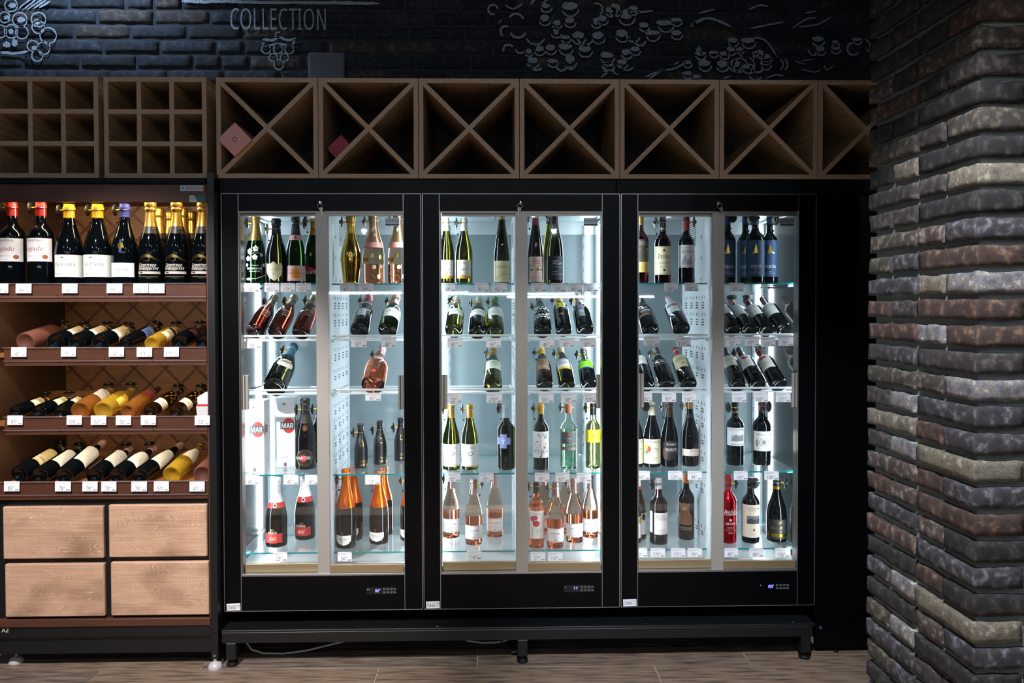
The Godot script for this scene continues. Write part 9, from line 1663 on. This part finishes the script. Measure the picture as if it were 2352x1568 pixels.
func price_tags() -> void:
	var group := "white price tags along the shelf fronts"
	var blue := "#1d222c"
	for t in [
		["388", "99", "white price tag 388.99 under dark green champagne bottle painted with white flowers", Vector3(-1.214, 1.672, -0.0685), 0.068, 0.04, 0],
		["855", "99", "white price tag 855.99 under dark olive champagne bottle with a pale shield-shaped label", Vector3(-1.126, 1.672, -0.0685), 0.066, 0.04, 0],
		["270", "99", "white price tag 270.99 under champagne bottle with pink label around an orange square", Vector3(-1.054, 1.672, -0.0685), 0.065, 0.04, 0],
		["135", "99", "white price tag 135.99 under dark green champagne bottle with red diagonal sash", Vector3(-0.984, 1.672, -0.0685), 0.068, 0.04, 0],
		["80", "70", "white price tag 80.70 under curvy mirror-gold sparkling wine bottle", Vector3(-0.787, 1.671, -0.0685), 0.066, 0.04, 0],
		["29", "49", "white price tag 29.49 under pink sparkling wine bottle with gold flowers and gold foil", Vector3(-0.702, 1.671, -0.0685), 0.066, 0.04, 0],
		["50", "59", "white price tag 50.59 under dark rose sparkling bottle lying leftmost of three", Vector3(-1.206, 1.42, -0.0585), 0.073, 0.045, 1],
		["50", "50", "white price tag 50.50 under black sparkling bottle with white swirls and red foil", Vector3(-0.734, 1.424, -0.0585), 0.07, 0.045, 1],
		["40", "85", "white price tag 40.85 under green sparkling bottle with a cream label", Vector3(-0.599, 1.423, -0.0585), 0.068, 0.045, 1],
		["45", "90", "white price tag 45.90 under stout clear pink bottle with grey ribbon round its neck", Vector3(-0.671, 1.177, -0.0585), 0.07, 0.035, 1],
		["49", "90", "white price tag 49.90 under the front white carton with red disc", Vector3(-1.222, 0.801, -0.0685), 0.064, 0.043, 0],
		["45", "90", "white price tag 45.90 between the white cartons and the black ring-labelled bottle", Vector3(-1.046, 0.8, -0.0685), 0.067, 0.043, 0],
		["36", "90", "white price tag 36.90 under black bottle with gold-ringed oval label and red disc", Vector3(-0.953, 0.799, -0.0685), 0.061, 0.043, 0],
		["13", "45", "white price tag 13.45 under small black quarter bottle standing in the middle of three", Vector3(-0.677, 0.797, -0.0685), 0.067, 0.043, 0],
		["25", "99", "white price tag 25.99 under sparkling bottle with bright red label and white foil", Vector3(-1.098, 0.449, -0.0685), 0.065, 0.042, 0],
		["34", "99", "white price tag 34.99 under front orange-foiled prosecco bottle nearest the air duct", Vector3(-0.806, 0.446, -0.0685), 0.065, 0.042, 0],
		["59", "99", "white price tag 59.99 under white-capped burgundy bottles at the middle left stile", Vector3(-0.329, 1.671, -0.0685), 0.064, 0.039, 0],
		["95", "90", "white price tag 95.90 in the gap left of the tall beige-labelled bottle", Vector3(-0.178, 1.671, -0.0685), 0.063, 0.039, 0],
		["102", "90", "white price tag 102.90 under tall slim olive bottle with beige label", Vector3(-0.098, 1.671, -0.0685), 0.069, 0.039, 0],
		["62", "90", "white price tag 62.90 under brown slim bottle with red cap and pinkish label", Vector3(0.083, 1.671, -0.0685), 0.072, 0.039, 0],
		["51", "90", "white price tag 51.90 under dark bottle with near-black label and teal line", Vector3(0.172, 1.67, -0.0685), 0.068, 0.039, 0],
		["45", "90", "white price tag 45.90 just right of the dark bottle with the teal line", Vector3(0.248, 1.67, -0.0685), 0.067, 0.039, 0],
		["52", "90", "white price tag 52.90 in front of the bright light strip, middle top shelf", Vector3(0.321, 1.67, -0.0685), 0.07, 0.039, 0],
		["40", "49", "white price tag 40.49 under olive bottle with cream cap lying leftmost", Vector3(-0.299, 1.421, -0.0585), 0.07, 0.042, 1],
		["66", "90", "white price tag 66.90 under olive bottle with green cap and broad white label", Vector3(-0.124, 1.42, -0.0585), 0.067, 0.042, 1],
		["46", "19", "white price tag 46.19 under black bottle covered with white polka dots", Vector3(0.118, 1.419, -0.0585), 0.066, 0.042, 1],
		["42", "65", "white price tag 42.65 under black bottle with yellow letter label and gold cap", Vector3(0.21, 1.419, -0.0585), 0.071, 0.042, 1],
		["32", "99", "white price tag 32.99 under dark bottle with tall picture label and grey-pink foil", Vector3(0.304, 1.419, -0.0585), 0.073, 0.042, 1],
		["33", "90", "white price tag 33.90 beside the middle cooler's left door handle", Vector3(-0.302, 1.17, -0.0585), 0.067, 0.045, 1],
		["270", "90", "white price tag 270.90 under olive bottle with pale label and gold cap lying alone", Vector3(-0.122, 1.169, -0.0585), 0.072, 0.045, 1],
		["56", "89", "white price tag 56.89 under brown bottle with yellow cap and kraft-brown label", Vector3(0.114, 1.168, -0.0585), 0.068, 0.045, 1],
		["38", "99", "white price tag 38.99 under dark bottle with white label edged by a yellow band", Vector3(0.218, 1.168, -0.0585), 0.07, 0.045, 1],
		["51", "29", "white price tag 51.29 under dark bottle with bright lime green label", Vector3(0.314, 1.167, -0.0585), 0.058, 0.045, 1],
		["55", "99", "white price tag 55.99 under the gold-capped sun-label bottle against the left stile", Vector3(-0.31, 0.806, -0.0685), 0.067, 0.041, 0],
		["35", "90", "white price tag 35.90 in the gap right of the sun-label bottles", Vector3(-0.159, 0.804, -0.0685), 0.066, 0.041, 0],
		["39", "90", "white price tag 39.90 under mustard-capped bottle with white label of a flowering tree", Vector3(0.096, 0.803, -0.0685), 0.067, 0.041, 0],
		["65", "90", "white price tag 65.90 under clear pale green bottle with copper cap and grey label", Vector3(0.19, 0.802, -0.0685), 0.065, 0.041, 0],
		["53", "85", "white price tag 53.85 under clear pale yellow bottle with black cap and yellow label", Vector3(0.288, 0.801, -0.0685), 0.067, 0.041, 0],
		["114", "90", "white price tag 114.90 under pink wine bottle with pale pink cap at front", Vector3(-0.216, 0.448, -0.0685), 0.067, 0.041, 0],
		["27", "99", "white price tag 27.99 under pink wine bottle with red poppy label", Vector3(0.076, 0.439, -0.0685), 0.067, 0.041, 0],
		["114", "99", "white price tag 114.99 under pink wine bottle standing foremost", Vector3(0.156, 0.438, -0.0685), 0.066, 0.041, 0],
		["185", "99", "white price tag 185.99 under navy-capped bottle with tall cream label and red blackletter name", Vector3(0.688, 1.671, -0.0685), 0.063, 0.038, 0],
		["103", "99", "white price tag 103.99 under red-capped bottle with pale grey label", Vector3(0.782, 1.671, -0.0685), 0.063, 0.038, 0],
		["61", "99", "white price tag 61.99 under blue-label bottle with gold star nearest the right meeting stile", Vector3(0.988, 1.67, -0.0685), 0.067, 0.038, 0],
		["120", "99", "white price tag 120.99 under black bottle with white lettering at the left stile", Vector3(0.596, 1.426, -0.0585), 0.074, 0.043, 1],
		["131", "99", "white price tag 131.99 under silver-capped bottle with white label of four small blocks", Vector3(0.742, 1.42, -0.0585), 0.067, 0.043, 1],
		["92", "89", "white price tag 92.89 just right of the right meeting stile, second shelf", Vector3(0.971, 1.422, -0.0585), 0.067, 0.043, 1],
		["67", "99", "white price tag 67.99 under bottle with grey marbled label and pink cap", Vector3(1.058, 1.423, -0.0585), 0.068, 0.043, 1],
		["169", "99", "white price tag 169.99 under bottle with white label and dark red cap", Vector3(1.132, 1.419, -0.0585), 0.067, 0.043, 1],
		["79", "99", "white price tag 79.99 under bottle with white label of faint hills, third of three", Vector3(1.214, 1.423, -0.0585), 0.07, 0.043, 1],
		["104", "75", "white price tag 104.75 half hidden behind the right cooler's left handle", Vector3(0.573, 1.168, -0.0585), 0.053, 0.044, 1],
		["95", "99", "white price tag 95.99 under black bottle with small gold emblem", Vector3(0.677, 1.168, -0.0585), 0.065, 0.044, 1],
		["334", "99", "white price tag 334.99 under red-capped bottle with yellowed landscape label", Vector3(0.769, 1.167, -0.0585), 0.065, 0.044, 1],
		["119", "99", "white price tag 119.99 under bottle with cream script label", Vector3(1, 1.166, -0.0585), 0.066, 0.044, 1],
		["160", "99", "white price tag 160.99 under bottle with a red dragon on white label", Vector3(1.1, 1.166, -0.0585), 0.068, 0.044, 1],
		["220", "99", "white price tag 220.99 under red-capped bottle with a red crown on its label", Vector3(1.203, 1.165, -0.0585), 0.069, 0.044, 1],
		["84", "99", "white price tag 84.99 under white-capped bottle with cream label and colourful crest", Vector3(0.558, 0.808, -0.0685), 0.067, 0.04, 0],
		["120", "90", "white price tag 120.90 under black bottle with black shield label and white lettering", Vector3(0.709, 0.807, -0.0685), 0.066, 0.04, 0],
		["99", "99", "white price tag 99.99 under black burgundy bottle with narrow white strip label", Vector3(0.799, 0.806, -0.0685), 0.066, 0.04, 0],
		["103", "99", "white price tag 103.99 under black-capped bottle with white chateau label", Vector3(1.012, 0.804, -0.0685), 0.064, 0.04, 0],
		["139", "00", "white price tag 139.00 under bottle with pale crest label standing in front", Vector3(1.155, 0.803, -0.0685), 0.067, 0.04, 0],
		["90", "99", "white price tag 90.99 under white label bottles cut off by the stile", Vector3(0.548, 0.452, -0.0685), 0.064, 0.041, 0],
		["175", "99", "white price tag 175.99 under dark bottle with large white square label and grey cap", Vector3(0.629, 0.451, -0.0685), 0.067, 0.041, 0],
		["177", "99", "white price tag 177.99 under copper-capped dark bottle with a brown bear print", Vector3(0.723, 0.45, -0.0685), 0.066, 0.041, 0],
		["70", "99", "white price tag 70.99 just right of the bear print bottle", Vector3(0.8, 0.449, -0.0685), 0.067, 0.041, 0],
		["85", "99", "white price tag 85.99 under glossy red metallic bottle", Vector3(0.969, 0.448, -0.0685), 0.063, 0.041, 0],
		["85", "99", "white price tag 85.99 under black-capped bottle with tall cream label and dark landscape", Vector3(1.086, 0.446, -0.0685), 0.066, 0.041, 0],
		["165", "90", "white price tag 165.90 under black burgundy bottle with black label and gold band", Vector3(1.209, 0.445, -0.0685), 0.07, 0.042, 0],
		["89", "99", "white price tag 89.99 cut off by the left picture edge, top wooden shelf", Vector3(-2.25, 1.667, 0.0612), 0.065, 0.041, 0],
		["89", "99", "white price tag 89.99 under the gap between the two large red-capped bottles", Vector3(-2.153, 1.666, 0.0612), 0.067, 0.041, 0],
		["99", "00", "white price tag 99.00 under large yellow-capped bottle with pale label and pink tax strip", Vector3(-1.956, 1.666, 0.0612), 0.066, 0.041, 0],
		["99", "00", "white price tag 99.00 under large blue-capped bottle with small white label and gold seal", Vector3(-1.765, 1.666, 0.0612), 0.067, 0.041, 0],
		["14", "99", "white price tag 14.99 at the left of two alike under gold-foiled bottles", Vector3(-1.652, 1.666, 0.0612), 0.065, 0.041, 0],
		["14", "99", "white price tag 14.99 at the right of two alike under gold-foiled bottles", Vector3(-1.584, 1.665, 0.0612), 0.066, 0.041, 0],
		["41", "50", "white price tag 41.50 under terracotta clay bottle with a dark relief", Vector3(-2.177, 1.392, 0.0612), 0.065, 0.041, 0],
		["79", "90", "white price tag 79.90 under lying bottle with beige horned-animal label, second of three alike", Vector3(-1.965, 1.392, 0.0612), 0.064, 0.041, 0],
		["54", "99", "white price tag 54.99 under slim dark bottle with a blue label", Vector3(-1.76, 1.391, 0.0612), 0.065, 0.041, 0],
		["51", "99", "white price tag 51.99 under slim golden bottle with cream label", Vector3(-1.64, 1.39, 0.0612), 0.066, 0.041, 0],
		["115", "99", "white price tag 115.99 under dark bottle with maroon label", Vector3(-1.524, 1.39, 0.0612), 0.064, 0.041, 0],
		["91", "99", "white price tag 91.99 under lying bottle with narrow cream label and amber cap", Vector3(-2.197, 1.097, 0.0612), 0.065, 0.04, 0],
		["109", "99", "white price tag 109.99 under amber bottle with white label lying in the third shelf", Vector3(-1.944, 1.096, 0.0612), 0.065, 0.04, 0],
		["61", "99", "white price tag 61.99 under bright golden yellow bottle lying in the third shelf", Vector3(-1.84, 1.095, 0.0612), 0.066, 0.04, 0],
		["28", "29", "white price tag 28.29 under pale amber bottle with purple label", Vector3(-1.733, 1.094, 0.0612), 0.065, 0.041, 0],
		["36", "20", "white price tag 36.20 under brown bottles with gold blossoms", Vector3(-1.626, 1.094, 0.0612), 0.065, 0.041, 0],
		["24", "99", "white price tag 24.99 under the white and red gift carton", Vector3(-1.394, 1.092, 0.0612), 0.065, 0.041, 0],
		["85", "99", "white price tag 85.99 under lying bottle with yellow cream label and orange name", Vector3(-2.215, 0.81, 0.0612), 0.066, 0.043, 0],
		["79", "99", "white price tag 79.99 under steeply tilted dark bottle with white label and pink strip", Vector3(-1.996, 0.808, 0.0612), 0.068, 0.043, 0],
		["79", "99", "white price tag 79.99 under lying dark bottle with white label, fourth from the left", Vector3(-1.88, 0.807, 0.0612), 0.065, 0.043, 0],
		["79", "99", "white price tag 79.99 under lying dark burgundy bottle with white label", Vector3(-1.799, 0.806, 0.0612), 0.065, 0.043, 0],
		["79", "99", "white price tag 79.99 under long slim dark bottle with white label", Vector3(-1.669, 0.805, 0.0612), 0.067, 0.043, 0],
		["51", "55", "white price tag 51.55 under golden bottle with white label lying on the lowest shelf", Vector3(-1.573, 0.805, 0.0612), 0.065, 0.043, 0],
		["41", "50", "white price tag 41.50 under terracotta bottle cut off by the side panel", Vector3(-1.419, 0.803, 0.0612), 0.065, 0.043, 0]]:
		var w: float = t[4]
		var h: float = t[5]
		var o := thing("price_tag", t[2], "price tag", t[3], group)
		o.rotation.x = -0.05
		part("paper", boxm(Vector3(w, h, 0.0005)), M.paper, o)
		var big := 0.42 * h
		var n: int = t[0].length()
		prints_flat([["t", -w * 0.12 - (0.02 if n > 2 else 0.0) * w, -h * 0.22, t[0], big * 0.5 * n, big, 0, blue]], o)
		prints_flat([["t", -w * 0.12 + big * 0.25 * n + w * 0.08, -h * 0.1, t[1], big * 0.45, big * 0.42, 0, blue]], o)
		var fp := Soup.new()
		for k in 3: fp.box(Vector3(-w * (0.06 + 0.07 * k), h * (0.38 - 0.085 * k), 0.0004), Vector3(w * (0.8 - 0.16 * k), h * 0.022, 0.0002))
		fp.box(Vector3(w * 0.4, h * 0.44, 0.0004), Vector3(w * 0.15, h * 0.05, 0.0002))
		part("fine_print", fp.done(), plain("#8d949e", 0.7), o)
		fp = Soup.new()
		for k in 9: fp.box(Vector3(w * (0.22 + 0.028 * k), -h * 0.36, 0.0004), Vector3(w * (0.016 if k % 3 else 0.022), h * 0.14, 0.0002))
		part("bar_code", fp.done(), plain("#5f6672", 0.7), o)
		if t[6] == 1:
			part("clear_clip", boxm(Vector3(0.012, 0.03, 0.0008), 0.0003), M.acrylic, o, Vector3(0, h / 2 + 0.008, 0.0008))
